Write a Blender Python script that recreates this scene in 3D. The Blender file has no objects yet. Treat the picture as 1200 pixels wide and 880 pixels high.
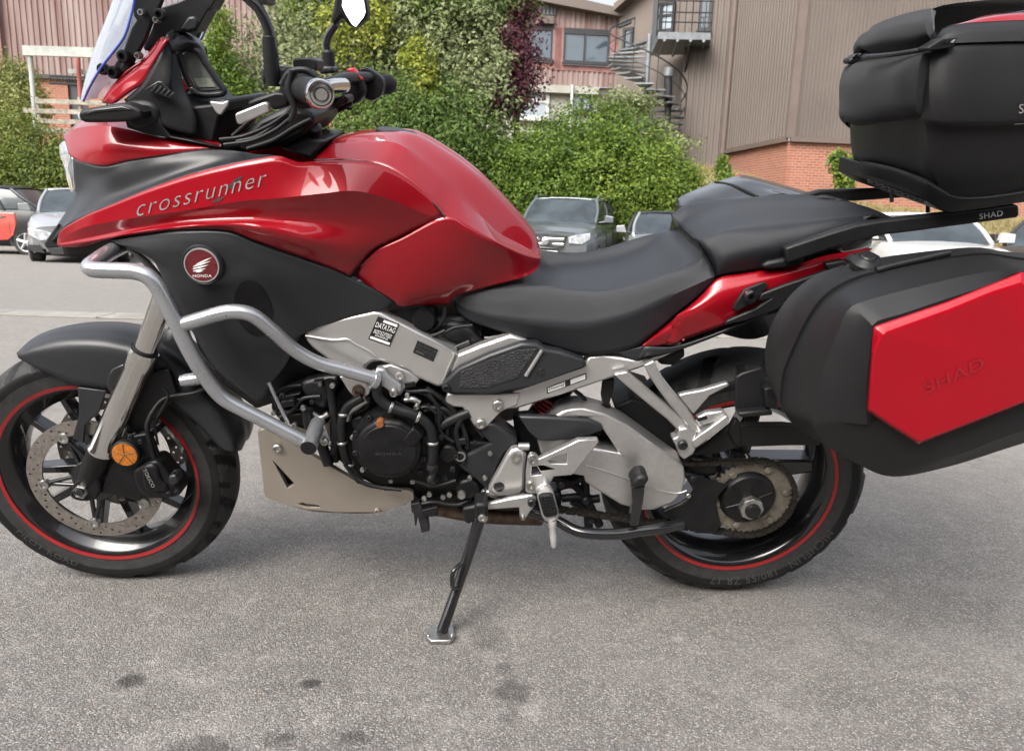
import bpy, bmesh, math, random
import numpy as np
from mathutils import Vector, Matrix
from mathutils.bvhtree import BVHTree
from mathutils.geometry import tessellate_polygon

random.seed(7); RNG = np.random.default_rng(7)
scene = bpy.context.scene
COL = scene.collection
rad = math.radians

# ------------------------------------------------------------------ camera
F_PX, HOR, ROLL, CAM_H = 890.0, 253.0, rad(1.8), 0.897        # focal length in 1200-px pixels, horizon row, roll, height
PITCH = math.atan((440 - HOR) / F_PX)
FW = Vector((0, math.cos(PITCH), -math.sin(PITCH))); UP = Vector((0, math.sin(PITCH), math.cos(PITCH))); RT = Vector((1, 0, 0))
RT, UP = RT * math.cos(ROLL) + UP * math.sin(ROLL), UP * math.cos(ROLL) - RT * math.sin(ROLL)
CAM = Vector((0, 0, CAM_H))
cam = bpy.data.cameras.new('camera'); cam_o = bpy.data.objects.new('camera', cam); COL.objects.link(cam_o)
cam.sensor_width = 36; cam.lens = F_PX / 1200 * 36; cam.clip_start = 0.05; cam.clip_end = 2000
cam_o.matrix_world = Matrix(((RT.x, UP.x, -FW.x, CAM.x), (RT.y, UP.y, -FW.y, CAM.y), (RT.z, UP.z, -FW.z, CAM.z), (0, 0, 0, 1)))
cam.dof.use_dof = True; cam.dof.focus_distance = 1.62; cam.dof.aperture_fstop = 9.0
scene.camera = cam_o

# ------------------------------------------------------------------ overcast sky, soft sun, exposure
SUN_EL, SUN_AZ = rad(42), rad(212)       # azimuth clockwise from +Y
world = bpy.data.worlds.new('World'); scene.world = world; world.use_nodes = True
wn = world.node_tree.nodes; wl = world.node_tree.links
bg = wn['Background']; sky = wn.new('ShaderNodeTexSky'); sky.sky_type = 'NISHITA'; sky.sun_disc = False
sky.sun_elevation = SUN_EL; sky.sun_rotation = SUN_AZ; sky.dust_density = 4.0; sky.air_density = 1.0; sky.ozone_density = 1.0
hs = wn.new('ShaderNodeHueSaturation'); hs.inputs['Saturation'].default_value = 0.32      # cloud cover takes the blue out
tc = wn.new('ShaderNodeTexCoord'); cn = wn.new('ShaderNodeTexNoise'); cn.inputs['Scale'].default_value = 2.2; cn.inputs['Detail'].default_value = 6
cmap = wn.new('ShaderNodeMapRange'); cmap.inputs['From Min'].default_value = .3; cmap.inputs['From Max'].default_value = .72
cmap.inputs['To Min'].default_value = .75; cmap.inputs['To Max'].default_value = 1.25
vm = wn.new('ShaderNodeVectorMath'); vm.operation = 'SCALE'
wl.new(tc.outputs['Generated'], cn.inputs['Vector']); wl.new(cn.outputs['Fac'], cmap.inputs['Value'])
wl.new(sky.outputs['Color'], hs.inputs['Color']); wl.new(hs.outputs['Color'], vm.inputs[0]); wl.new(cmap.outputs['Result'], vm.inputs['Scale'])
sz = wn.new('ShaderNodeSeparateXYZ'); wl.new(tc.outputs['Generated'], sz.inputs[0]); oc = wn.new('ShaderNodeMapRange')      # overcast sky: brighter overhead than at the horizon
oc.inputs['To Min'].default_value = .75; oc.inputs['To Max'].default_value = 1.9; wl.new(sz.outputs['Z'], oc.inputs['Value'])
vm2 = wn.new('ShaderNodeVectorMath'); vm2.operation = 'SCALE'; wl.new(vm.outputs['Vector'], vm2.inputs[0]); wl.new(oc.outputs['Result'], vm2.inputs['Scale'])
wl.new(vm2.outputs['Vector'], bg.inputs['Color']); bg.inputs['Strength'].default_value = 0.13
sl = bpy.data.lights.new('sun', 'SUN'); sl.energy = 1.5; sl.angle = rad(40); sl.color = (1, .95, .88)
sun = bpy.data.objects.new('sun', sl); COL.objects.link(sun)
sun.rotation_euler = Vector((-math.sin(SUN_AZ) * math.cos(SUN_EL), -math.cos(SUN_AZ) * math.cos(SUN_EL), -math.sin(SUN_EL))).to_track_quat('-Z', 'Y').to_euler()
scene.view_settings.view_transform = 'Standard'; scene.view_settings.look = 'None'
scene.view_settings.exposure = 1.15; scene.view_settings.gamma = 1
cy = scene.cycles; cy.use_denoising = True; cy.max_bounces = 6; cy.diffuse_bounces = 3; cy.glossy_bounces = 3; cy.transmission_bounces = 3; cy.transparent_max_bounces = 6
cy.use_adaptive_sampling = True; cy.adaptive_threshold = .02; cy.caustics_reflective = False; cy.caustics_refractive = False

# ------------------------------------------------------------------ where photo points lie in the place
def ray(u, v): return FW + RT * ((u - 600) / F_PX) - UP * ((v - 440) / F_PX)
LEAN, YAW = rad(11), rad(2.1)
BX = Vector((math.cos(YAW), math.sin(YAW), 0)); _n = Vector((-math.sin(YAW), math.cos(YAW), 0)); _z = Vector((0, 0, 1))
BY = _n * math.cos(LEAN) + _z * math.sin(LEAN); BZ = -_n * math.sin(LEAN) + _z * math.cos(LEAN)
BO = Vector((-.942, 1.755, 0))
BM = Matrix(((BX.x, BY.x, BZ.x, BO.x), (BX.y, BY.y, BZ.y, BO.y), (BX.z, BY.z, BZ.z, BO.z), (0, 0, 0, 1)))
BMI = BM.inverted(); BMI3 = BMI.to_3x3(); CL = BMI @ CAM
def P(u, v, lat):
    """a point of the leaning machine: on the plane `lat` metres from its centre plane (left is negative)"""
    d = BMI3 @ ray(u, v); t = (lat - CL.y) / d.y
    return CL + d * t
def slope(y): return -.021 * max(0, y - 2.6) if y < 40 else -.785
def PG(u, v):
    r = ray(u, v); return BMI @ (CAM + r * (CAM_H / -r.z))
def W(u, v, y):
    r = ray(u, v); return CAM + r * (y / r.y)
def cr(ox, oy, s):
    def f(lat, pts): return [P(ox + q[0] / s, oy + q[1] / s, q[2] if len(q) > 2 else lat) for q in pts]
    return f
S_ = cr(0, 0, 1); A_ = cr(60, 0, 4); A7 = cr(80, 0, 4.89); B_ = cr(240, 0, 4); D_ = cr(0, 180, 4); E_ = cr(280, 140, 3.142)
W_ = cr(0, 380, 2.8375); G_ = cr(280, 340, 3.143); H_ = cr(480, 380, 3.143); R_ = cr(680, 380, 2.75); Q_ = cr(520, 180, 3.158)
T_ = cr(780, 180, 2.857); X_ = cr(970, 0, 3.26); Y_ = cr(880, 280, 3.034); J_ = cr(690, 400, 5.217); K_ = cr(560, 480, 5.5)
M_ = cr(340, 460, 6.2875); N_ = cr(780, 500, 5.5); O_ = cr(470, 560, 4.19)

# ------------------------------------------------------------------ materials
def pm(name, col, rough=.5, metal=0., coat=0., var=.12, nscale=30, bump=0., bscale=400, rvar=.1, spec=.5, coords='Object', stretch=None, trans=0., sheen=0., col2=None, vor=False, alpha=1., crough=.04):
    m = bpy.data.materials.new(name); m.use_nodes = True; n = m.node_tree.nodes; l = m.node_tree.links; b = n['Principled BSDF']
    c = (*col, 1); tcn = n.new('ShaderNodeTexCoord')
    nz = n.new('ShaderNodeTexNoise'); nz.inputs['Scale'].default_value = nscale; nz.inputs['Detail'].default_value = 2.5; nz.inputs['Roughness'].default_value = .65
    if stretch:
        mpn = n.new('ShaderNodeMapping'); mpn.inputs['Scale'].default_value = stretch; l.new(tcn.outputs[coords], mpn.inputs['Vector']); l.new(mpn.outputs[0], nz.inputs['Vector'])
    else: l.new(tcn.outputs[coords], nz.inputs['Vector'])
    mr = n.new('ShaderNodeMapRange'); mr.inputs['From Min'].default_value = .3; mr.inputs['From Max'].default_value = .7; l.new(nz.outputs['Fac'], mr.inputs['Value'])
    mx = n.new('ShaderNodeMix'); mx.data_type = 'RGBA'
    c2 = col2 if col2 else tuple(x * (1 - 2 * var) for x in col)
    mx.inputs['A'].default_value = (*c2, 1); mx.inputs['B'].default_value = (c if col2 else (*[min(1, x * (1 + var)) for x in col], 1))
    l.new(mr.outputs['Result'], mx.inputs['Factor']); l.new(mx.outputs['Result'], b.inputs['Base Color'])
    rr = n.new('ShaderNodeMapRange'); rr.inputs['To Min'].default_value = max(.02, rough - rvar); rr.inputs['To Max'].default_value = min(1, rough + rvar)
    l.new(nz.outputs['Fac'], rr.inputs['Value']); l.new(rr.outputs['Result'], b.inputs['Roughness'])
    b.inputs['Metallic'].default_value = metal; b.inputs['Coat Weight'].default_value = coat; b.inputs['Coat Roughness'].default_value = crough
    b.inputs['Specular IOR Level'].default_value = spec; b.inputs['Transmission Weight'].default_value = trans; b.inputs['Sheen Weight'].default_value = sheen; b.inputs['Alpha'].default_value = alpha
    if bump:
        if vor: t = n.new('ShaderNodeTexVoronoi'); t.inputs['Scale'].default_value = bscale; o = t.outputs['Distance']
        else: t = n.new('ShaderNodeTexNoise'); t.inputs['Scale'].default_value = bscale; t.inputs['Detail'].default_value = 2; o = t.outputs['Fac']
        l.new(tcn.outputs[coords], t.inputs['Vector'])
        bp = n.new('ShaderNodeBump'); bp.inputs['Strength'].default_value = bump; bp.inputs['Distance'].default_value = .002
        l.new(o, bp.inputs['Height']); l.new(bp.outputs['Normal'], b.inputs['Normal'])
    return m
MR = pm('red_paint', (.25, .0018, .008), .34, .18, .8, .02, 9, rvar=.02, spec=.2, crough=.03)
MK = pm('matte_black_paint', (.019, .0197, .022), .38, 0, .0, .06, 7, bump=.03, bscale=900, rvar=.08, spec=.36)
MP = pm('black_plastic', (.009, .009, .0095), .46, 0, 0, .1, 25, bump=.12, bscale=1400, spec=.28)
MPL = pm('textured_black_plastic', (.013, .013, .014), .5, 0, 0, .15, 12, bump=.25, bscale=1800, vor=True, spec=.28)
MG = pm('gloss_black', (.010, .010, .011), .16, 0, .4, .1, 20)
MENG = pm('engine_black', (.008, .008, .0085), .42, .15, 0, .2, 40, bump=.15, bscale=600, spec=.28)
MDK = pm('dark_metal', (.035, .035, .037), .42, .6, 0, .2, 60, bump=.1, bscale=500)
MAL = pm('painted_aluminium', (.50, .49, .475), .30, .75, .15, .02, 20, bump=.05, bscale=1200, rvar=.04)
MAC = pm('cast_aluminium', (.49, .48, .47), .32, .82, 0, .05, 60, bump=.12, bscale=1500, rvar=.04)
MSB = pm('silver_tube_paint', (.41, .42, .435), .28, .75, .3, .03, 25, rvar=.04)
MCH = pm('chrome', (.68, .66, .63), .14, 1, 0, .03, 30, rvar=.03)
MFK = pm('fork_alloy', (.68, .665, .64), .14, 1., 0, .02, 30, rvar=.03)
MBP = pm('champagne_alloy', (.33, .29, .245), .36, .6, .1, .03, 12)
MST = pm('steel', (.45, .44, .42), .35, .95, 0, .15, 80)
MDI = pm('disc_steel', (.34, .31, .28), .36, .85, 0, .12, 90)
MSPK = pm('sprocket_dirty', (.20, .18, .145), .5, .5, 0, .2, 60, bump=.2)
MCHN = pm('chain_grease', (.035, .03, .025), .5, .6, 0, .4, 120, bump=.3)
MRB = pm('tyre_rubber', (.0085, .0085, .009), .6, 0, 0, .15, 30, bump=.15, bscale=500, rvar=.12, spec=.25)
MRT = pm('tyre_tread_dust', (.022, .0215, .021), .7, 0, 0, .25, 60)
MHO = pm('rubber_hose', (.010, .010, .0105), .45, 0, 0, .1, 50, spec=.28)
MRL = pm('black_wheel_rim', (.012, .012, .013), .20, .2, .6, .1, 20)
MRS = pm('rim_stripe_red', (.24, .010, .012), .4, 0, .2, .05, 40)
MSE = pm('seat_vinyl', (.015, .0165, .0195), .40, 0, 0, .04, 10, bump=.35, bscale=1500, vor=True, rvar=.05, spec=.38)
MFB = pm('woven_pad', (.015, .015, .0165), .85, 0, 0, .35, 420, bump=.6, bscale=900, sheen=.06, spec=.3)
MPC = pm('pannier_plastic', (.011, .011, .0115), .44, 0, 0, .06, 9, bump=.3, bscale=1300, rvar=.06, spec=.28)
MAM = pm('amber_reflector', (.42, .13, .008), .25, 0, .6, .15, 60, bump=.6, bscale=500, vor=True)
MWH = pm('print_white', (.75, .75, .73), .5, 0, 0, .04)
MSV = pm('print_silver', (.34, .335, .33), .4, .4, 0, .04)
MDG = pm('print_grey', (.04, .04, .042), .6, 0, 0, .04)
MLG = pm('emboss_red', (.262, .002, .009), .3, .1, .7, .02)
MOR = pm('orange_cap', (.20, .07, .02), .5, 0, 0, .2)
MGL = pm('headlight_lens', (.62, .66, .70), .08, .3, 1., .3, 18)
MMI = pm('mirror_glass', (.9, .92, .93), .03, 1, 0, .01)
MLC = pm('instrument_glass', (.10, .12, .12), .06, 0, 1., .35, 14, col2=(.35, .38, .34))
MSR = pm('spring_red', (.35, .02, .03), .4, 0, .4)
MEX = pm('exhaust_brown', (.16, .11, .08), .4, .8, 0, .3, 40)
def glass_mat(name, tint, refl, dens):
    m = bpy.data.materials.new(name); m.use_nodes = True; n = m.node_tree.nodes; l = m.node_tree.links
    for x in list(n): n.remove(x)
    o = n.new('ShaderNodeOutputMaterial'); t = n.new('ShaderNodeBsdfTransparent'); t.inputs['Color'].default_value = (*tint, 1)
    g = n.new('ShaderNodeBsdfGlossy'); g.inputs['Roughness'].default_value = .03
    fr = n.new('ShaderNodeFresnel'); fr.inputs['IOR'].default_value = refl
    mx = n.new('ShaderNodeMixShader'); l.new(fr.outputs['Fac'], mx.inputs['Fac']); l.new(t.outputs[0], mx.inputs[1]); l.new(g.outputs[0], mx.inputs[2])
    d = n.new('ShaderNodeBsdfTranslucent'); d.inputs['Color'].default_value = (.75, .82, .92, 1); d2 = n.new('ShaderNodeBsdfDiffuse'); d2.inputs['Color'].default_value = (.8, .86, .95, 1)
    ad = n.new('ShaderNodeAddShader'); l.new(d.outputs[0], ad.inputs[0]); l.new(d2.outputs[0], ad.inputs[1])
    m2 = n.new('ShaderNodeMixShader'); m2.inputs['Fac'].default_value = dens; l.new(mx.outputs[0], m2.inputs[1]); l.new(ad.outputs[0], m2.inputs[2])
    l.new(m2.outputs[0], o.inputs['Surface']); return m
MWS = glass_mat('windscreen_acrylic', (.88, .93, .98), 1.5, .12)
MWE = pm('windscreen_edge', (.06, .10, .45), .2, 0, .5, .1)

# ------------------------------------------------------------------ mesh helpers
def mk(name, verts, faces, mat, parent=None, smooth=True, ang=35, bevel=0., solid=0., sub=0, bseg=2, soff=-1.):
    me = bpy.data.meshes.new(name); me.from_pydata([tuple(v) for v in verts], [], faces); me.validate(); me.update()
    bm = bmesh.new(); bm.from_mesh(me); bmesh.ops.remove_doubles(bm, verts=bm.verts, dist=1e-6); bmesh.ops.recalc_face_normals(bm, faces=bm.faces); bm.to_mesh(me); bm.free()
    me.materials.append(mat)
    if smooth:
        me.polygons.foreach_set('use_smooth', [True] * len(me.polygons)); me.set_sharp_from_angle(angle=rad(ang))
    o = bpy.data.objects.new(name, me); COL.objects.link(o)
    if parent: o.parent = parent
    if solid: md = o.modifiers.new('s', 'SOLIDIFY'); md.thickness = solid; md.offset = soff
    if bevel: md = o.modifiers.new('b', 'BEVEL'); md.width = bevel; md.segments = bseg; md.limit_method = 'ANGLE'; md.angle_limit = rad(40); md.harden_normals = False
    if sub: md = o.modifiers.new('u', 'SUBSURF'); md.levels = sub; md.render_levels = sub
    return o
def crs(p, n, closed=False):
    """Catmull-Rom through p, n samples evenly by arc length"""
    p = [Vector(q) for q in p]
    if len(p) == 2: return [p[0].lerp(p[1], i / (n - 1)) for i in range(n)]
    k = len(p); out = []; segs = k if closed else k - 1
    for i in range(segs):
        a, b = p[i], p[(i + 1) % k]
        z = p[(i - 1) % k] if closed or i > 0 else a * 2 - b
        c = p[(i + 2) % k] if closed or i + 2 < k else b * 2 - a
        m1 = (b - z) * .5; m2 = (c - a) * .5; L = (b - a).length
        m1 = m1 * min(1, 1.3 * L / max(m1.length, 1e-9)); m2 = m2 * min(1, 1.3 * L / max(m2.length, 1e-9))
        for j in range(10):
            t = j / 10; t2 = t * t; t3 = t2 * t
            out.append(a * (2 * t3 - 3 * t2 + 1) + m1 * (t3 - 2 * t2 + t) + b * (-2 * t3 + 3 * t2) + m2 * (t3 - t2))
    out.append(p[0].copy() if closed else p[-1].copy())
    d = [0]
    for i in range(1, len(out)): d.append(d[-1] + (out[i] - out[i - 1]).length)
    T = d[-1]; res = []; j = 0; m = n + 1 if closed else n
    for i in range(m):
        s = T * i / (m - 1)
        while j < len(d) - 2 and d[j + 1] < s: j += 1
        q = (s - d[j]) / max(d[j + 1] - d[j], 1e-9); res.append(out[j].lerp(out[j + 1], min(1, q)))
    return res[:-1] if closed else res
def mir(p): return Vector((p[0], -p[1], p[2]))
def grid(rows, closed_u=False, closed_v=False):
    V = [q for r in rows for q in r]; n = len(rows[0]); m = len(rows); Fc = []
    for i in range(m if closed_v else m - 1):
        for j in range(n if closed_u else n - 1):
            a = i * n + j; b = i * n + (j + 1) % n; c = ((i + 1) % m) * n + (j + 1) % n; d = ((i + 1) % m) * n + j
            Fc.append((a, b, c, d))
    return V, Fc
def loftrows(lines, n=32, m=5, sharp=(), mirror=False):
    L = [crs(l, n) for l in lines]
    if mirror:
        R = [[mir(q) for q in l] for l in reversed(L)]
        if abs(L[-1][n // 2][1]) < 1e-3: R = R[1:]
        k = len(L); L = L + R; sharp = list(sharp) + [len(L) - 1 - s for s in sharp]
    rows = []; cuts = sorted(set([0] + [s for s in sharp] + [len(L) - 1]))
    for a, b in zip(cuts[:-1], cuts[1:]):
        seg = L[a:b + 1]; cnt = (b - a) * m + 1
        colsamp = []
        for j in range(n):
            pts = [s[j] for s in seg]; colsamp.append(spl(pts, m))
        for i in range(cnt):
            if rows and i == 0: continue
            rows.append([colsamp[j][i] for j in range(n)])
    return rows
def spl(p, m):
    k = len(p); out = []
    for i in range(k - 1):
        a, b = p[i], p[i + 1]; z = p[i - 1] if i else a * 2 - b; c = p[i + 2] if i + 2 < k else b * 2 - a
        m1 = (b - z) * .5; m2 = (c - a) * .5; L = (b - a).length
        m1 = m1 * min(1, 1.2 * L / max(m1.length, 1e-9)); m2 = m2 * min(1, 1.2 * L / max(m2.length, 1e-9))
        for j in range(m):
            t = j / m; t2 = t * t; t3 = t2 * t
            out.append(a * (2 * t3 - 3 * t2 + 1) + m1 * (t3 - 2 * t2 + t) + b * (-2 * t3 + 3 * t2) + m2 * (t3 - t2))
    out.append(p[-1]); return out
def loft(name, lines, mat, parent, n=32, m=5, sharp=(), mirror=False, solid=.004, ang=32, both=False, bevel=0., far=0.):
    rows = loftrows(lines, n, m, sharp, mirror); V, Fc = grid(rows)
    o = mk(name, V, Fc, mat, parent, ang=ang); fix_out(o, solid, bevel)
    if both:
        o2 = mk(name, [mir(v) for v in V], Fc, mat, parent, ang=ang); fix_out(o2, solid, bevel)
    if far:      # the far half, drawn in behind the hood
        o2 = mk(name, [Vector((v[0], -v[1] * far, v[2] - .025)) for v in V], Fc, mat, parent, ang=ang); fix_out(o2, solid, bevel)
    return o
def fix_out(o, solid, bevel):
    me = o.data; c = Vector((.7, 0, .65))
    s = sum((Vector(p.center) - c).normalized().dot(p.normal) * p.area for p in me.polygons)
    if s < 0: me.flip_normals()
    if solid:
        md = o.modifiers.new('s', 'SOLIDIFY'); md.thickness = solid; md.offset = -1; md.use_even_offset = False
    if bevel: md = o.modifiers.new('b', 'BEVEL'); md.width = bevel; md.segments = 2; md.limit_method = 'ANGLE'; md.angle_limit = rad(50)
def plate(name, pts, mat, parent, t=.01, bevel=.002, holes=(), sm=0, bseg=2, both=False, ang=35, dirv=(0, 1, 0)):
    """an outlined solid plate: pts in 3-D, thickness t along dirv"""
    loops = [crs(pts, sm, True) if sm else [Vector(p) for p in pts]] + [[Vector(p) for p in h] for h in holes]
    d = Vector(dirv) * t
    def area(l): return sum(a.x * b.z - b.x * a.z for a, b in zip(l, l[1:] + l[:1]))
    loops = [l if (area(l) > 0) == (i == 0) else l[::-1] for i, l in enumerate(loops)]
    tris = tessellate_polygon([[Vector((p.x, p.z, 0)) for p in l] for l in loops])
    flat = [p for l in loops for p in l]; n = len(flat); V = flat + [p + d for p in flat]
    Fc = []
    if not holes: Fc = [tuple(range(n)), tuple(range(2 * n - 1, n - 1, -1))]
    else: Fc = [tuple(x) for x in tris] + [tuple(n + i for i in reversed(x)) for x in tris]
    k = 0
    for l in loops:
        m = len(l)
        for i in range(m): a, b = k + i, k + (i + 1) % m; Fc.append((b, a, a + n, b + n))
        k += m
    o = mk(name, V, Fc, mat, parent, bevel=bevel, bseg=bseg, ang=ang)
    if both: mk(name, [mir(v) for v in V], Fc, mat, parent, bevel=bevel, bseg=bseg, ang=ang)
    return o
def tube(name, pts, r, mat, parent, n=14, seg=None, both=False, cap=True, sm=True):
    seg = seg or max(2, 8 * (len(pts) - 1)); pts = [Vector(p) for p in pts]
    c = crs(pts, seg + 1) if sm else pts; k = len(c)
    rr = [r] * k if not isinstance(r, (list, tuple)) else [np.interp(i / (k - 1) * (len(r) - 1), range(len(r)), r) for i in range(k)]
    T = [(c[min(i + 1, k - 1)] - c[max(i - 1, 0)]).normalized() for i in range(k)]
    u = T[0].orthogonal().normalized(); V = []; Fc = []
    for i in range(k):
        u = (u - T[i] * u.dot(T[i])).normalized(); w = T[i].cross(u)
        for j in range(n): a = 2 * math.pi * j / n; V.append(c[i] + (u * math.cos(a) + w * math.sin(a)) * rr[i])
    for i in range(k - 1):
        for j in range(n): a, b = i * n + j, i * n + (j + 1) % n; Fc.append((a, b, b + n, a + n))
    if cap: Fc += [tuple(range(n - 1, -1, -1)), tuple(range((k - 1) * n, k * n))]
    o = mk(name, V, Fc, mat, parent, ang=50)
    if both: mk(name, [mir(v) for v in V], Fc, mat, parent, ang=50)
    return o
def lathe(name, c, prof, mat, parent, seg=48, axis=(0, 1, 0), ang=35, closed=False):
    """revolve prof [(radius, along axis)] about axis through c"""
    ax = Vector(axis).normalized(); u = ax.orthogonal().normalized(); w = ax.cross(u); c = Vector(c)
    rows = [[c + ax * a + (u * math.cos(t) + w * math.sin(t)) * max(r, 1e-5) for t in [2 * math.pi * j / seg for j in range(seg)]] for r, a in prof]
    V, Fc = grid(rows, True, closed); return mk(name, V, Fc, mat, parent, ang=ang)
def bolt(p, r, parent, mat=None, name='bolt', h=.006, axis=(0, -1, 0)):
    return lathe(name, p, [(0, -.002), (r, -.002), (r, h * .7), (r * .82, h), (r * .5, h), (r * .45, h * .45), (0, h * .45)], mat or MST, parent, 14, axis, 30)
def box(name, lo, hi, mat, parent=None, bevel=.0):
    x0, y0, z0 = lo; x1, y1, z1 = hi
    V = [(x, y, z) for x in (x0, x1) for y in (y0, y1) for z in (z0, z1)]
    return mk(name, V, [(0, 1, 3, 2), (4, 6, 7, 5), (0, 4, 5, 1), (2, 3, 7, 6), (0, 2, 6, 4), (1, 5, 7, 3)], mat, parent, smooth=bool(bevel), bevel=bevel)
def textmesh(s, shear=0., space=1., thin=0.):
    cu = bpy.data.curves.new('t', 'FONT'); cu.body = s; cu.shear = shear; cu.space_character = space; cu.size = 1; cu.resolution_u = 3; cu.offset = thin
    o = bpy.data.objects.new('t', cu); COL.objects.link(o); dg = bpy.context.evaluated_depsgraph_get(); dg.update()
    me = o.evaluated_get(dg).to_mesh(); V = [tuple(v.co) for v in me.vertices]; Fc = [tuple(p.vertices) for p in me.polygons]
    o.evaluated_get(dg).to_mesh_clear(); bpy.data.objects.remove(o); bpy.data.curves.remove(cu)
    bm = bmesh.new(); vs = [bm.verts.new(v) for v in V]
    for f in Fc:
        try: bm.faces.new([vs[i] for i in f])
        except ValueError: pass
    bmesh.ops.triangulate(bm, faces=bm.faces); bmesh.ops.subdivide_edges(bm, edges=[e for e in bm.edges if e.calc_length() > .25], cuts=2, use_grid_fill=False)
    bmesh.ops.triangulate(bm, faces=bm.faces)
    bm.verts.index_update(); V = [v.co.copy() for v in bm.verts]; Fc = [tuple(v.index for v in f.verts) for f in bm.faces]; bm.free()
    x0, x1 = min(v.x for v in V), max(v.x for v in V); y0, y1 = min(v.y for v in V), max(v.y for v in V)
    return [((v.x - x0) / (x1 - x0), (v.y - y0) / (y1 - y0)) for v in V], Fc
def decal(name, V2, Fc, p0, px, py, target, mat, parent, off=.0012, lat=None):
    """lay flat print V2 (unit square) on the part `target`; p0 lower-left, px along, py up in photo points"""
    dg = None; bvh = BVHTree.FromPolygons([v.co for v in target.data.vertices], [tuple(p.vertices) for p in target.data.polygons]) if target else None
    out = []; last = None
    for a, b in V2:
        u = p0[0] + (px[0] - p0[0]) * a + (py[0] - p0[0]) * b; v = p0[1] + (px[1] - p0[1]) * a + (py[1] - p0[1]) * b
        d = (BMI3 @ ray(u, v)).normalized(); hit = bvh.ray_cast(CL, d)[0] if bvh else None
        if hit is None: hit = P(u, v, lat) if lat is not None else (CL + d * last if last else P(u, v, -.2))
        last = (hit - CL).length
        out.append(hit - d * off)
    return mk(name, out, Fc, mat, parent, smooth=False)
def quadgrid(n=6):
    return [(i / n, j / n) for j in range(n + 1) for i in range(n + 1)], [(j * (n + 1) + i, j * (n + 1) + i + 1, (j + 1) * (n + 1) + i + 1, (j + 1) * (n + 1) + i) for j in range(n) for i in range(n)]
def tag(o, label, cat, group=None):
    o['label'] = label; o['category'] = cat
    if group: o['group'] = group
    return o
def struct(o, kind='structure'): o['kind'] = kind; return o
def empty(name, loc=(0, 0, 0), rz=0):
    o = bpy.data.objects.new(name, None); COL.objects.link(o); o.location = loc; o.rotation_euler = (0, 0, rz); o.empty_display_size = .1; return o

# ================================================================== the motorcycle
bike = empty('motorcycle'); bike.matrix_world = BM
tag(bike, 'red and black adventure touring motorcycle leaning on its side stand', 'motorcycle')
FWC = Vector((0, 0, .30)); RWC = Vector((1.475, 0, .315))

def FS(fn, a, pts): return [mir(p) for p in fn(a, pts)]      # a far-side edge, brought to the near side
def tyre(c, R, w, seg, gro, parent):
    hw = w / 2; prof = []
    for i in range(41):
        a = -1 + 2 * i / 40; s = abs(a)
        y = hw * math.sin(a * math.pi / 2 * 1.0) if s < .78 else hw * (math.sin(.78 * math.pi / 2)) * (1 if a > 0 else -1) * (1 - (s - .78) * .55)
        r = R - hw * .62 * (1 - math.cos(min(s, .78) / .78 * 1.25)) / (1 - math.cos(1.25)) * .78
        if s > .78: r -= (s - .78) / .22 * (R - hw * .62 * .78 - .222)
        prof.append((r, y, s))
    V = []; gflag = []
    for (r, y, s) in prof:
        for j in range(seg):
            t = 2 * math.pi * j / seg; rr = r
            if s < .75:
                k = (t / (2 * math.pi) * gro + (.5 if y > 0 else 0)) % 1
                x = s * .55 + .1
                if abs(k - x) < .10 and .12 < s < .68: rr -= .006
                if abs(((k + .45) % 1) - x * .6) < .07 and .42 < s < .76: rr -= .005
            gflag.append(rr < r); V.append(c + Vector((rr * math.cos(t), y, rr * math.sin(t))))
    n = len(prof); Fc = [(i * seg + j, i * seg + (j + 1) % seg, (i + 1) * seg + (j + 1) % seg, (i + 1) * seg + j) for i in range(n - 1) for j in range(seg)]
    o = mk('tyre', V, Fc, MRB, parent, ang=60); o.data.materials.append(MRT)
    for p in o.data.polygons:
        d = p.center - c; r = math.hypot(d.x, d.z); e = abs(d.y) / hw
        if e < .9 and not gflag[p.vertices[0]]: p.material_index = 1
    return o
def ring(name, c, r0, r1, y, mat, parent, seg=96, t=.002):
    return lathe(name, c, [(r0, y), (r1, y - t), (r1, y + t), (r0, y + t)], mat, parent, seg)
def sidetext(s, c, r0, r1, y, a0, a1, parent):
    V2, Fc = textmesh(s, 0, 1.1); out = []
    for a, b in V2:
        t = a0 + (a1 - a0) * a; r = r0 + (r1 - r0) * b; out.append(c + Vector((r * math.cos(t), y[0] + (y[1] - y[0]) * b, r * math.sin(t))))
    return mk('tyre_lettering', out, Fc, MDG, parent, smooth=False)

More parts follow.
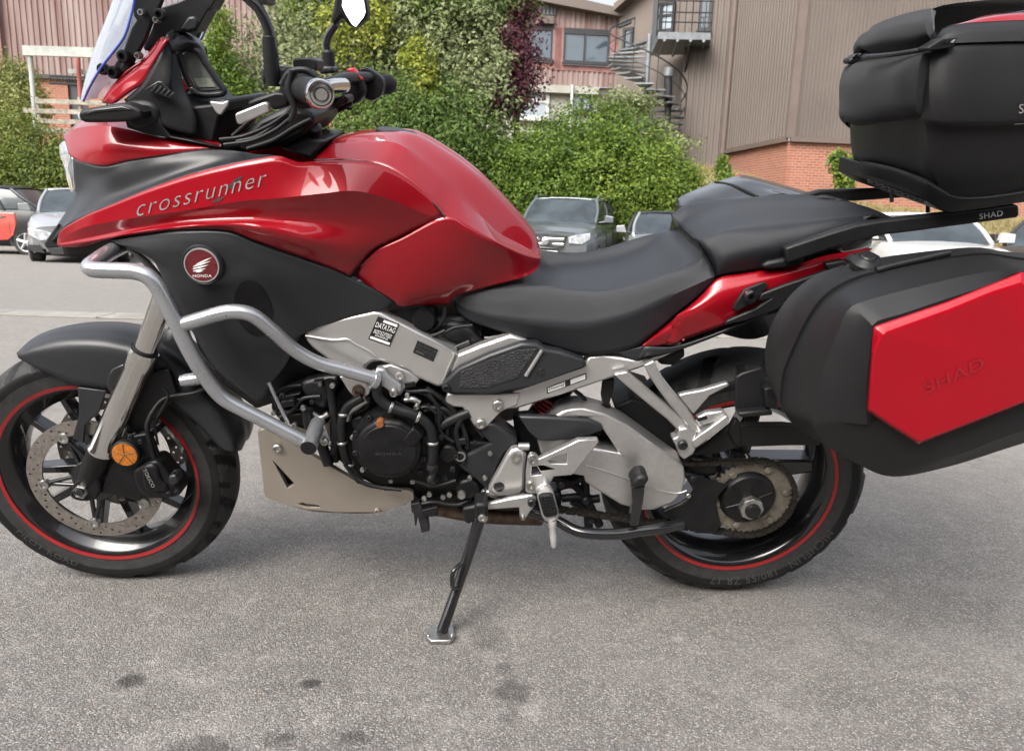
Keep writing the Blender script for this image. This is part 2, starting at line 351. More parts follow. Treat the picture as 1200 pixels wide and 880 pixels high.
# ---- front wheel
def rimprof(hw): return [(.222, -hw), (.229, -hw - .003), (.230, -hw + .005), (.222, -hw + .012), (.212, -hw + .018), (.196, -hw * .35), (.194, 0), (.196, hw * .35), (.212, hw - .018), (.222, hw - .012), (.230, hw - .005), (.229, hw + .003), (.222, hw), (.208, hw - .01), (.186, hw * .35), (.183, 0), (.186, -hw * .35), (.208, -hw + .01), (.216, -hw + .002)]
fw = lathe('front_wheel', FWC, rimprof(.049), MRL, bike, 96, closed=True)
tyre(FWC, .300, .124, 384, 16, fw)
ring('rim_stripe', FWC, .2195, .2274, -.0525, MRS, fw)
lathe('hub', FWC, [(0, -.06), (.03, -.06), (.036, -.05), (.036, .05), (.03, .06), (0, .06)], MRL, fw, 32)
for k in range(10):
    a = math.radians(18 + 72 * (k // 2) + (14 if k % 2 else -14)); a2 = a + (.12 if k % 2 else -.12)
    p0 = FWC + Vector((.033 * math.cos(a), 0, .033 * math.sin(a))); p1 = FWC + Vector((.19 * math.cos(a2), 0, .19 * math.sin(a2)))
    d = (p1 - p0).normalized(); q = d.cross(Vector((0, 1, 0)))
    V = []
    for p, hw, hy in ((p0, .011, .022), (p1, .0075, .016)):
        V += [p + q * hw + Vector((0, -hy, 0)), p - q * hw + Vector((0, -hy, 0)), p - q * hw + Vector((0, hy, 0)), p + q * hw + Vector((0, hy, 0))]
    mk('spoke', V, [(0, 1, 2, 3), (7, 6, 5, 4), (0, 4, 5, 1), (1, 5, 6, 2), (2, 6, 7, 3), (3, 7, 4, 0)], MRL, fw, bevel=.003)
def disc(y, parent):
    c = FWC + Vector((0, y, 0)); outer = []; inner = []
    for i in range(120):
        t = 2 * math.pi * i / 120; outer.append(c + Vector((.150 * math.cos(t), 0, .150 * math.sin(t)))); inner.append(c + Vector((.1165 * math.cos(t), 0, .1165 * math.sin(t))))
    holes = [inner]
    for i in range(60):
        t = 2 * math.pi * i / 60 + .02; r = (.125, .134, .1425)[i % 3]; hc = c + Vector((r * math.cos(t), 0, r * math.sin(t)))
        holes.append([hc + Vector((.0032 * math.cos(q), 0, .0032 * math.sin(q))) for q in [k * math.pi / 4 for k in range(8)]])
    d = plate('brake_disc', outer, MDI, parent, t=.0045, bevel=0, holes=holes)
    for k in range(5):
        a = math.radians(90 + 72 * k + 25)
        for s in (-.26, .26):
            p0 = c + Vector((.045 * math.cos(a + s), .006, .045 * math.sin(a + s))); p1 = c + Vector((.115 * math.cos(a), .006, .115 * math.sin(a)))
            tube('disc_carrier', [p0, p1], .0052, MRL, parent, 8, 2)
        b = c + Vector((.117 * math.cos(a), 0, .117 * math.sin(a)))
        lathe('disc_button', b, [(0, -.003), (.006, -.003), (.006, -.005), (.0115, -.005), (.0125, -.002), (.0125, .008), (0, .008)], MST, parent, 18)
    lathe('disc_hub', c, [(.02, -.002), (.05, -.002), (.052, .0), (.052, .012), (.02, .012)], MRL, parent, 40)
disc(-.068, fw); disc(.063, fw)
sidetext('PILOT ROAD', FWC, .262, .246, (-.0575, -.059), math.radians(215), math.radians(250), fw)
tube('valve_stem', [FWC + Vector((-.185 * .92, -.01, .185 * .45)), FWC + Vector((-.165 * .92, -.035, .165 * .5))], .004, MST, fw, 8, 3)

# ---- fork
for s in (1, -1):
    q = (lambda L: L) if s == 1 else (lambda L: [mir(p) for p in L])
    top, mid, low = q(D_(-.105, [(810, 560)]))[0], q(W_(-.105, [(480, 92)]))[0], q(W_(-.105, [(338, 420)]))[0]
    ax = (low - mid).normalized()
    lathe('fork_stanchion', mid, [(0, .0), (.0215, .0), (.0215, (top - mid).length), (0, (top - mid).length)], MCH, bike, 32, (top - mid))
    L = (low - mid).length
    f = lathe('fork_lower', mid, [(.0216, .002), (.0235, -.002), (.0285, -.004), (.0295, .006), (.0295, .036), (.0275, .040), (.0268, L - .01), (.0295, L - .006), (.0295, L)], MFK, bike, 36, ax)
    lathe('dust_seal', mid, [(.0216, -.010), (.0255, -.008), (.0262, -.002), (.0216, .0)], MRB, f, 30, ax)
    foot = FWC + Vector((0, -.105 * s, 0)); e = low + ax * .02
    lathe('fork_foot', low, [(0, -.004), (.028, -.004), (.0275, .04), (.023, .085), (.016, .1), (0, .1)], MENG, bike, 28, ax)
    plate('axle_clamp', W_(-.125 if s == 1 else .09, [(255, 520), (300, 500), (330, 530), (325, 575), (285, 590), (238, 580), (232, 555)]), MENG, bike, t=.035, bevel=.005, sm=24)
axle = W_(-.128, [(268, 557)])[0]
lathe('axle_nut', axle, [(0, .0), (.013, .0), (.015, -.004), (.0165, -.002), (.0165, .02), (0, .02)], MST, bike, 6); lathe('axle_end', axle + Vector((0, -.001, 0)), [(0, -.004), (.008, -.004), (.009, 0), (0, 0)], MDK, bike, 16)
rf = W_(-.138, [(415, 432)])[0]
r_ = lathe('fork_reflector', rf, [(0, -.003), (.0265, -.002), (.0275, .004), (.0275, .010), (0, .010)], MAM, bike, 40)
lathe('reflector_rim', rf, [(.0275, -.002), (.0305, .0), (.0305, .012), (.0275, .012)], MP, r_, 40)
for k in range(5):
    a = k * 2 * math.pi / 5 + .3; tube('reflector_rib', [rf + Vector((0, -.0032, 0)), rf + Vector((.026 * math.cos(a), -.0026, .026 * math.sin(a)))], .0009, MOR, r_, 6, 2)
# caliper, its bracket and hose
plate('caliper_bracket', W_(-.115, [(360, 480), (420, 375), (500, 360), (540, 470), (590, 560), (560, 580), (420, 580), (330, 560)]), MENG, bike, t=.012, bevel=.004)
cal = plate('brake_caliper', W_(-.135, [(440, 495), (470, 470), (520, 455), (545, 480), (560, 500), (600, 545), (592, 572), (540, 580), (480, 575), (455, 545)]), MENG, bike, t=.055, bevel=.009, sm=40, bseg=3)
plate('caliper_body', W_(-.142, [(470, 480), (515, 470), (535, 520), (560, 545), (520, 560), (480, 545)]), MENG, cal, t=.02, bevel=.006, sm=24)
plate('caliper_piston', W_(-.145, [(560, 505), (585, 500), (595, 525), (575, 540), (558, 528)]), MDK, cal, t=.03, bevel=.004)
for x, y in ((435, 372), (468, 388), (585, 490), (562, 562), (590, 556)): bolt(W_(-.142, [(x, y)])[0], .0055, cal, MDK)
V2, Fc = textmesh('TOKICO', 0, 1.05); decal('caliper_lettering', V2, Fc, (167, 550.5), (178, 571.5), (171, 549), None, MSV, cal, lat=-.1475)
tube('brake_hose', W_(-.12, [(520, 470), (500, 400), (490, 330), (530, 260, -.1), (570, 240, -.09), (640, 230, -.09), (690, 210, -.08)]), .0052, MHO, bike, 10)
tube('sensor_cable', W_(-.11, [(545, 210), (560, 240), (535, 290), (515, 330), (525, 400)]), .003, MHO, bike, 8)
plate('fork_guard', W_(-.09, [(455, 170), (560, 150), (590, 240), (530, 300), (455, 370), (420, 330)]), MP, bike, t=.01, bevel=.003)

# ---- front mudguard: arc over the wheel, lofted across its width
def arcline(pts): return W_(0, pts)
fl_top = arcline([(60, 97, -.03), (105, 62, -.03), (200, 36, -.03), (340, 31, -.03), (450, 48, -.03), (545, 68, -.03), (650, 150, -.03), (730, 245, -.03), (785, 320, -.03), (806, 375, -.03), (800, 415, -.03)])
cent = [Vector((p.x, 0, p.z + .004)) for p in fl_top]
fl_mid = arcline([(62, 105, -.06), (115, 85, -.062), (210, 72, -.064), (330, 75, -.066), (440, 95, -.066), (535, 112, -.066), (625, 190, -.066), (700, 275, -.066), (745, 345, -.066), (775, 395, -.066), (782, 422, -.066)])
fl_low = arcline([(66, 112, -.062), (130, 148, -.07), (195, 178, -.073), (260, 205, -.074), (350, 220, -.074), (450, 235, -.072), (560, 265, -.07), (640, 315, -.07), (690, 365, -.07), (730, 405, -.07), (765, 424, -.07)])
mg_ = loft('front_mudguard', [fl_low, fl_mid, fl_top, cent], MK, bike, 48, 5, mirror=True, solid=.003, ang=50)
LV, LF = quadgrid(12); decal('mudguard_slot', [(a, .5 + (b - .5) * (math.sin(math.pi * min(1, a * .97 + .015)) ** .6)) for a, b in LV], LF, (55.5, 430), (122, 433.5), (56.5, 423.5), mg_, MG, mg_, .0012)
plate('mudguard_stay', W_(-.082, [(258, 210), (352, 222), (330, 290), (283, 335), (278, 395), (240, 380), (262, 300)]), MK, bike, t=.006, bevel=.002, both=True)
plate('stay_clamp', W_(-.088, [(350, 190), (370, 150), (415, 130), (410, 215), (365, 235)]), MG, bike, t=.02, bevel=.004)

# ---- nose: beak, headlight, black mid panel, side fairing
beak = loft('nose_cowl', [A_(-.1, [(60, 652, -.045), (100, 742, -.095), (235, 781, -.148), (360, 755, -.158), (500, 731, -.165), (690, 701, -.16), (792, 690, -.15)]),
      A_(-.1, [(58, 646, -.04), (100, 690, -.085), (222, 690, -.145), (360, 690, -.156), (500, 695, -.162), (690, 690, -.158), (792, 689, -.149)]),
      A_(-.1, [(58, 640, -.035), (110, 605, -.07), (235, 590, -.13), (370, 610, -.14), (500, 645, -.15), (690, 678, -.15), (792, 688, -.145)]),
      A_(-.1, [(58, 637, -.02), (130, 585, -.05), (240, 560, -.09), (370, 575, -.10), (500, 600, -.11), (690, 640, -.12), (792, 670, -.12)]),
      A_(-.0, [(56, 636, 0), (140, 570, 0), (240, 510, 0), (300, 480, 0), (380, 470, 0), (500, 500, 0), (560, 520, 0)])], MR, bike, 40, 4, sharp=(2,), mirror=True)
hl = loft('headlight', [A_(-.1, [(62, 662, -.045), (84, 705, -.078), (100, 752, -.093)]) + D_(-.1, [(345, 100, -.092), (346, 178, -.088)]),
      A_(0, [(50, 668, -.03), (66, 720, -.055)]) + D_(0, [(322, 40, -.06), (332, 110, -.062), (343, 178, -.06)]),
      A_(0, [(40, 688, 0), (48, 740, 0)]) + D_(0, [(300, 40, 0), (318, 110, 0), (340, 176, 0)])], MGL, bike, 20, 5, mirror=True, solid=.006)
plate('headlight_bezel', A_(-.05, [(62, 655), (78, 680), (98, 748), (104, 860), (99, 860), (90, 760), (66, 690)]), MP, hl, t=.012, bevel=.001)
mid = loft('fairing_centre_panel', [A_(-.1, [(102, 745, -.098), (235, 784, -.150), (360, 758, -.160), (500, 735, -.167), (690, 704, -.162), (850, 706, -.158), (1030, 737, -.162)]),
      D_(-.1, [(345, 110, -.094), (500, 110, -.155), (640, 80, -.168), (780, 45, -.174), (960, 14, -.172), (1100, 4, -.165), (1262, 5, -.163)]),
      D_(-.1, [(350, 205, -.094), (430, 210, -.15), (560, 185, -.168), (720, 135, -.180), (900, 78, -.184), (1100, 32, -.182), (1280, 8, -.165)]),
      D_(-.1, [(205, 425, -.10), (252, 400, -.13), (290, 355, -.145), (400, 289, -.177), (520, 239, -.192), (700, 164, -.205), (900, 94, -.212), (1100, 44, -.218), (1290, 11, -.214)])], MK, bike, 44, 5, both=True)
plate('chin_panel', D_(-.12, [(268, 330), (215, 405), (204, 425), (214, 446), (270, 441), (300, 436), (280, 380)]), MK, bike, t=.012, bevel=.003, both=True)
f1 = D_(0, [(268, 408, -.146), (285, 362, -.158), (400, 291, -.182), (520, 241, -.198), (700, 166, -.212), (900, 96, -.219), (1100, 46, -.226), (1200, 27, -.226), (1290, 11, -.222)]) + E_(0, [(170, 140, -.220), (220, 158, -.217), (290, 153, -.212), (430, 151, -.205), (540, 173, -.200), (640, 233, -.195), (715, 305, -.191), (750, 357, -.190)])
f2 = D_(0, [(268, 416, -.147), (400, 345, -.186), (650, 300, -.214), (900, 262, -.228), (1120, 225, -.236)]) + E_(0, [(130, 292, -.238), (300, 274, -.238), (430, 264, -.232), (560, 296, -.215), (650, 335, -.202), (735, 364, -.19)])
f3 = D_(0, [(268, 424, -.148), (400, 395, -.176), (650, 345, -.203), (900, 312, -.216), (1120, 300, -.222)]) + E_(0, [(130, 362, -.222), (300, 372, -.214), (450, 392, -.203), (540, 408, -.195), (600, 428, -.187)])
f4 = D_(0, [(270, 430, -.150), (400, 416, -.178), (650, 368, -.210), (900, 336, -.232), (1120, 332, -.24)]) + E_(0, [(100, 402, -.24), (250, 442, -.23), (350, 470, -.214), (430, 495, -.198), (490, 484, -.186)])
f5 = D_(0, [(272, 434, -.150), (320, 440, -.158), (400, 435, -.168), (520, 402, -.185), (680, 376, -.205), (850, 356, -.225), (1060, 359, -.23)]) + E_(0, [(63, 449, -.225), (210, 501, -.207), (340, 548, -.19), (409, 577, -.18)])
loft('fairing_inner_lip', [[p + Vector((0, .010, .012)) for p in f5], [p + Vector((0, .016, -.022)) for p in f5]], MP, bike, 48, 2, both=True)
fair = loft('side_fairing', [f1, f2, f3, f4, f5], MR, bike, 64, 6, sharp=(1,), both=True, ang=13)
V2, Fc = textmesh('crossrunner', .30, 1.16, -.012); decal('fairing_lettering', V2, Fc, (160.5, 254), (313, 217), (160, 241.5), fair, pm('lettering_silver', (.25, .245, .24), .4, .3), bike, .0018)
QV, QF = quadgrid(8)
MSL = pm('slash_grey', (.05, .02, .022), .4)
for q0, q1, q2 in (((263, 223), (272, 220.5), (277, 208.5)), ((247, 239), (258, 236.3), (252.5, 233))): decal('lettering_slash', QV, QF, q0, q1, q2, fair, MSL, bike, .0009)

# ---- tank
t_bot = E_(0, [(424, 577, -.160), (500, 627, -.168), (578, 674, -.168), (590, 689, -.166), (680, 683, -.152), (773, 681, -.138), (800, 651, -.138), (900, 621, -.138), (1050, 581, -.115), (1108, 541, -.075)])
t_k1 = E_(0, [(432, 565, -.168), (520, 600, -.178), (620, 628, -.18), (720, 625, -.172), (830, 600, -.158), (960, 575, -.135), (1050, 562, -.112), (1109, 534, -.072)])
t_k2 = E_(0, [(450, 540, -.175), (560, 520, -.188), (680, 500, -.19), (800, 500, -.18), (920, 510, -.158), (1040, 525, -.118), (1110, 522, -.072)])
t_rg = E_(0, [(445, 545, -.176), (505, 484, -.184), (605, 434, -.188), (757, 360, -.192), (840, 402, -.190), (930, 448, -.172), (1030, 492, -.125), (1111, 514, -.07)])
t_rg2 = E_(0, [(278, 152, -.125), (430, 153, -.150), (540, 176, -.168), (640, 237, -.180), (722, 315, -.187), (757, 357, -.191), (840, 402, -.190), (930, 448, -.172), (1030, 492, -.125), (1111, 514, -.07)])
t_sh = E_(0, [(300, 122, -.085), (345, 92, -.085), (450, 84, -.085), (580, 88, -.105), (690, 170, -.118), (800, 268, -.122), (905, 370, -.115), (960, 420, -.104), (1040, 462, -.075), (1112, 504, -.05)])
t_si = E_(0, [(288, 130, -.04), (348, 76, -.04), (420, 57, -.04), (570, 47, -.04), (660, 62, -.04), (780, 132, -.04), (870, 200, -.04), (945, 272, -.04), (1015, 347, -.04), (1065, 402, -.035), (1095, 442, -.03), (1113, 490, -.025)])
t_ce = E_(0, [(290, 120, 0), (350, 72, 0), (420, 53, 0), (570, 43, 0), (660, 58, 0), (780, 129, 0), (870, 197, 0), (945, 269, 0), (1015, 345, 0), (1065, 400, 0), (1095, 440, 0), (1113, 490, 0)])
tank = loft('fuel_tank', [t_rg2, t_sh, t_si, t_ce], MR, bike, 56, 6, sharp=(1,), mirror=True, ang=14)
loft('tank_side_panel', [t_bot, t_k1, t_k2, t_rg], MR, bike, 56, 6, both=True, ang=28)
tube('panel_gap', [p + Vector((0, -.0035, .001)) for p in t_rg2[:6]], .0017, MG, tank, 6, 30)
lathe('fuel_cap', t_ce[3].lerp(t_ce[4], .1) + Vector((0, 0, -.002)), [(0, .006), (.035, .006), (.04, .003), (.042, -.004)], MDK, bike, 32, (.1, 0, 1))
plate('tank_front_shroud', E_(-.1, [(150, 105), (240, 68), (325, 78), (282, 128), (265, 147), (215, 130)]), MK, bike, t=.2, bevel=.006)

# ---- seats and tail
s_lo = Q_(0, [(36, 552, -.115), (48, 582, -.118), (100, 621, -.135), (200, 655, -.148), (290, 681, -.155), (420, 721, -.162), (520, 749, -.165), (640, 736, -.166), (735, 702, -.166), (860, 600, -.165), (950, 521, -.162), (1004, 466, -.160)])
s_cr = Q_(0, [(34, 545, -.118), (60, 562, -.126), (150, 598, -.15), (250, 618, -.165), (340, 631, -.175), (430, 637, -.18), (520, 636, -.183), (640, 611, -.185), (740, 575, -.183), (860, 518, -.178), (950, 478, -.17), (1004, 452, -.163)])
s_up = Q_(0, [(38, 540, -.116), (100, 520, -.128), (200, 505, -.140), (300, 495, -.148), (380, 492, -.150), (470, 505, -.155), (560, 510, -.158), (660, 498, -.16), (760, 468, -.16), (850, 440, -.158), (930, 425, -.152), (998, 425, -.148)])
s_si = Q_(0, [(48, 534, -.105), (120, 512, -.10), (220, 492, -.10), (300, 478, -.09)]) + FS(Q_, .115, [(380, 416), (430, 412), (520, 409), (640, 387), (740, 350), (818, 300), (862, 286)]) + Q_(0, [(955, 350, -.11), (992, 392, -.12)])
s_ce = [Vector((p.x, 0, p.z + .002)) for p in s_si]
loft('rider_seat', [s_lo, s_cr, s_up, s_si, s_ce], MSE, bike, 52, 6, sharp=(1,), mirror=True, solid=.006, ang=40)
p_lo = T_(0, [(172, 412, -.155), (250, 400, -.158), (335, 386, -.158), (420, 372, -.15), (520, 340, -.14), (620, 300, -.13), (700, 255, -.115)])
p_cr = T_(0, [(168, 375, -.16), (200, 345, -.172), (300, 322, -.178), (420, 305, -.172), (540, 272, -.16), (640, 245, -.14), (712, 228, -.11)])
p_up = T_(0, [(112, 292, -.13), (200, 262, -.145), (320, 250, -.15), (440, 238, -.148), (560, 220, -.14), (650, 212, -.12), (714, 218, -.09)])
p_si = FS(T_, .09, [(42, 242), (100, 206), (200, 177), (320, 164), (450, 158), (600, 160), (690, 192)])
p_ce = [Vector((p.x, 0, p.z + .004)) for p in p_si]
loft('pillion_seat', [p_lo, p_cr, p_up, p_si, p_ce], MSE, bike, 40, 6, mirror=True, solid=.006, ang=45)
front = [p_lo[0], p_cr[0], p_up[0], p_si[0], p_ce[0]]
rows = [crs(front + [mir(q) for q in reversed(front[:-1])], 30)]; c0 = sum(rows[0], Vector()) / 30
rows.append([q.lerp(c0, .5) for q in rows[0]]); rows.append([q.lerp(c0, .98) for q in rows[0]])
V, Fc = grid(rows); mk('pillion_seat_front', V, Fc, MSE, bike)
tl_lo = Q_(0, [(736, 712, -.168), (800, 712, -.170), (900, 690, -.172)]) + T_(0, [(0, 640, -.172), (100, 610, -.172), (200, 574, -.172), (300, 530, -.17), (420, 470, -.165), (540, 408, -.155), (640, 352, -.14), (690, 322, -.13)])
tl_md = Q_(0, [(738, 708, -.168), (800, 670, -.180), (870, 630, -.184)]) + T_(0, [(20, 560, -.186), (110, 520, -.186), (210, 475, -.182), (310, 440, -.178), (420, 405, -.17), (540, 370, -.16), (640, 338, -.145), (690, 320, -.13)])
tl_up = Q_(0, [(740, 704, -.165), (860, 606, -.168), (950, 527, -.165)]) + T_(0, [(175, 418, -.163), (250, 404, -.162), (335, 390, -.16), (420, 376, -.155), (520, 345, -.148), (600, 330, -.14), (692, 316, -.128)])
tail = loft('tail_panel', [tl_lo, tl_md, tl_up], MR, bike, 44, 6, both=True, ang=30)
plate('tail_recess', T_(-.187, [(235, 500), (265, 455), (330, 430), (345, 440), (305, 495), (240, 528), (225, 520)]), MP, bike, t=.008, bevel=.002)
bolt(T_(-.192, [(283, 477)])[0], .013, bike, MG, 'pannier_mount_bolt', .012)
plate('tail_side_rail', T_(-.188, [(320, 470), (400, 440), (600, 372), (610, 395), (420, 480), (380, 520), (330, 540), (270, 560), (200, 575), (205, 560), (300, 520), (345, 490), (310, 495)]), MP, bike, t=.012, bevel=.003, both=True)
plate('tail_underpanel', Q_(-.165, [(640, 737), (735, 714), (860, 714), (1000, 670), (1200, 585)]) + T_(-.165, [(420, 475), (540, 412), (640, 356), (600, 420), (480, 500), (380, 532), (300, 555), (170, 600), (0, 662)]) + Q_(-.165, [(830, 740), (710, 766)]), MK, bike, t=.33, bevel=.006)
plate('seat_latch_tab', T_(-.185, [(535, 370), (600, 358), (610, 372), (560, 392), (545, 388)]), MP, bike, t=.02, bevel=.003)
loft('tail_lower_strip', [Q_(0, [(745, 716, -.172), (860, 716, -.174), (1000, 672, -.175), (1200, 590, -.172)]), Q_(0, [(712, 766, -.165), (830, 741, -.168), (1000, 680, -.17), (1198, 594, -.17)])], MK, bike, 20, 3, both=True)

# ---- grab rail and luggage rack
def rail(pts_top, pts_bot, lat, t, name, mat=MP, both=False):
    o = plate(name, T_(lat, pts_top + pts_bot[::-1]), mat, bike, t=t, bevel=.004, both=both); return o
rk = rail([(400, 318), (480, 290), (560, 264), (640, 240), (720, 226), (830, 213), (950, 200), (1080, 186), (1176, 171), (1184, 178)], [(410, 368), (480, 344), (560, 318), (640, 296), (730, 274), (830, 262), (950, 246), (1080, 229), (1176, 216), (1186, 208)], -.2, .022, 'luggage_rack')
plate('grab_rail_foot', T_(-.18, [(320, 378), (345, 362), (400, 352), (470, 345), (462, 372), (400, 386), (340, 390)]), MP, bike, t=.05, bevel=.006, both=True)
V2, Fc = textmesh('SHAD', .05, 1.05); decal('rack_lettering', V2, Fc, (1148, 257.3), (1175.5, 253), (1147.5, 250.8), None, MWH, rk, .001, lat=-.2012)
plate('luggage_rack', T_(.19, [(440, 146), (520, 124), (600, 121), (720, 119), (900, 110), (1180, 80), (1180, 110), (900, 140), (720, 154), (640, 160), (540, 160), (450, 158)]), MP, bike, t=.022, bevel=.004)
for px, py in ((1090, 175),): tube('rack_crossbar', [T_(-.19, [(px, py + 30)])[0], mir(T_(-.19, [(px, py + 30)])[0])], .009, MP, bike, 10, 2)
for x, y in ((757, 150), (878, 185)): tube('rack_bolt', [T_(-.08, [(x, y - 30)])[0], T_(-.08, [(x, y + 12)])[0]], .004, MDK, bike, 8, 2)
plate('rear_lamp', T_(-.09, [(560, 322), (640, 290), (700, 280), (690, 315), (600, 335)]), MGL, bike, t=.18, bevel=.005)

# ---- frame, engine and everything hung on it
spar = plate('frame_spar', G_(-.168, [(242, 168), (252, 145), (285, 124), (390, 100), (497, 78), (520, 82), (660, 155), (800, 228), (806, 240), (770, 330), (742, 360), (725, 357), (640, 318), (625, 300), (600, 290), (560, 276), (520, 264), (490, 268), (470, 282), (462, 310), (440, 322), (380, 300), (330, 260), (270, 215), (248, 190)]), MAL, bike, t=.05, bevel=.008, bseg=3, both=True)
tube('weld_bead', G_(-.1690, [(245, 168), (300, 178), (350, 184), (400, 182), (430, 200), (480, 225), (505, 245)]), .0026, MAL, spar, 8)
tube('weld_bead', G_(-.1690, [(796, 232), (770, 290), (748, 345)]), .0028, MAL, spar, 8)
plate('engine_hanger', G_(-.166, [(368, 318), (440, 318), (500, 300), (505, 330), (480, 385), (455, 403), (428, 400), (405, 375)]), MAL, bike, t=.02, bevel=.003)
b_ = lathe('engine_mount_bolt', G_(-.168, [(440, 372)])[0], [(0, .002), (.006, .002), (.007, -.003), (.011, -.003), (.0115, 0), (.0135, 0), (.0135, .004), (0, .004)], MEX, bike, 20)
plate('frame_hanger', G_(-.170, [(505, 285), (560, 275), (620, 298), (665, 330), (640, 358), (612, 362), (596, 390), (575, 392), (545, 360), (508, 340)]), MAC, bike, t=.012, bevel=.003)
plate('crash_bar_clamp', G_(-.19, [(502, 290), (535, 292), (552, 320), (598, 352), (600, 372), (585, 388), (560, 392), (545, 370), (505, 345)]), MSB, bike, t=.02, bevel=.004, sm=0)
bolt(G_(-.192, [(571, 376)])[0], .0085, bike, MST, h=.009); bolt(G_(-.1745, [(592, 317)])[0], .009, bike, MAC, h=.003)
def sticker(p0, px, py, lines, mat=MG):
    st = decal('sticker', QV, QF, p0, px, py, spar, mat, spar, .0012)
    for (a0, b0, a1, b1, s, m) in lines:
        V2, Fc = textmesh(s, 0, 1.0) if s else (QV, QF)
        decal('sticker_print', [(a0 + (a1 - a0) * a, b0 + (b1 - b0) * b) for a, b in V2], Fc, p0, px, py, spar, m, st, .0018)
def g2(x, y): return (280 + x / 3.143, 340 + y / 3.143)
sticker(g2(476, 180), g2(556, 208), g2(512, 97), [(.06, .56, .94, .78, 'DATATAG', MWH), (.3, .84, .94, .95, '', MWH), (.1, .40, .9, .48, 'IDENTIFIED', MWH), (.1, .30, .9, .38, 'PROTECTED', MWH), (.2, .20, .8, .28, 'WARNING', MWH), (.05, .05, .95, .15, '', MWH)])
sticker(g2(640, 230), g2(716, 264), g2(658, 186), [(.06, .66, .94, .88, 'HONDA MOTOR', MDG), (.06, .4, .94, .56, 'VFR800X', MDG), (.1, .14, .5, .3, '', MDG)])
# rear frame rail
fr2 = plate('rear_frame_arm', H_(-.168, [(150, 165), (172, 114), (260, 78), (370, 40), (440, 62), (300, 120), (190, 165), (150, 190)]), MAL, bike, t=.03, bevel=.006, both=True)
fr3 = plate('rear_frame_rail', H_(-.162, [(330, 318), (380, 240), (440, 220), (640, 150), (660, 118), (710, 112), (842, 132), (943, 85), (1000, 60), (1010, 90), (943, 122), (860, 160), (700, 215), (560, 262), (400, 312)]), MAL, bike, t=.035, bevel=.006, both=True)
plate('pivot_gusset', H_(-.166, [(138, 255), (410, 255), (395, 300), (340, 322), (285, 380), (262, 386), (238, 378), (195, 308), (160, 306), (130, 288)]), MAL, bike, t=.03, bevel=.004, both=True)
for x, y, r in ((325, 297, .012), (262, 365, .011)): bolt(H_(-.168, [(x, y)])[0], r, bike, MST, h=.008)
fc = plate('frame_cover', H_(-.185, [(116, 222), (180, 162), (290, 112), (410, 70), (470, 72), (500, 92), (550, 100), (640, 130), (655, 150), (640, 165), (540, 200), (440, 235), (290, 262), (145, 258), (115, 242)]), MK, bike, t=.03, bevel=.006, both=True)
plate('cover_grip_pad', H_(-.1865, [(190, 175), (300, 130), (400, 95), (470, 90), (400, 195), (290, 235), (180, 235)]), pm('knurled_pad', (.018, .018, .02), .6, 0, 0, .2, 60, bump=1., bscale=330, vor=True), fc, t=.004, bevel=.001)
tube('cover_slot', H_(-.187, [(488, 95), (428, 190)]), .004, MAC, fc, 8, 3)
lathe('cover_hole', H_(-.1865, [(485, 178)])[0], [(0, -.0005), (.0075, -.0005), (.0085, .002), (0, .002)], MG, fc, 20); bolt(H_(-.186, [(136, 234)])[0], .008, fc, MP)
V2, Fc = QV, QF
st2 = decal('sticker', QV, QF, (640.8, 461.5), (687.5, 444.5), (640.5, 454.2), fr3, MG, fr3, .0012)
for a0, a1 in ((.03, .46), (.6, .97)): decal('sticker_print', [(a0 + (a1 - a0) * a, .12 + .76 * b) for a, b in QV], QF, (640.8, 461.5), (687.5, 444.5), (640.5, 454.2), fr3, MWH, st2, .0018)
V2, Fc = textmesh('Datatag'); decal('sticker_print', [(.06 + .38 * a, .25 + .5 * b) for a, b in V2], Fc, (640.8, 461.5), (687.5, 444.5), (640.5, 454.2), fr3, MG, st2, .0023)
# engine masses
eng = plate('engine_block', G_(-.13, [(330, 420), (380, 330), (520, 330), (700, 345), (780, 400), (900, 500), (960, 600), (960, 720), (900, 770), (660, 780), (520, 735), (430, 690), (350, 620)]), MENG, bike, t=.26, bevel=.012)
plate('front_cylinder', G_(-.12, [(110, 440), (130, 380), (240, 325), (370, 315), (400, 350), (340, 430), (330, 500), (240, 520), (150, 490)]), MENG, bike, t=.24, bevel=.012)
plate('cylinder_head_cover', G_(-.145, [(225, 350), (260, 330), (368, 318), (360, 360), (330, 410), (318, 440), (290, 432), (250, 400)]), MDK, bike, t=.03, bevel=.008, sm=30)
plate('rear_cylinder', G_(-.12, [(540, 215), (600, 190), (690, 185), (730, 230), (800, 240), (900, 190), (860, 90), (760, 100), (560, 60), (500, 120)]), MENG, bike, t=.24, bevel=.012)
lathe('ignition_cap', G_(-.135, [(665, 232 - 0)])[0], [(0, -.004), (.016, -.004), (.018, 0), (.018, .02), (0, .02)], MENG, bike, 24)
plate('air_duct', E_(-.14, [(545, 705), (700, 690), (725, 720), (715, 780), (640, 770), (560, 735)]), MENG, bike, t=.05, bevel=.01, sm=30)
lathe('throttle_cap', E_(-.150, [(682, 740)])[0], [(0, -.004), (.020, -.004), (.024, .002), (.024, .03), (0, .03)], MENG, bike, 28)
plate('throttle_body', E_(-.13, [(720, 760), (780, 745), (850, 770), (905, 830), (890, 850), (800, 830), (730, 800)]), MDK, bike, t=.06, bevel=.008, sm=28)
tube('fuel_hose', E_(-.14, [(760, 690), (755, 730), (735, 760), (700, 785)]), .005, MHO, bike, 10)
cc = G_(-.205, [(552, 590)])[0]
Rc = (G_(-.205, [(552 + 122, 590)])[0] - cc).length
outl = []
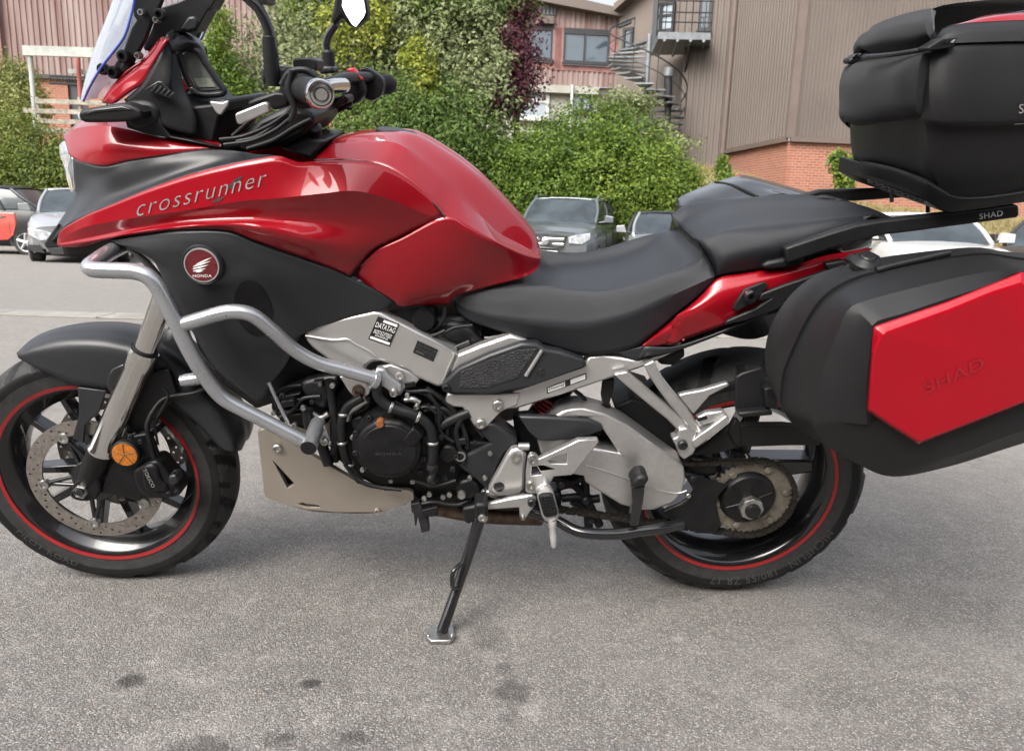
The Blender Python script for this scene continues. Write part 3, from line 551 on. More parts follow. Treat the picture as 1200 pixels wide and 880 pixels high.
for i in range(72):
    t = 2 * math.pi * i / 72; r = Rc * (1 + .012 * math.sin(3 * t + .5) + (.02 if abs(math.sin(4 * t)) > .93 else 0)); outl.append(cc + Vector((r * math.cos(t), 0, r * math.sin(t))))
clu = plate('clutch_cover', outl, MENG, bike, t=.07, bevel=.010, bseg=3)
lathe('cover_face', cc, [(0, -.0035), (Rc * .6, -.003), (Rc * .82, -.002), (Rc * .86, .001)], MENG, clu, 64)
plate('cover_tab', G_(-.2095, [(602, 556), (640, 508), (678, 535), (668, 556), (640, 580), (612, 572)]), MENG, clu, t=.02, bevel=.003)
V2, Fc = textmesh('HONDA', 0, 1.3); decal('cover_lettering', V2, Fc, (440.5, 533.4), (470.5, 533.4), (440.5, 530.2), None, MDG, clu, .001, lat=-.2092)
lathe('oil_filler_cap', G_(-.205, [(520, 490)])[0], [(0, -.006), (.0075, -.006), (.0085, -.003), (.0085, .01), (0, .01)], MOR, clu, 18)
for k in range(10):
    t = k * .628 + .25; bolt(cc + Vector((1.1 * Rc * math.cos(t), .022, 1.1 * Rc * math.sin(t))), .006, eng, MDK)
ring2 = lathe('cover_flange', cc + Vector((0, .03, 0)), [(Rc, -.01), (Rc * 1.16, -.008), (Rc * 1.18, 0), (Rc * 1.18, .05)], MENG, eng, 48)
tube('coolant_hose', G_(-.195, [(505, 345), (515, 395), (560, 432), (650, 462), (702, 505), (714, 570), (713, 645)]), .0105, MHO, bike, 14)
lathe('hose_clip', G_(-.196, [(713, 648)])[0], [(.0115, -.008), (.0125, -.006), (.0125, .006), (.0115, .008)], MDK, bike, 20, (0, .1, -1))
tube('hose_elbow', G_(-.195, [(713, 650), (714, 680), (705, 698), (735, 690, -.17)]), .008, MDK, bike, 12)
tube('coolant_hose', G_(-.175, [(455, 395), (400, 430), (378, 490), (382, 570), (402, 640), (448, 702)]), .0092, MHO, bike, 12)
tube('water_pipe', G_(-.165, [(395, 475), (405, 445), (440, 420), (470, 400)]), .010, MAC, bike, 12)
tube('water_pipe', G_(-.17, [(610, 405), (640, 402), (665, 415)]), .007, MST, bike, 10)
lathe('starter_cap', G_(-.175, [(770, 602)])[0], [(0, -.006), (.017, -.006), (.020, -.002), (.020, .03), (0, .03)], MENG, bike, 28)
lathe('starter_ring', G_(-.17, [(815, 610)])[0], [(.008, -.004), (.012, -.004), (.012, .01), (.008, .01)], MST, bike, 18)
plate('water_pump', G_(-.17, [(800, 720), (840, 700), (880, 720), (880, 760), (840, 775), (805, 760)]), MENG, bike, t=.05, bevel=.006, sm=24)
lathe('pump_boss', G_(-.175, [(820, 755)])[0], [(0, -.004), (.008, -.004), (.01, 0), (.01, .03), (0, .03)], MST, bike, 18)
for x, y in ((787, 658), (775, 752), (668, 668), (640, 702), (683, 765), (702, 750), (540, 730), (752, 800 - 40), (160, 388), (238, 432), (318, 556), (715, 700), (902, 742), (655, 430), (600, 460)): bolt(G_(-.178, [(x, y)])[0], .0058, bike, random.choice([MST, MDK, MST]))
plate('engine_side_case', G_(-.155, [(760, 470), (850, 560), (940, 560), (950, 700), (880, 700), (800, 640), (740, 560)]), MENG, bike, t=.03, bevel=.006)
for pts, r in (([(600, 400), (680, 430), (760, 440), (800, 480)], .006), ([(640, 370), (700, 390), (760, 470), (770, 560)], .005), ([(690, 360), (780, 430), (830, 520), (840, 580)], .006), ([(480, 390), (470, 430), (430, 450)], .005), ([(740, 500), (800, 470), (850, 450)], .012), ([(330, 330), (345, 420), (360, 520), (350, 600)], .009), ([(250, 440), (262, 500), (300, 560), (330, 640)], .012)):
    tube('hose', G_(-.16, pts), r, MHO, bike, 10)
plate('wiring_connector', G_(-.165, [(405, 480), (450, 465), (465, 500), (425, 520)]), MP, bike, t=.03, bevel=.003)
plate('oil_cooler_hose_guard', G_(-.14, [(330, 500), (350, 450), (372, 440), (368, 640), (340, 640)]), MENG, bike, t=.08, bevel=.006)
# radiator mass behind the black side panel
plate('radiator', S_(-.10, [(205, 330), (330, 330), (385, 380), (380, 430), (330, 470), (300, 480), (262, 452), (232, 410)]), MENG, bike, t=.2, bevel=.006)
for k in range(7): plate('radiator_louvre', S_(-.155, [(276 + k * 2, 338 + k * 9), (316, 336 + k * 9), (316, 340 + k * 9), (278 + k * 2, 342 + k * 9)]), MG, bike, t=.03, bevel=.0)
lathe('radiator_cap', S_(-.08, [(322, 354)])[0], [(0, -.004), (.018, -.004), (.02, 0), (.02, .03), (0, .03)], MENG, bike, 24)
sp1 = D_(0, [(522, 407, -.187), (680, 380, -.203), (850, 361, -.222), (1060, 364, -.226)]) + E_(0, [(63, 454, -.22), (210, 506, -.203), (345, 553, -.187), (412, 584, -.176), (500, 628, -.17), (574, 674, -.163)])
sp2 = D_(0, [(545, 425, -.19), (700, 452, -.212), (880, 440, -.229), (1080, 450, -.23)]) + E_(0, [(80, 540, -.222), (210, 580, -.205), (340, 625, -.185), (440, 660, -.172), (500, 680, -.168), (560, 685, -.163)])
sp3 = S_(0, [(176, 302, -.192), (200, 318, -.21), (232, 325, -.222), (262, 333, -.218), (290, 346, -.206), (325, 358, -.195), (362, 366, -.182), (400, 366, -.172), (430, 365, -.168), (448, 363, -.165)])
sp4 = S_(0, [(192, 330, -.19), (208, 345, -.202), (235, 357, -.206), (262, 364, -.2), (290, 372, -.194), (318, 380, -.188), (345, 384, -.18), (370, 380, -.174), (395, 374, -.17), (420, 369, -.167)])
sp5 = S_(0, [(216, 372, -.182), (230, 382, -.19), (250, 390, -.192), (272, 396, -.19), (292, 400, -.186), (312, 402, -.182), (330, 401, -.178), (345, 397, -.174), (352, 393, -.172), (360, 388, -.17)])
sp6 = S_(0, [(246, 424, -.172), (258, 432, -.176), (270, 438, -.178), (284, 440, -.178), (298, 438, -.176), (312, 432, -.174), (322, 425, -.172), (332, 418, -.17), (340, 410, -.17), (347, 403, -.168)])
sp7 = S_(0, [(272, 452, -.165), (284, 460, -.168), (293, 467, -.17), (299, 471, -.17), (305, 472, -.17), (311, 463, -.17), (317, 452, -.17), (323, 444, -.168), (329, 436, -.167), (335, 428, -.166)])
sidep = loft('radiator_side_panel', [sp1, sp2, sp3, sp4, sp5, sp6, sp7], MK, bike, 44, 5, both=True, ang=40)
QO, FO = quadgrid(10)
QO = [(.5 + .5 * (2 * a - 1) * math.sqrt(1 - (2 * b - 1) ** 2 / 2), .5 + .5 * (2 * b - 1) * math.sqrt(1 - (2 * a - 1) ** 2 / 2)) for a, b in QO]
decal('panel_recess', QO, FO, (284, 398), (326, 390), (268, 333), sidep, MENG, bike, .0012)
loft('panel_edge_flange', [D_(0, [(522, 407, -.187), (640, 465, -.186), (715, 530, -.183), (770, 610, -.178), (820, 690, -.176), (868, 760, -.175)]), D_(0, [(530, 412, -.15), (630, 480, -.15), (690, 540, -.15), (745, 620, -.15), (800, 700, -.15), (850, 770, -.15)])], MP, bike, 20, 3)
# round wing emblem
eb = S_(-.235, [(236.5, 311)])[0]; ebr = (S_(-.235, [(257, 311)])[0] - eb).length
emb = lathe('emblem', eb, [(0, -.001), (ebr * .93, -.001), (ebr * .93, .004), (0, .004)], pm('emblem_red', (.12, .008, .012), .3, .2, .6), bike, 48)
lathe('emblem_ring', eb, [(ebr * .93, -.002), (ebr, -.002), (ebr * 1.01, .006), (ebr * .93, .006)], MSV, emb, 48)
lathe('emblem_boss', eb, [(ebr * 1.01, .002), (ebr * 1.12, .0), (ebr * 1.22, .006), (ebr * 1.3, .02)], MK, emb, 48)
V2, Fc = textmesh('HONDA', 0, 1.05); decal('emblem_lettering', V2, Fc, (226, 325), (248, 325), (226, 321.8), None, MWH, emb, .0006, lat=-.2365)
for k in range(5):
    a0, a1 = [((229, 319.2), (238, 317.6)), ((226, 318.4), (241.5, 314.8)), ((225.3, 315.8), (244.5, 310.6)), ((226, 313), (247, 306.2)), ((229, 310.6), (249, 301.6))][k]; plate('emblem_wing_feather', S_(-.2370, [a0, (a0[0] + (a1[0] - a0[0]) * .5, a0[1] + (a1[1] - a0[1]) * .5 + .9), (a1[0] - .8, a1[1] + .3), a1, (a0[0] + (a1[0] - a0[0]) * .5, a0[1] + (a1[1] - a0[1]) * .5 - 1.1), (a0[0] + 1.5, a0[1] - 1.4)]), MWH, emb, t=.0008, bevel=0)
# crash bars
cbm = MSB
cb = tube('crash_bar', S_(0, [(146, 287, -.14), (128, 296, -.20), (113, 306, -.25), (105, 312.5, -.277), (110, 316, -.287), (130, 317, -.287), (158, 318.5, -.285), (176, 326, -.285), (189, 344, -.284), (206, 378, -.282), (226, 418, -.275), (246, 449, -.265), (262, 467, -.258), (285, 480, -.252), (318, 497, -.245), (362, 520, -.235)]), .0143, cbm, bike, 18, 120)
tube('crash_bar_branch', S_(0, [(207, 382, -.278), (225, 377, -.278), (262, 366.5, -.274), (284, 366, -.270), (300, 372, -.265), (322, 390, -.252), (345, 410, -.236), (372, 425, -.222), (405, 434, -.208), (440, 444, -.195)]), .0138, cbm, cb, 18, 80)
tube('crash_bar', [mir(p) for p in S_(0, [(140, 293, -.18), (112, 306, -.262), (101, 313, -.280), (106, 316.5, -.285), (158, 318.5, -.285), (189, 344, -.284), (226, 418, -.275), (262, 467, -.258), (318, 497, -.245), (362, 520, -.235)])], .0143, cbm, bike, 14, 60)
tube('crash_bar_stub', G_(0, [(292, 492, -.17), (270, 545, -.225), (257, 580, -.255)]), .0165, cbm, cb, 18, 10)
lathe('crash_bar_plug', G_(-.2555, [(256, 581)])[0], [(0, -.002), (.0150, -.002), (.0162, .001), (.0162, .004), (0, .004)], MP, cb, 24, (0, .95, .1))
plate('crash_bar_lug', G_(-.19, [(262, 500), (290, 485), (318, 505), (335, 550), (328, 570), (305, 575), (285, 540)]), MSB, cb, t=.01, bevel=.003); bolt(G_(-.193, [(316, 557)])[0], .008, cb)
tube('clamp_ring', G_(0, [(488, 328, -.198), (505, 333, -.193)]), .0185, cbm, cb, 18, 2)
lathe('oil_line_fitting', W_(-.09, [(650, 182)])[0], [(0, -.03), (.012, -.03), (.014, -.02), (.014, .03), (0, .03)], MSB, bike, 18, (1, .2, .1))
tube('stay_wire', G_(-.17, [(110, 340), (145, 415), (182, 490)]), .0042, MSB, bike, 8)
# belly pan
plate('belly_pan', G_(-.15, [(68, 522), (80, 514), (100, 512), (180, 555), (260, 604), (360, 662), (450, 716), (490, 730), (540, 737), (625, 738), (643, 748), (644, 772), (620, 784), (560, 808), (500, 818), (360, 818), (250, 808), (170, 790), (98, 762), (92, 740)]), MBP, bike, t=.014, bevel=.007, bseg=3, holes=[G_(-.15, [(125, 627), (207, 716), (178, 730)]), G_(-.15, [(215, 786), (240, 783), (295, 793), (298, 800), (245, 800)])], both=True)
loft('belly_pan_tray', [G_(0, [(98, 764, -.14), (250, 810, -.14), (360, 820, -.14), (500, 820, -.14), (620, 786, -.14)]), G_(0, [(98, 764, .14), (250, 810, .14), (360, 820, .14), (500, 820, .14), (620, 786, .14)])], MBP, bike, 20, 6)
plate('belly_pan_inner', G_(-.11, [(110, 600), (240, 600), (380, 690), (480, 750), (420, 790), (160, 770)]), MENG, bike, t=.02, bevel=.0)
bolt(G_(-.153, [(142, 582)])[0], .010, bike, MST); bolt(G_(-.152, [(510, 812)])[0], .007, bike, MBP)
tube('exhaust_pipe', H_(0, [(20, 660, -.02), (120, 672, -.04), (220, 690, -.05), (330, 700, -.04), (480, 705, 0)]), .024, MEX, bike, 16)
# pivot covers, rearset, pegs, levers
plate('sprocket_cover', H_(-.165, [(178, 522), (210, 480), (300, 440), (262, 405), (258, 390), (290, 362), (315, 368), (398, 428), (398, 452), (385, 470), (355, 475), (330, 520), (300, 600), (280, 612), (262, 590)]), MK, bike, t=.06, bevel=.006)
pv = plate('pivot_plate', K_(-.190, [(62, 522), (130, 400), (185, 300), (215, 262), (250, 252), (288, 262), (312, 295), (305, 400), (298, 515), (270, 545), (200, 560), (125, 562)]), MAL, bike, t=.025, bevel=.006, both=True)
lathe('pivot_bolt', K_(-.191, [(247, 310)])[0], [(0, .004), (.007, .004), (.0085, -.004), (.0125, -.004), (.0135, 0), (.0135, .004), (0, .004)], MST, bike, 6)
lathe('pivot_hole', K_(-.1905, [(136, 497)])[0], [(0, -.0006), (.0115, -.0006), (.0125, .002), (0, .002)], MG, pv, 24)
tube('pivot_lug', K_(-.18, [(262, 238), (330, 238)]), .0085, MAC, bike, 14, 2)
plate('pivot_lower_bracket', K_(-.17, [(20, 545), (70, 520), (150, 570), (300, 560), (330, 600), (120, 580)]), MAC, bike, t=.02, bevel=.004)
rs = plate('footrest_bracket', K_(-.215, [(322, 318), (335, 296), (355, 290), (378, 300), (392, 320), (430, 302), (540, 252), (640, 200), (775, 194), (780, 212), (700, 310), (622, 412), (600, 424), (492, 432), (475, 468), (440, 492), (425, 530), (370, 545), (308, 530), (310, 420)]), MAC, bike, t=.016, bevel=.004, bseg=3, holes=[K_(-.215, [(452, 332), (520, 296), (574, 282), (574, 352), (470, 350)]), K_(-.215, [(348, 368), (380, 366), (412, 422), (344, 428)])])
for x, y in ((353, 325), (340, 488)): lathe('footrest_bolt', K_(-.217, [(x, y)])[0], [(0, .0), (.005, .0), (.0058, -.005), (.009, -.005), (.010, 0), (.010, .004), (0, .004)], MST, rs, 16)
plate('footrest_hinge', K_(-.235, [(365, 520), (400, 490), (440, 470), (470, 500), (488, 545), (440, 560), (390, 560)]), MAC, bike, t=.03, bevel=.005)
pg = plate('footrest', K_(-.262, [(382, 568), (400, 548), (478, 540), (490, 552), (526, 690), (512, 716), (470, 735), (430, 722), (412, 690)]), MAC, bike, t=.03, bevel=.005)
plate('footrest_rubber', K_(-.268, [(390, 570), (405, 552), (474, 546), (484, 556), (516, 672), (505, 690), (440, 700), (424, 686)]), MRB, pg, t=.012, bevel=.004)
for i in range(4):
    for j in range(7):
        a = (i + .5) / 4; b = (j + .6) / 8; x = 398 + 82 * a + 34 * b; y = 562 + 128 * b - 6 * a
        plate('rubber_rib', K_(-.270, [(x - 8, y - 7), (x + 8, y - 8), (x + 9, y + 5), (x - 7, y + 6)]), MRB, pg, t=.004, bevel=.0006)
lathe('footrest_feeler', K_(-.262, [(480, 720)])[0], [(0, 0), (.0085, 0), (.0085, .012), (.0072, .014), (.0078, .03), (.0062, .052), (.003, .056), (0, .056)], MSV, pg, 16, (.1, -.35, -1))
gl = plate('gear_lever', K_(-.22, [(52, 612), (180, 580), (300, 560), (352, 548), (378, 570), (374, 615), (340, 655), (312, 700), (285, 708), (270, 690), (265, 632), (160, 640), (60, 646)]), MAC, bike, t=.012, bevel=.003)
bolt(K_(-.223, [(347, 598)])[0], .009, gl, MDK); bolt(K_(-.223, [(290, 692)])[0], .005, gl)
plate('lever_rubber', K_(-.25, [(-20, 622), (30, 608), (60, 620), (62, 690), (30, 715), (-15, 700)]), MP, gl, t=.05, bevel=.008, sm=20); bolt(K_(-.252, [(28, 698)])[0], .0085, gl, MST, h=.003)
# front of engine underside bracket
plate('stand_spring_bracket', O_(-.16, [(45, 130), (90, 120), (130, 200), (140, 262), (100, 270), (82, 190), (75, 235), (68, 235), (60, 160)]), MDK, bike, t=.02, bevel=.002)
plate('wiring_bracket', O_(-.165, [(100, 160), (180, 140), (180, 188), (110, 195)]), MP, bike, t=.02, bevel=.002)
plate('sump', H_(-.13, [(-10, 590), (250, 600), (330, 640), (560, 620), (560, 690), (330, 690), (200, 670), (20, 650)]), MENG, bike, t=.24, bevel=.008)
# swingarm
sw = plate('swingarm', H_(-.165, [(480, 470), (470, 430), (500, 380), (530, 340), (560, 322), (600, 312), (650, 310), (720, 330)]) + R_(-.165, [(150, 325), (240, 390), (335, 458), (340, 500), (328, 545), (295, 580), (245, 598), (195, 600), (130, 582), (70, 545), (15, 510)]) + H_(-.165, [(640, 558), (560, 545), (500, 520)]), MAC, bike, t=.07, bevel=.016, bseg=4, holes=[H_(-.165, [(600, 345), (655, 350), (700, 372), (735, 420), (775, 478), (690, 458), (640, 455), (600, 400)])])
tube('weld_bead', H_(-.1660, [(650, 520), (720, 540), (790, 565), (870, 598), (943, 618), (990, 622), (1020, 612)]), .0018, MAC, sw, 8)
plate('swingarm_guard', H_(-.175, [(400, 340), (520, 342), (660, 352), (705, 372), (715, 392), (640, 420), (530, 432), (470, 430), (440, 400)]), MK, bike, t=.02, bevel=.005)
plate('swingarm_inner', H_(-.10, [(380, 340), (640, 320), (900, 480), (1000, 560), (900, 640), (560, 560), (400, 520)]), MENG, bike, t=.03, bevel=.004)
# shock
lathe('shock_absorber', H_(-.05, [(500, 310)])[0], [(0, -.07), (.03, -.07), (.03, .07), (0, .07)], MENG, bike, 24, (.5, 0, .9))
for k in range(4): lathe('shock_spring', H_(-.08, [(505 + k * 3, 322 - k * 16)])[0], [(.026, -.004), (.034, -.002), (.034, .002), (.026, .004)], MSR, bike, 24, (.5, .1, .9))
tube('brake_line', H_(-.12, [(590, 230), (640, 270), (660, 300), (740, 300)]), .005, MHO, bike, 8)
plate('hose_bracket', H_(-.13, [(712, 205), (755, 200), (752, 240), (735, 300), (712, 300), (705, 260)]), MP, bike, t=.012, bevel=.003)
# rear mudguard / hugger and black inner parts
plate('hugger_front', J_(-.09, [(150, 400), (270, 350), (430, 400), (520, 540), (560, 730), (500, 740), (380, 640), (230, 500)]), MP, bike, t=.18, bevel=.006)
plate('hugger_arm', J_(-.15, [(640, 690), (720, 640), (880, 510), (1200, 510), (1380, 530), (1420, 640), (1230, 640), (930, 650), (780, 690), (660, 700)]), MP, bike, t=.02, bevel=.005)
plate('hugger_rib', J_(-.157, [(895, 480), (925, 490), (930, 640), (900, 640), (850, 560)]), MP, bike, t=.02, bevel=.003)
plate('pannier_bracket', J_(-.20, [(900, 220), (940, 195), (1060, 160), (1075, 400), (910, 430), (895, 400)]), MP, bike, t=.01, bevel=.003)
plate('pannier_bracket_bar', J_(-.22, [(910, 440), (1090, 420), (1130, 430), (1125, 455), (930, 470)]), MP, bike, t=.03, bevel=.005)
plate('pannier_bracket_slats', J_(-.215, [(1075, 290), (1150, 280), (1160, 420), (1080, 410)]), MP, bike, t=.03, bevel=.004)
plate('rear_brake_hose_clip', J_(-.13, [(440, 90), (510, 70), (585, 40), (590, 95), (520, 150), (440, 145), (410, 110)]), MP, bike, t=.04, bevel=.005)
# pillion footrest bracket
def bar(pts, lat, t=.016, nm='pillion_bracket'): return plate(nm, J_(lat, pts), MAC, bike, t=t, bevel=.004, bseg=3)
plb = bar([(152, 205), (180, 196), (235, 185), (300, 240), (400, 325), (490, 400), (580, 480), (640, 545), (600, 560), (560, 560), (480, 480), (380, 400), (260, 300)], -.185)
bar([(335, 148), (400, 118), (450, 220), (520, 310), (600, 400), (650, 480), (692, 552), (640, 570), (580, 490), (490, 385), (420, 290), (370, 215)], -.187)
bar([(548, 330), (590, 318), (700, 298), (850, 252), (862, 274), (740, 335), (690, 390), (640, 450), (600, 400)], -.186)
bar([(510, 600), (545, 585), (550, 540), (600, 530), (660, 560), (650, 600), (655, 660), (640, 690), (585, 726), (556, 700), (540, 650)], -.195, .03)
bolt(J_(-.197, [(573, 632)])[0], .0105, plb, MDK)
pp = plate('pillion_footrest', J_(-.20, [(630, 610), (740, 530), (840, 455), (862, 470), (855, 500), (740, 590), (655, 655), (640, 650)]), MAC, bike, t=.03, bevel=.004)
plate('pillion_footrest', J_(-.19, [(660, 470), (720, 440), (820, 425), (845, 440), (840, 470), (740, 505), (690, 520)]), MAC, bike, t=.02, bevel=.004)
plate('pillion_footrest_pad', J_(-.192, [(655, 475), (720, 455), (730, 475), (670, 492)]), MRB, pp, t=.01, bevel=.002)
# rear wheel
rw = lathe('rear_wheel', RWC, rimprof(.074), MRL, bike, 96, closed=True)
tyre(RWC, .315, .182, 384, 14, rw)
ring('rim_stripe', RWC, .2195, .2274, -.0775, MRS, rw)
lathe('hub', RWC, [(0, -.05), (.05, -.05), (.055, -.03), (.055, .07), (0, .07)], MRL, rw, 36)
for k in range(5):
    a = math.radians(72 * k + 5)
    p0 = RWC + Vector((.05 * math.cos(a), .03, .05 * math.sin(a))); p1 = RWC + Vector((.19 * math.cos(a + .1), .0, .19 * math.sin(a + .1))); d = (p1 - p0).normalized(); q = d.cross(Vector((0, 1, 0)))
    V = []
    for p, hw, hy in ((p0, .03, .03), (p1, .017, .03)): V += [p + q * hw + Vector((0, -hy, 0)), p - q * hw + Vector((0, -hy, 0)), p - q * hw + Vector((0, hy, 0)), p + q * hw + Vector((0, hy, 0))]
    mk('spoke', V, [(0, 1, 2, 3), (7, 6, 5, 4), (0, 4, 5, 1), (1, 5, 6, 2), (2, 6, 7, 3), (3, 7, 4, 0)], MRL, rw, bevel=.006)
sidetext('MICHELIN   180/55 ZR 17', RWC, .246, .266, (-.0835, -.0865), math.radians(-25), math.radians(-98), rw)
sc0 = N_(-.135, [(552, 456)])[0]
def spr_out():
    o = []
    T = 43
    for i in range(T * 4): r = .094 if i % 4 in (0, 1) else .088; t = 2 * math.pi * i / (T * 4); o.append(sc0 + Vector((r * math.cos(t), 0, r * math.sin(t))))
    return o
spk = plate('rear_sprocket', spr_out(), MSPK, bike, t=.007, bevel=0, holes=[[sc0 + Vector((.052 * math.cos(t), 0, .052 * math.sin(t))) for t in [k * .2618 for k in range(24)]]])
for k in range(6):
    t = k * 1.047 + .2; lathe('sprocket_nut', sc0 + Vector((.076 * math.cos(t), -.001, .076 * math.sin(t))), [(0, -.006), (.006, -.006), (.007, -.004), (.0095, -.003), (.0095, 0), (0, 0)], MSPK, spk, 6)
hc = N_(-.150, [(535, 470)])[0]
hubc = lathe('hub_cover', hc, [(0, -.004), (.03, -.004), (.056, -.001), (.062, .006), (.064, .02), (.064, .06), (0, .06)], MENG, bike, 48)
for k in range(6):
    t = k * 1.047 + .4; tube('hub_cover_rib', [hc + Vector((.022 * math.cos(t), -.005, .022 * math.sin(t))), hc + Vector((.052 * math.cos(t), -.002, .052 * math.sin(t)))], .002, MENG, hubc, 6, 2)
an = N_(-.168, [(556, 532)])[0]
lathe('rear_axle_nut', an, [(.017, -.004), (.026, -.002), (.027, .0), (.027, .022), (.02, .024)], MST, bike, 8, ang=20); lathe('axle_nut_core', an, [(0, -.014), (.0155, -.014), (.017, -.011), (.017, .02), (0, .02)], MP, bike, 24)
# chain: plates along a loop round the sprocket
fs = H_(-.135, [(330, 590)])[0]; cr_ = .0955
path = []
for i in range(40):
    t = math.radians(100 - i * 200 / 39); path.append(sc0 + Vector((cr_ * math.cos(t), 0, cr_ * math.sin(t))))
for i in range(1, 24): path.append(path[39].lerp(fs + Vector((0, 0, -.04)), i / 24) if i else path[39])
for i in range(24): path.append((fs + Vector((0, 0, .05))).lerp(path[0], i / 24))
ch = None; dd = crs(path, 116, True)
lm = None
for i, p in enumerate(dd):
    q = dd[(i + 1) % len(dd)]; d = (q - p); L = d.length; d.normalize(); nn = d.cross(Vector((0, 1, 0))); mm = (p + q) / 2
    yo = -.006 if i % 2 else -.0035
    if lm is None:
        V = []; Fc = []
        for sy in (-1, 1):
            base = len(V); k = 12
            for t in range(k):
                a = 2 * math.pi * t / k; x = (L * .5 if math.cos(a) > 0 else -L * .5) + .0062 * math.cos(a); z = .0062 * math.sin(a) * (.8 if abs(math.cos(a)) < .5 else 1)
                V.append((x, sy * .0055 - .001, z)); V.append((x, sy * .0055 + .001, z))
            Fc.append(tuple(base + 2 * t for t in range(k))); Fc.append(tuple(base + 2 * t + 1 for t in reversed(range(k))))
            for t in range(k): a, b = base + 2 * t, base + 2 * ((t + 1) % k); Fc.append((a, a + 1, b + 1, b))
        ch = mk('chain_link', V, Fc, MCHN, bike, smooth=False); lm = ch.data; o = ch
    else: o = bpy.data.objects.new('chain_link', lm); COL.objects.link(o); o.parent = bike
    o.matrix_local = Matrix(((d.x, 0, -nn.x, mm.x), (d.y, 1, -nn.y, mm.y + yo * (1 if i % 2 else .2)), (d.z, 0, -nn.z, mm.z), (0, 0, 0, 1)))
fin = plate('chain_fin', N_(-.158, [(108, 300), (165, 305), (300, 350), (405, 380), (350, 440), (328, 500), (345, 580), (365, 640), (312, 692), (200, 690), (90, 640), (0, 580), (-20, 545), (90, 500), (150, 460), (185, 420), (150, 360)]), MENG, bike, t=.01, bevel=.004)
bolt(N_(-.160, [(177, 332)])[0], .006, fin, MDK); bolt(N_(-.162, [(145, 440)])[0], .006, fin, MST)
plate('eccentric_housing', N_(-.14, [(130, 250), (230, 200), (330, 240), (330, 320), (200, 330), (120, 300)]), MENG, bike, t=.06, bevel=.012, sm=26)
# stands
cst = tube('centre_stand', H_(0, [(420, 680, -.15), (540, 722, -.17), (600, 755, -.19), (660, 770, -.2), (760, 772, -.2), (850, 760, -.195), (930, 750, -.19), (1000, 735, -.17)]), .0125, MG, bike, 14)
plate('stand_tang', H_(-.215, [(818, 600), (870, 590), (862, 660), (848, 745), (812, 748), (822, 660)]), MG, cst, t=.03, bevel=.006); plate('stand_tang_pad', H_(-.235, [(815, 590), (840, 562), (870, 556), (886, 572), (868, 600), (825, 610)]), MP, cst, t=.05, bevel=.008)
for pts in ([(540, 600), (600, 590), (660, 640), (700, 640)], [(560, 640), (640, 640), (680, 700), (700, 740)], [(520, 560), (600, 580), (640, 560), (650, 640)], [(600, 650), (650, 690), (660, 750)]): tube('linkage', H_(-.11, pts), .010, MENG, bike, 8)
for x, y in ((560, 590), (650, 650), (670, 720)): lathe('linkage_joint', H_(-.12, [(x, y)])[0], [(0, -.006), (.007, -.006), (.010, -.002), (.010, .02), (0, .02)], MDK, bike, 14)
ft = PG(516, 744); top = O_(-.17, [(388, 195)])[0]; kn = top.lerp(ft, .44) + Vector((.004, .012, 0))
ss = tube('side_stand', [top, kn, ft + Vector((.004, 0, .012))], [.0135, .0125, .0115, .0125], MG, bike, 14, 24)
plate('side_stand_pivot', O_(-.175, [(300, 150), (350, 140), (385, 130), (420, 135), (425, 175), (400, 205), (360, 215), (330, 232), (305, 215)]), MP, ss, t=.04, bevel=.006); bolt(O_(-.178, [(399, 197)])[0], .012, ss, MST, h=.003)
kp = top.lerp(ft, .46); tube('side_stand_tab', [kp + Vector((-.002, -.012, .03)), kp + Vector((-.018, -.03, .02)), kp + Vector((-.018, -.03, -.02)), kp + Vector((-.004, -.01, -.032))], .005, MG, ss, 10)
lw = PG(516, 748)
fpv = [PG(498.5, 751), PG(503, 742), PG(507, 735), PG(531, 736), PG(533, 750), PG(528, 755.5), PG(505, 755.5)]
upz = BMI3 @ Vector((0, 0, 1))
pf = plate('side_stand_foot', [p + upz * .011 for p in fpv], MST, ss, t=.010, bevel=.0025, dirv=-upz)
for i in (0, 4): bolt(fpv[i].lerp(lw, .2) + upz * .012, .003, pf, MST, axis=upz, h=.002)

# ---- small plumbing, clips and wiring round the engine
for pts, r, m_, lt in (([(560, 350), (620, 372), (700, 372), (745, 400)], .0045, MHO, -.165), ([(575, 410), (640, 440), (690, 430), (730, 455)], .0035, MHO, -.172), ([(700, 380), (735, 440), (742, 520), (790, 560)], .004, MHO, -.17), ([(820, 470), (800, 520), (815, 590), (830, 640)], .0055, MHO, -.168), ([(850, 420), (860, 480), (900, 540)], .004, MHO, -.16), ([(120, 400), (170, 360), (230, 350)], .005, MHO, -.14), ([(150, 470), (200, 440), (235, 400), (300, 390)], .0045, MDK, -.15), ([(265, 450), (300, 470), (330, 455)], .006, MAC, -.155), ([(390, 640), (430, 690), (500, 722), (600, 735)], .0045, MHO, -.19), ([(640, 700), (720, 720), (800, 700)], .004, MHO, -.18), ([(655, 790), (720, 780), (800, 790), (860, 770)], .005, MDK, -.15), ([(560, 100), (620, 150), (700, 170), (760, 150)], .005, MHO, -.15), ([(730, 250), (790, 215), (850, 190)], .006, MDK, -.14), ([(740, 170), (790, 140), (860, 130)], .004, MHO, -.15)):
    tube('hose', G_(lt, pts), r, m_, bike, 8)
for x, y, rr_ in ((560, 432, .0118), (660, 468, .0118), (714, 560, .0118), (385, 455, .0105), (380, 560, .0105), (404, 640, .0105)):
    lathe('hose_clip', G_(-.195 if rr_ > .011 else -.175, [(x, y)])[0], [(rr_, -.003), (rr_ + .0008, -.002), (rr_ + .0008, .002), (rr_, .003)], MST, bike, 18, (.7 if x in (560, 660) else .05, 0, -1 if x not in (560, 660) else -.3))
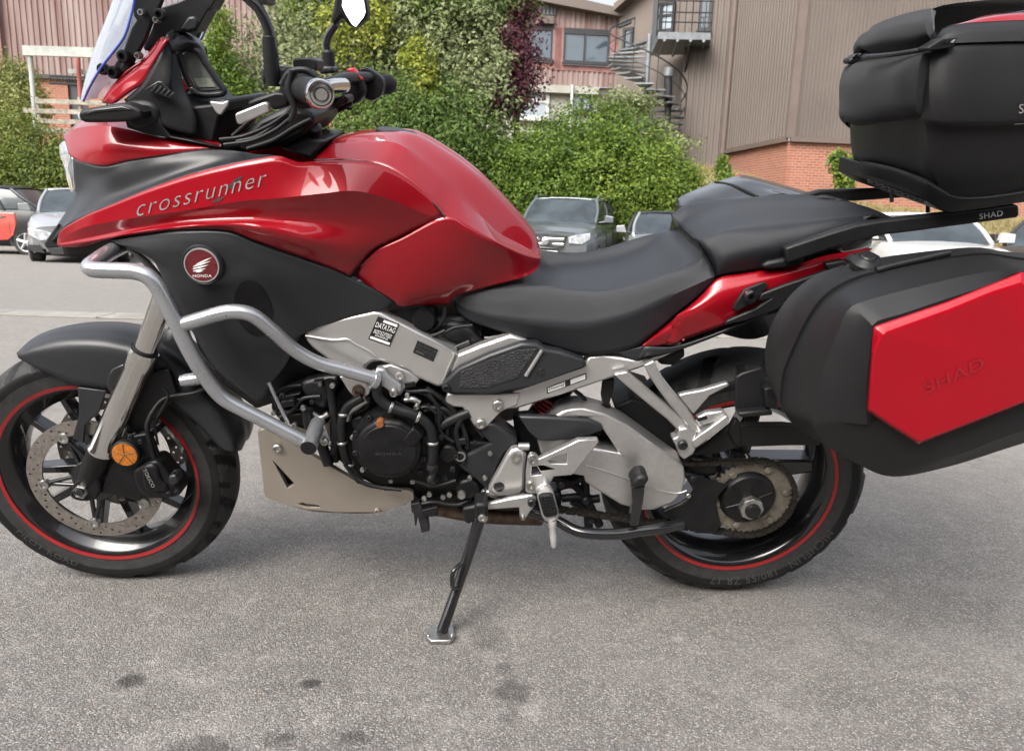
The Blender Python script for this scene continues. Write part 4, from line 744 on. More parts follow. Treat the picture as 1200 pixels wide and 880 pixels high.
for x, y, w_, h_ in ((630, 350, 22, 14), (735, 470, 16, 22), (820, 560, 20, 14), (180, 420, 26, 16), (290, 350, 20, 14), (690, 440, 14, 12)):
    plate('wiring_connector', G_(-.172, [(x - w_, y - h_ * .6), (x + w_ * .8, y - h_), (x + w_, y + h_ * .5), (x - w_ * .8, y + h_)]), random.choice([MP, MENG, MDK]), bike, t=.02, bevel=.002)
for k in range(5):
    plate('cylinder_fin', G_(-.150, [(120 + k * 9, 400 + k * 16), (225 + k * 5, 380 + k * 18), (225 + k * 5, 386 + k * 18), (121 + k * 9, 407 + k * 16)]), MDK, bike, t=.03, bevel=.001)
for x, y in ((128, 452), (205, 495), (300, 345), (345, 350), (270, 410), (560, 372), (620, 385), (690, 475), (745, 540), (800, 610), (870, 560), (925, 600), (905, 690), (850, 690), (760, 690), (560, 700), (455, 660), (420, 540), (445, 500)):
    bolt(G_(-.176, [(x, y)])[0], random.choice([.0042, .005, .0055]), bike, random.choice([MST, MDK, MDK, MAC]))

# ---- cockpit, screen, bars
scl = [A_(0, [(420, -110, -.185), (396, -40, -.185), (388, 20, -.185), (372, 85, -.183), (338, 182, -.178), (240, 311, -.158), (186, 400, -.138), (152, 474, -.108)]),
       A_(0, [(385, -110, -.13), (355, -40, -.13), (335, 30, -.13), (300, 120, -.125), (250, 235, -.12), (195, 345, -.105), (165, 420, -.09), (150, 472, -.07)]),
       A_(0, [(340, -110, 0), (318, -40, 0), (300, 20, 0), (270, 100, 0), (225, 210, 0), (185, 335, 0), (163, 415, 0), (150, 470, 0)])]
ws = loft('windscreen', scl, MWS, bike, 30, 6, mirror=True, solid=0)
tube('windscreen_edge', [p + Vector((0, -.0005, 0)) for p in scl[0]], .0022, MWE, ws, 8, both=True)
plate('screen_bracket', A_(-.13, [(375, -20), (530, -20), (505, 40), (470, 110), (440, 190), (400, 260), (340, 370), (290, 365), (270, 340), (330, 250), (375, 130), (400, 95), (385, 80)]), MP, bike, t=.012, bevel=.003, both=True)
plate('screen_bracket_upper', A_(-.10, [(500, 42), (600, 10), (660, -20), (780, -20), (765, 10), (745, 45), (735, 45), (700, 110), (680, 145), (640, 155), (580, 150), (520, 190), (440, 240), (430, 225), (470, 140)]), MP, bike, t=.05, bevel=.006)
plate('bracket_channel', A_(-.104, [(600, 140), (640, 80), (670, 75), (690, 100), (680, 140), (640, 150)]), MK, bike, t=.01, bevel=.004)
for x, y, r in ((345, 265, .011), (298, 340, .011), (415, 262, .006), (500, 95, .006), (515, 70, .010), (430, 60, .006), (250, 325, .010)): bolt(A_(-.135, [(x, y)])[0], r, bike, MST if r < .009 else MP, 'screen_bolt', .012)
plate('screen_slider', A_(-.134, [(310, 330), (345, 250), (380, 270), (370, 330), (320, 362)]), MP, bike, t=.02, bevel=.005)
loft('screen_surround', [A_(0, [(525, 172, -.135), (510, 182, -.14), (470, 250, -.145), (400, 320, -.15), (330, 370, -.15), (260, 440, -.145), (238, 485, -.14)]),
     A_(0, [(548, 176, -.145), (530, 205, -.15), (470, 310, -.155), (432, 385, -.158), (370, 425, -.16), (300, 480, -.155), (290, 490, -.15)])], MR, bike, 24, 4, far=.3)
loft('screen_surround_inner', [A_(0, [(525, 172, -.135), (450, 265, -.140), (360, 330, -.145), (300, 390, -.14), (240, 480, -.135)]), A_(0, [(500, 180, -.09), (430, 262, -.09), (350, 318, -.09), (290, 380, -.09), (235, 470, -.09)])], MR, bike, 18, 3, far=.3)
# instrument hood and dash
dash = loft('dashboard_cowl', [A_(0, [(340, 470, -.155), (420, 400, -.158), (470, 320, -.155), (520, 250, -.150), (540, 180, -.145), (555, 152, -.13)]),
     A_(0, [(430, 545, -.158), (500, 480, -.16), (550, 400, -.158), (560, 320, -.150), (560, 250, -.14), (575, 142, -.12)]),
     A_(0, [(540, 600, -.16), (570, 520, -.155), (580, 450, -.147), (566, 370, -.138), (570, 240, -.125), (585, 146, -.11)]),
     A_(0, [(680, 640, -.15), (680, 560, -.145), (655, 480, -.138), (622, 400, -.128), (588, 245, -.112), (600, 150, -.10)])], MP, bike, 24, 5, far=.3)
loft('instrument_hood', [A_(0, [(548, 176, -.145), (575, 250, -.135), (600, 238, -.12), (640, 225, -.10), (690, 243, -.08), (722, 290, -.06), (770, 360, -.05), (812, 428, -.04)]),
     A_(0, [(550, 160, -.140), (565, 190, -.130), (600, 185, -.12), (650, 190, -.10), (690, 205, -.08), (720, 250, -.06), (765, 340, -.04), (812, 425, -.03)]),
     A_(0, [(545, 150, -.10), (560, 145, -.09), (580, 140, -.07), (640, 154, -.03), (700, 190, 0), (718, 222, .01), (736, 310, .01), (803, 420, 0)]),
     A_(0, [(548, 156, .04), (562, 150, .05), (582, 146, .06), (638, 160, .07), (694, 196, .07), (712, 228, .07), (730, 316, .06), (798, 426, .04)])], MK, bike, 30, 4, ang=45)
ins = plate('instrument_panel', A_(-.075, [(600, 262), (640, 240), (690, 255), (715, 295), (800, 425), (700, 432), (665, 400)]), MLC, bike, t=.012, bevel=.003)
tube('instrument_bezel', A_(-.085, [(597, 245), (612, 228), (650, 228), (692, 246), (720, 292), (770, 365), (810, 430), (760, 445), (690, 440), (650, 400), (620, 330), (597, 255)]), .006, MK, ins, 10)
decal('instrument_readout', QV, QF, (60 + 690 / 4, 410 / 4), (60 + 770 / 4, 408 / 4), (60 + 665 / 4, 368 / 4), None, pm('lcd_face', (.42, .45, .36), .3), ins, .001, lat=-.0765)
plate('dash_lower', A_(-.13, [(600, 440), (660, 500), (740, 490), (812, 460), (830, 480), (822, 520), (790, 545), (775, 600), (760, 672), (680, 660), (540, 640), (520, 600), (560, 500), (595, 470)]), MP, bike, t=.26, bevel=.01)
plate('dash_side_panel', A_(-.162, [(345, 560), (430, 545), (500, 530), (520, 590), (560, 640), (640, 655), (780, 690), (560, 650), (430, 625), (355, 600)]), MP, bike, t=.02, bevel=.005, both=True)
plate('ignition_emblem', A_(-.135, [(738, 475), (800, 480), (832, 470), (828, 500), (800, 540), (785, 543), (770, 530)]), MSV, bike, t=.006, bevel=.003)
plate('dash_buttons', A_(-.128, [(640, 412), (660, 410), (695, 440), (690, 446), (655, 435)]), MG, bike, t=.006, bevel=.001)
vent = plate('dash_vent', A_(-.170, [(430, 425), (500, 382), (520, 385), (590, 460), (575, 467)]), MG, bike, t=.004, bevel=.001)
for k in range(5): plate('vent_slat', A_(-.173, [(462 + k * 22, 432 + k * 5), (492 + k * 20, 396 + k * 9), (500 + k * 20, 402 + k * 10), (474 + k * 22, 436 + k * 5)]), MK, vent, t=.006, bevel=.0008)
ts = plate('turn_signal', A_(-.20, [(124, 535), (140, 517), (240, 498), (330, 486), (390, 500), (428, 530), (430, 548), (400, 560), (350, 572), (250, 576), (150, 575), (130, 560)]), MP, bike, t=.05, bevel=.009, bseg=3, sm=40)
plate('turn_signal_lens', A_(-.198, [(122, 538), (134, 522), (150, 520), (142, 570), (132, 565), (122, 550)]), MGL, ts, t=.044, bevel=.006)
plate('turn_signal_groove', A_(-.2015, [(150, 540), (200, 515), (330, 500), (380, 515), (300, 520), (200, 530)]), MG, ts, t=.004, bevel=.001)
plate('turn_signal_base', A_(-.165, [(330, 490), (400, 470), (470, 480), (505, 520), (495, 580), (430, 612), (360, 590), (350, 560)]), MP, bike, t=.04, bevel=.008, sm=36, both=True)
# handlebars
gend, gin = B_(-.43, [(533, 440)])[0], B_(-.30, [(455, 415)])[0]
gd = (gin - gend).normalized()
grip = lathe('left_grip', gend, [(.012, -.002), (.0195, .0), (.021, .006), (.0195, .012), (.0195, .11), (.023, .115), (.023, .12), (.012, .12)], MRB, bike, 32, gd)
lathe('bar_end_weight', gend, [(0, -.022), (.008, -.022), (.0085, -.018), (.011, -.018), (.0115, -.021), (.0185, -.019), (.0205, -.013), (.0205, -.002), (.012, 0)], MCH, grip, 36, gd)
for r0_, r1_, d0_ in ((.0085, .0098, -.0225), (.0150, .0160, -.0206)): lathe('bar_end_ring', gend, [(r0_, d0_), (r0_, d0_ - .0006), (r1_, d0_ - .0006), (r1_, d0_)], MDK, grip, 36, gd)
swh = gend + gd * .13
lathe('switch_housing', swh, [(0, -.012), (.027, -.012), (.03, -.004), (.03, .035), (.024, .04), (0, .04)], MP, bike, 24, gd)
plate('switch_pod', B_(-.30, [(380, 370), (450, 330), (500, 345), (470, 420), (440, 500), (400, 480), (370, 410)]), MP, bike, t=.05, bevel=.01, sm=30)
hbc = B_(-.05, [(440, 395)])[0]
bar_pts = [gend + gd * .1, gend + gd * .2, B_(-.14, [(420, 420)])[0], B_(0, [(500, 425)])[0]]
tube('handlebar', bar_pts + [mir(p) for p in reversed(bar_pts[:-1])], .0115, MDK, bike, 14, both=False)
tube('handlebar_tube', B_(0, [(560, 412, .05), (600, 405, .1), (650, 402, .17)]), .0155, MCH, bike, 16)
rg = B_(.36, [(735, 405)])[0]; re_ = B_(.43, [(830, 400)])[0]
lathe('right_grip', rg, [(.01, -.02), (.02, -.018), (.02, .08), (.023, .085), (.024, .1), (.02, .115), (0, .118)], MRB, bike, 24, re_ - rg)
plate('right_switch_housing', B_(.28, [(640, 345), (700, 335), (740, 380), (750, 440), (700, 490), (650, 470), (630, 400)]), MP, bike, t=.06, bevel=.012, sm=30)
plate('kill_switch', B_(.27, [(668, 322), (695, 318), (742, 372), (735, 382), (690, 345), (665, 338)]), pm('switch_red', (.4, .02, .03), .4), bike, t=.03, bevel=.004)
plate('front_brake_guard', B_(.33, [(725, 330), (760, 320), (830, 370), (828, 440), (790, 470), (750, 460), (760, 400)]), MP, bike, t=.05, bevel=.01, sm=30)
tube('brake_lever', B_(.36, [(760, 325), (800, 360), (826, 400), (820, 440), (785, 470)]), .005, MAC, bike, 8)
plate('brake_reservoir', B_(.22, [(528, 320), (540, 310), (600, 312), (606, 345), (540, 350)]), MDK, bike, t=.06, bevel=.005)
plate('clutch_reservoir', B_(-.22, [(410, 285), (420, 272), (490, 270), (524, 285), (526, 325), (500, 338), (415, 335)]), MP, bike, t=.06, bevel=.007)
plate('switch_gear', B_(-.27, [(262, 315), (290, 308), (390, 315), (395, 345), (372, 395), (340, 405), (275, 400), (265, 370)]), MP, bike, t=.05, bevel=.006)
plate('switch_gear_face', B_(-.275, [(262, 320), (285, 312), (288, 395), (268, 392)]), MDK, bike, t=.03, bevel=.004)
lv = plate('clutch_lever', B_(-.36, [(140, 540), (150, 530), (280, 478), (298, 490), (302, 525), (200, 570), (165, 586), (150, 580)]), MAC, bike, t=.016, bevel=.005, bseg=3)
plate('lever_perch', B_(-.30, [(195, 480), (240, 460), (330, 430), (400, 440), (390, 500), (320, 520), (290, 480), (210, 505)]), MENG, bike, t=.05, bevel=.007)
for pts, r, lt in (([(70, 655), (180, 640), (300, 590), (390, 530)], .0032, -.2), ([(90, 680), (220, 660), (330, 610), (420, 540)], .0036, -.18), ([(130, 640), (220, 560), (300, 500), (380, 450)], .004, -.15), ([(150, 665), (250, 640), (360, 560), (430, 480)], .0042, -.16), ([(200, 700), (320, 660), (420, 600), (500, 560)], .005, -.12), ([(360, 400), (400, 340), (470, 330), (520, 360)], .005, -.32), ([(370, 410), (420, 480), (410, 540)], .005, -.3), ([(410, 330), (395, 420), (420, 510), (400, 570)], .005, -.33), ([(525, 500), (600, 510), (660, 450)], .005, .1), ([(540, 520), (620, 520), (690, 480)], .005, .15), ([(600, 450), (640, 500), (690, 510)], .004, .2)):
    tube('control_cable', B_(lt, pts), r, MHO, bike, 10)
plate('headstock', B_(-.12, [(140, 680), (250, 560), (380, 500), (500, 520), (520, 570), (460, 640), (360, 690), (200, 715)]), MENG, bike, t=.24, bevel=.01)
for x, y in ((450, 600), (500, 580)): lathe('fork_cap', B_(-.08, [(x, y)])[0], [(0, -.002), (.012, -.002), (.015, .002), (.02, .004), (.021, .03), (0, .03)], MENG, bike, 20, (-.3, .5, -1))
plate('switch_bracket', B_(.1, [(500, 420), (560, 440), (600, 470), (660, 440), (680, 480), (600, 510), (530, 500)]), MENG, bike, t=.08, bevel=.008)
mst = tube('mirror_stem', B_(-.27, [(320, 350), (318, 290), (316, 225), (296, 130), (255, 45), (215, 5), (190, -20)]), [.0095, .0085, .0085, .0085], MG, bike, 14)
lathe('mirror_boot', B_(-.27, [(320, 405)])[0], [(0, 0), (.011, 0), (.0125, .02), (.0115, .045), (.0105, .072), (.0085, .074)], MP, mst, 22, (0, 0, 1))
plate('mirror_housing', B_(-.27, [(170, 5), (240, -12), (290, -20), (290, 15), (262, 22), (240, 5), (200, 2)]), MP, mst, t=.05, bevel=.008)
m2 = tube('mirror_stem', B_(.26, [(582, 300), (576, 240), (572, 200), (585, 160), (612, 118)]), .0085, MG, bike, 12)
lathe('mirror_boot', B_(.26, [(582, 315)])[0], [(0, 0), (.0135, 0), (.0135, .03), (.0095, .035)], MP, m2, 18, (0, 0, 1))
mh = plate('mirror_housing', B_(.295, [(612, -60), (720, -70), (752, -20), (764, 62), (756, 92), (705, 135), (672, 120), (640, 80), (612, 118), (588, 122), (592, 75), (602, 40)]), MP, m2, t=.05, bevel=.010, bseg=3)
plate('mirror_glass', B_(.265, [(650, -60, .262 + .03), (715, -65, .262 + .03), (742, -20, .262 + .024), (754, 58, .262 + .012), (746, 82, .262 + .008), (708, 130, .262), (690, 118, .262 + .002), (660, 70, .262 + .01), (642, 30, .262 + .016)]), MMI, mh, t=.004, bevel=.001)

# ================================================================== luggage
def lroot(name, label):
    r = empty(name); r.matrix_world = BM; tag(r, label, 'luggage case'); return r
sc = lroot('side_case', 'large black pannier with red side panel hanging over the rear wheel')
# rings from inner seam outwards, each a closed outline (front-bottom ... clockwise)
def prism(name, rings, mat, parent, n=72, sharp=(), cap=True, ang=30, m=4, bevel=0, sm=True):
    L = [crs(r, n, True) if sm else r for r in rings]; rows = []
    if not sm: n = len(L[0])
    cuts = sorted(set([0, len(L) - 1] + list(sharp)))
    for a, b in zip(cuts[:-1], cuts[1:]):
        cols = [spl([l[j] for l in L[a:b + 1]], m) for j in range(n)]
        for i in range((b - a) * m + 1):
            if rows and i == 0: continue
            rows.append([cols[j][i] for j in range(n)])
    V, Fc = grid(rows, True)
    if cap:
        c = sum(rows[-1], Vector()) / n; V.append(c); k = len(V) - 1; b0 = (len(rows) - 1) * n; Fc += [(b0 + j, b0 + (j + 1) % n, k) for j in range(n)]
        c = sum(rows[0], Vector()) / n; V.append(c); k = len(V) - 1; Fc += [((j + 1) % n, j, k) for j in range(n)]
    return mk(name, V, Fc, mat, parent, ang=ang, bevel=bevel)
# photo outline of the case, front edge first, going round over the top to the far end (out of frame) and back underneath
o_in = [(50, 420), (58, 350), (90, 270), (150, 190), (230, 130), (345, 95), (440, 70), (620, 45), (800, 30), (900, 45), (1100, 60), (1330, 120), (1400, 300), (1380, 480), (1200, 560), (900, 640), (600, 720), (380, 700), (200, 640), (110, 575), (60, 500)]
o_sm = [(100, 590), (112, 480), (150, 380), (205, 270), (265, 195), (345, 145), (450, 112), (640, 72), (820, 50), (920, 62), (1110, 90), (1340, 150), (1420, 320), (1400, 500), (1220, 590), (920, 680), (640, 760), (400, 770), (240, 710), (150, 650), (112, 610)]
o_sm2 = [(108, 596), (120, 486), (158, 388), (212, 280), (270, 206), (350, 155), (455, 120), (645, 80), (825, 57), (925, 70), (1115, 98), (1345, 158), (1425, 328), (1405, 508), (1225, 600), (925, 690), (645, 772), (405, 782), (245, 722), (156, 662), (120, 618)]
o_cr = [(215, 640), (240, 520), (270, 430), (300, 350), (330, 280), (360, 238), (480, 200), (700, 145), (870, 112), (960, 104), (1130, 130), (1350, 190), (1430, 350), (1410, 540), (1240, 640), (940, 735), (700, 810), (505, 845), (380, 800), (290, 740), (235, 690)]
o_fc = [(412, 660), (412, 560), (416, 480), (424, 400), (432, 330), (440, 296), (540, 265), (720, 205), (860, 160), (960, 118), (1120, 140), (1330, 205), (1400, 360), (1380, 540), (1230, 610), (940, 690), (720, 770), (600, 745), (520, 690), (470, 650), (430, 622)]
body = prism('case_shell', [Y_(-.275, o_in), Y_(-.31, [(a * .45 + c * .55, b * .45 + d * .55) for (a, b), (c, d) in zip(o_in, o_sm)]), Y_(-.355, o_sm)], MPC, sc, 96, ang=28)
prism('case_seam', [Y_(-.350, o_sm), Y_(-.362, o_sm)], MG, sc, 72, m=1)
lid = prism('case_lid', [Y_(-.361, o_sm2), Y_(-.42, [(a * .42 + c * .58, b * .42 + d * .58) for (a, b), (c, d) in zip(o_sm2, o_cr)]), Y_(-.475, o_cr), Y_(-.508, o_fc)], MPC, sc, 110, sharp=(2,), ang=24)
rp_o = [(412, 612), (420, 500), (428, 400), (436, 312), (470, 300), (700, 222), (862, 158), (960, 118), (1200, 150), (1360, 240), (1400, 400), (1380, 540), (1230, 480), (1100, 540), (960, 590), (780, 660), (595, 731), (500, 670)]
rp_i = [(420, 606), (428, 500), (436, 402), (462, 345), (486, 332), (700, 256), (856, 192), (960, 160), (1190, 185), (1340, 262), (1380, 400), (1360, 530), (1226, 474), (1099, 533), (958, 583), (780, 652), (597, 722), (504, 664)]
rpl = prism('case_panel', [Y_(-.509, rp_o), Y_(-.522, rp_o), Y_(-.532, rp_i)], pm('case_red', (.29, .0016, .009), .26, .1, .45, .02, 5, rvar=.02, spec=.15, crough=.03), sc, sharp=(1,), m=1, sm=False, ang=12, bevel=.0025)
V2, Fc = textmesh('SHAD', .05, 1.1); decal('panel_lettering', V2, Fc, (880 + 622 / 3.034, 280 + 552 / 3.034), (880 + 832 / 3.034, 280 + 458 / 3.034), (880 + 612 / 3.034, 280 + 514 / 3.034), rpl, MLG, rpl, .002)
tube('case_hinge_strip', Y_(-.358, [(445, 112), (520, 92), (600, 74), (660, 60), (705, 50)]), .006, MP, sc, 8)
lathe('case_lock', Y_(-.30, [(412, 76)])[0], [(0, .006), (.016, .006), (.018, .003), (.022, .001), (.026, -.004), (.026, -.012)], MP, sc, 28, (0, -.25, 1)); lathe('lock_barrel', Y_(-.30, [(412, 76)])[0], [(0, .009), (.010, .009), (.012, .006)], MDK, sc, 20, (0, -.25, 1))
plate('case_lock_base', Y_(-.28, [(350, 88), (370, 66), (440, 52), (470, 68), (440, 90)]), MP, sc, t=.03, bevel=.005)
# far pannier: mirrored shape of the near one
fcse = lroot('side_case', 'far black pannier whose dark top edge shows behind the pillion seat')
def fmir(p): return Vector((1.36 + (p.x - 1.38) * .70, -p.y, p.z))
fo = [fmir(p) for p in Y_(-.30, o_in)]; fo2 = [fmir(p) for p in Y_(-.40, o_sm)]; fo3 = [fmir(p) for p in Y_(-.50, o_cr)]
dz = Vector((0, 0, 0))
dz = Vector((0, 0, -.012)); fo, fo2, fo3 = [[p + dz for p in q] for q in (fo, fo2, fo3)]
fsh = prism('case_shell', [fo, fo2, fo3], MG, fcse, 80, ang=30)
def q3(pts, lat): return T_(lat, pts)
prism('case_lid_panel', [[fmir(p) + dz for p in Y_(-.505, o_fc)], [fmir(p) + dz for p in Y_(-.52, o_fc)]], MR, fcse, 80, m=1)
for j in (4, 7): tube('case_rib', [fo[j], fo2[j], fo3[j]], .004, MP, fcse, 6)
# top case
tcse = lroot('top_case', 'tall black top box with padded backrest on the rear luggage rack')
def xs(lat, pts): return X_(lat, pts)
# side face outline (near side) and its mirror, closed box with a curved front
base_f = [xs(0, [(90, 480, -.02), (150, 470, -.14), (250, 466, -.21), (350, 462, -.245), (388, 470, -.26)]), ]
def shell(name, outline_near, lat0, outline_c, mat, parent, ang=30): pass
z_lines = []
def hl_(pts):
    """a level line round the box, from its far side across the front to the near side"""
    front = pts[0][0] < 300
    L = [P(970 + x / 3.26, y / 3.26, l + (.14 * max(0, 1 - (x - 75) / 305) if front else 0)) for x, y, l in pts]
    if front: L = [Vector((2.1, .25, L[0].z - .05)), Vector((1.78, .25, L[0].z - .04)), Vector((L[0].x + .05, .225, L[0].z - .02))] + L
    return L
# horizontal sections: centre front -> near front corner -> near side -> rear (out of frame)
secs = [
 hl_([(118, 622, 0), (150, 620, -.08), (250, 640, -.15), (345, 675, -.20), (392, 690, -.232), (430, 720, -.245), (500, 752, -.245), (640, 745, -.245), (760, 720, -.245), (960, 690, -.245)]),
 hl_([(100, 590, 0), (150, 600, -.10), (250, 618, -.17), (345, 640, -.22), (385, 655, -.25), (440, 665, -.262), (520, 672, -.265), (640, 672, -.265), (760, 660, -.265), (960, 640, -.265)]),
 hl_([(92, 540, 0), (150, 545, -.11), (250, 550, -.18), (345, 560, -.232), (384, 565, -.262), (440, 570, -.272), (520, 572, -.276), (640, 572, -.276), (760, 566, -.276), (960, 556, -.276)]),
 hl_([(90, 475, 0), (150, 468, -.12), (250, 464, -.19), (345, 460, -.24), (384, 474, -.268), (440, 482, -.28), (520, 482, -.284), (640, 480, -.284), (760, 474, -.284), (960, 462, -.284)])]
prism_rows = loftrows(secs, 60, 4); V, Fc = grid(prism_rows); lowb = mk('case_base', V, Fc, MPC, tcse, ang=35); 0
up = [
 hl_([(84, 470, 0), (150, 466, -.125), (250, 462, -.195), (345, 460, -.246), (366, 470, -.272), (420, 481, -.288), (520, 482, -.294), (640, 480, -.295), (700, 476, -.295), (960, 462, -.295)]),
 hl_([(82, 440, 0), (150, 440, -.128), (250, 440, -.198), (345, 442, -.25), (364, 450, -.276), (420, 458, -.292), (520, 458, -.298), (640, 456, -.299), (700, 453, -.299), (960, 440, -.299)]),
 hl_([(80, 330, 0), (150, 330, -.128), (250, 330, -.198), (350, 330, -.25), (374, 335, -.274), (420, 338, -.290), (520, 338, -.296), (640, 337, -.297), (700, 336, -.297), (960, 330, -.297)]),
 hl_([(84, 236, 0), (160, 218, -.12), (260, 204, -.19), (360, 195, -.24), (392, 190, -.262), (440, 180, -.276), (520, 168, -.282), (640, 164, -.282), (740, 162, -.282), (960, 165, -.282)]),
 hl_([(100, 215, 0), (170, 205, -.11), (260, 196, -.18), (360, 187, -.23), (392, 182, -.25), (440, 172, -.262), (520, 162, -.268), (640, 160, -.268), (740, 158, -.268), (960, 160, -.268)])]
V, Fc = grid(loftrows(up, 70, 4)); mk('case_body', V, Fc, MPC, tcse, ang=35); 0
lidl = [
 hl_([(392, 182, -.262), (440, 170, -.28), (520, 164, -.286), (640, 160, -.287), (740, 158, -.287), (960, 160, -.287)]),
 hl_([(410, 150, -.258), (450, 130, -.272), (520, 115, -.276), (640, 108, -.277), (740, 105, -.277), (960, 105, -.277)]),
 hl_([(440, 110, -.245), (480, 98, -.258), (540, 88, -.262), (640, 82, -.262), (740, 78, -.262), (960, 80, -.262)])]
V, Fc = grid(loftrows(lidl, 40, 4)); ld = mk('case_lid', V, Fc, MPC, tcse, ang=35); box('lid_inner', (1.66, -.2, 1.15), (2.1, .02, 1.285), MP, tcse, .01)
redl = [hl_([(440, 110, -.246), (480, 98, -.259), (540, 88, -.263), (640, 82, -.263), (740, 78, -.263), (960, 80, -.263)]), hl_([(500, 92, -.235), (560, 75, -.245), (640, 62, -.248), (740, 52, -.245), (960, 50, -.24)]), hl_([(520, 88, -.19), (580, 66, -.19), (660, 52, -.19), (740, 46, -.19), (960, 44, -.19)])]
V, Fc = grid(loftrows(redl, 30, 4)); mk('lid_panel', V, Fc, MR, tcse, ang=35)
t_far = FS(X_, .2, [(396, 36), (440, 31), (500, 29), (560, 27), (640, 25), (740, 26), (960, 30)])
topl = [xs(0, [(400, 140, -.24), (440, 108, -.24), (500, 90, -.235), (560, 74, -.24), (640, 60, -.24), (740, 48, -.238), (960, 46, -.236)]), t_far, [Vector((p.x, 0, p.z + .006)) for p in t_far]]
topl += [[mir(p) for p in topl[1]], [Vector((p.x, .235, p.z - .05)) for p in topl[1]]]
V, Fc = grid(loftrows(topl, 30, 4)); mk('lid_cover', V, Fc, MSE, tcse, ang=40)
padu = [hl_([(132, 190, 0), (170, 208, -.10), (220, 206, -.17), (290, 196, -.215), (350, 178, -.24), (390, 160, -.25), (404, 140, -.25)]),
        hl_([(126, 180, 0), (150, 178, -.11), (200, 165, -.185), (280, 150, -.23), (350, 138, -.252), (390, 128, -.258), (406, 115, -.255)]),
        hl_([(140, 140, 0), (175, 126, -.10), (220, 112, -.165), (290, 96, -.205), (345, 86, -.225), (388, 80, -.232), (406, 76, -.232)]),
        hl_([(170, 108, .02), (200, 88, .02), (240, 74, .03), (285, 58, .04), (340, 44, .05), (385, 36, .07), (404, 34, .12)])]
padu = [(lambda q: q + [q[-1] + Vector((.016, .010, -.004))])([p + Vector((-(.0, .008, .010, .004)[i], 0, 0)) for p in l]) for i, l in enumerate(padu)]
V, Fc = grid(loftrows(padu, 36, 5)); mk('upper_backrest_pad', V, Fc, MFB, tcse, ang=45)
tube('pad_stitching', xs(0, [(396, 36, -.178), (402, 70, -.234), (405, 115, -.257), (402, 140, -.253)]), .0015, MDG, tcse, 6)
padl = [hl_([(70, 466, 0), (110, 482, -.08), (160, 476, -.15), (240, 462, -.21), (330, 456, -.255), (352, 448, -.266)]),
        hl_([(62, 440, 0), (100, 452, -.10), (160, 452, -.17), (240, 442, -.226), (320, 436, -.268), (354, 428, -.272)]),
        hl_([(66, 390, 0), (100, 392, -.11), (160, 395, -.185), (230, 396, -.238), (300, 394, -.278), (356, 390, -.276)]),
        hl_([(66, 320, 0), (100, 315, -.112), (160, 310, -.188), (230, 304, -.24), (300, 290, -.28), (366, 290, -.276)]),
        hl_([(80, 262, 0), (120, 256, -.105), (180, 248, -.18), (250, 240, -.23), (330, 232, -.268), (376, 216, -.272)]),
        hl_([(86, 246, 0), (130, 236, -.10), (190, 226, -.172), (260, 216, -.22), (340, 206, -.255), (380, 202, -.266)])]
padl = [(lambda q: q + [q[-1] + Vector((.012, -.001, 0)), q[-1] + Vector((.05, .014, 0))])([p + Vector((-(.0, .010, .012, .012, .010, .0)[i], 0, 0)) for p in l]) for i, l in enumerate(padl)]
V, Fc = grid(loftrows(padl, 40, 5)); mk('lower_backrest_pad', V, Fc, MFB, tcse, ang=40)
ftl = [hl_([(118, 660, 0), (150, 668, -.08), (250, 700, -.15), (330, 735, -.2), (380, 770, -.22), (450, 810, -.225), (560, 800, -.225), (700, 780, -.225), (960, 740, -.225)]),
       hl_([(116, 640, 0), (150, 636, -.10), (250, 655, -.17), (340, 685, -.225), (390, 705, -.245), (470, 752, -.245), (560, 760, -.245), (700, 745, -.245), (960, 700, -.245)]),
       hl_([(120, 622, 0), (150, 618, -.095), (250, 640, -.165), (345, 672, -.215), (392, 692, -.235), (480, 740, -.23), (560, 750, -.23), (700, 735, -.23), (960, 690, -.23)])]
V, Fc = grid(loftrows(ftl, 50, 4)); mk('case_foot', V, Fc, MPL, tcse, ang=40); 0
plate('base_plate', xs(-.2, [(385, 770), (450, 812), (560, 800), (960, 745), (960, 690), (480, 720), (400, 700)]), MP, tcse, t=.4, bevel=.004)
for k in range(9): plate('base_rib', xs(-.16 - k * .006, [(160 + k * 24, 688 + k * 9), (176 + k * 24, 694 + k * 9), (176 + k * 24, 708 + k * 9), (160 + k * 24, 702 + k * 9)]), MG, tcse, t=.01, bevel=.001)
for cx, cy, lt in ((455, 172, -.293), (120, 224, .05)):
    hg = plate('hinge', xs(lt, [(cx - 75, cy + 12), (cx - 20, cy - 22), (cx + 40, cy - 30), (cx + 42, cy - 22), (cx + 25, cy + 10), (cx - 20, cy + 18), (cx - 70, cy + 24)] if lt < -.2 else [(cx - 42, cy + 6), (cx - 10, cy - 14), (cx + 30, cy - 22), (cx + 44, cy - 8), (cx + 36, cy + 12), (cx - 38, cy + 24)]), MP, tcse, t=.03, bevel=.004)
    for k in range(3): plate('hinge_slot', xs(lt - .002, [(cx - 25 + k * 20, cy - 4 - k * 2), (cx - 12 + k * 20, cy - 16 - k * 2), (cx - 4 + k * 20, cy - 16 - k * 2), (cx - 16 + k * 20, cy - 3 - k * 2)]), MSV if k == 2 else MG, hg, t=.004, bevel=.0)
tube('pad_cord', xs(0, [(150, 218, -.12), (240, 210, -.2), (330, 196, -.25), (385, 184, -.27)]), .004, MDK, tcse, 8)
V2, Fc = textmesh('SHAD', .05, 1.05); decal('case_lettering', V2, Fc, (1194, 133.5), (1232, 131), (1194, 122.5), None, MSV, tcse, .002, lat=-.30)
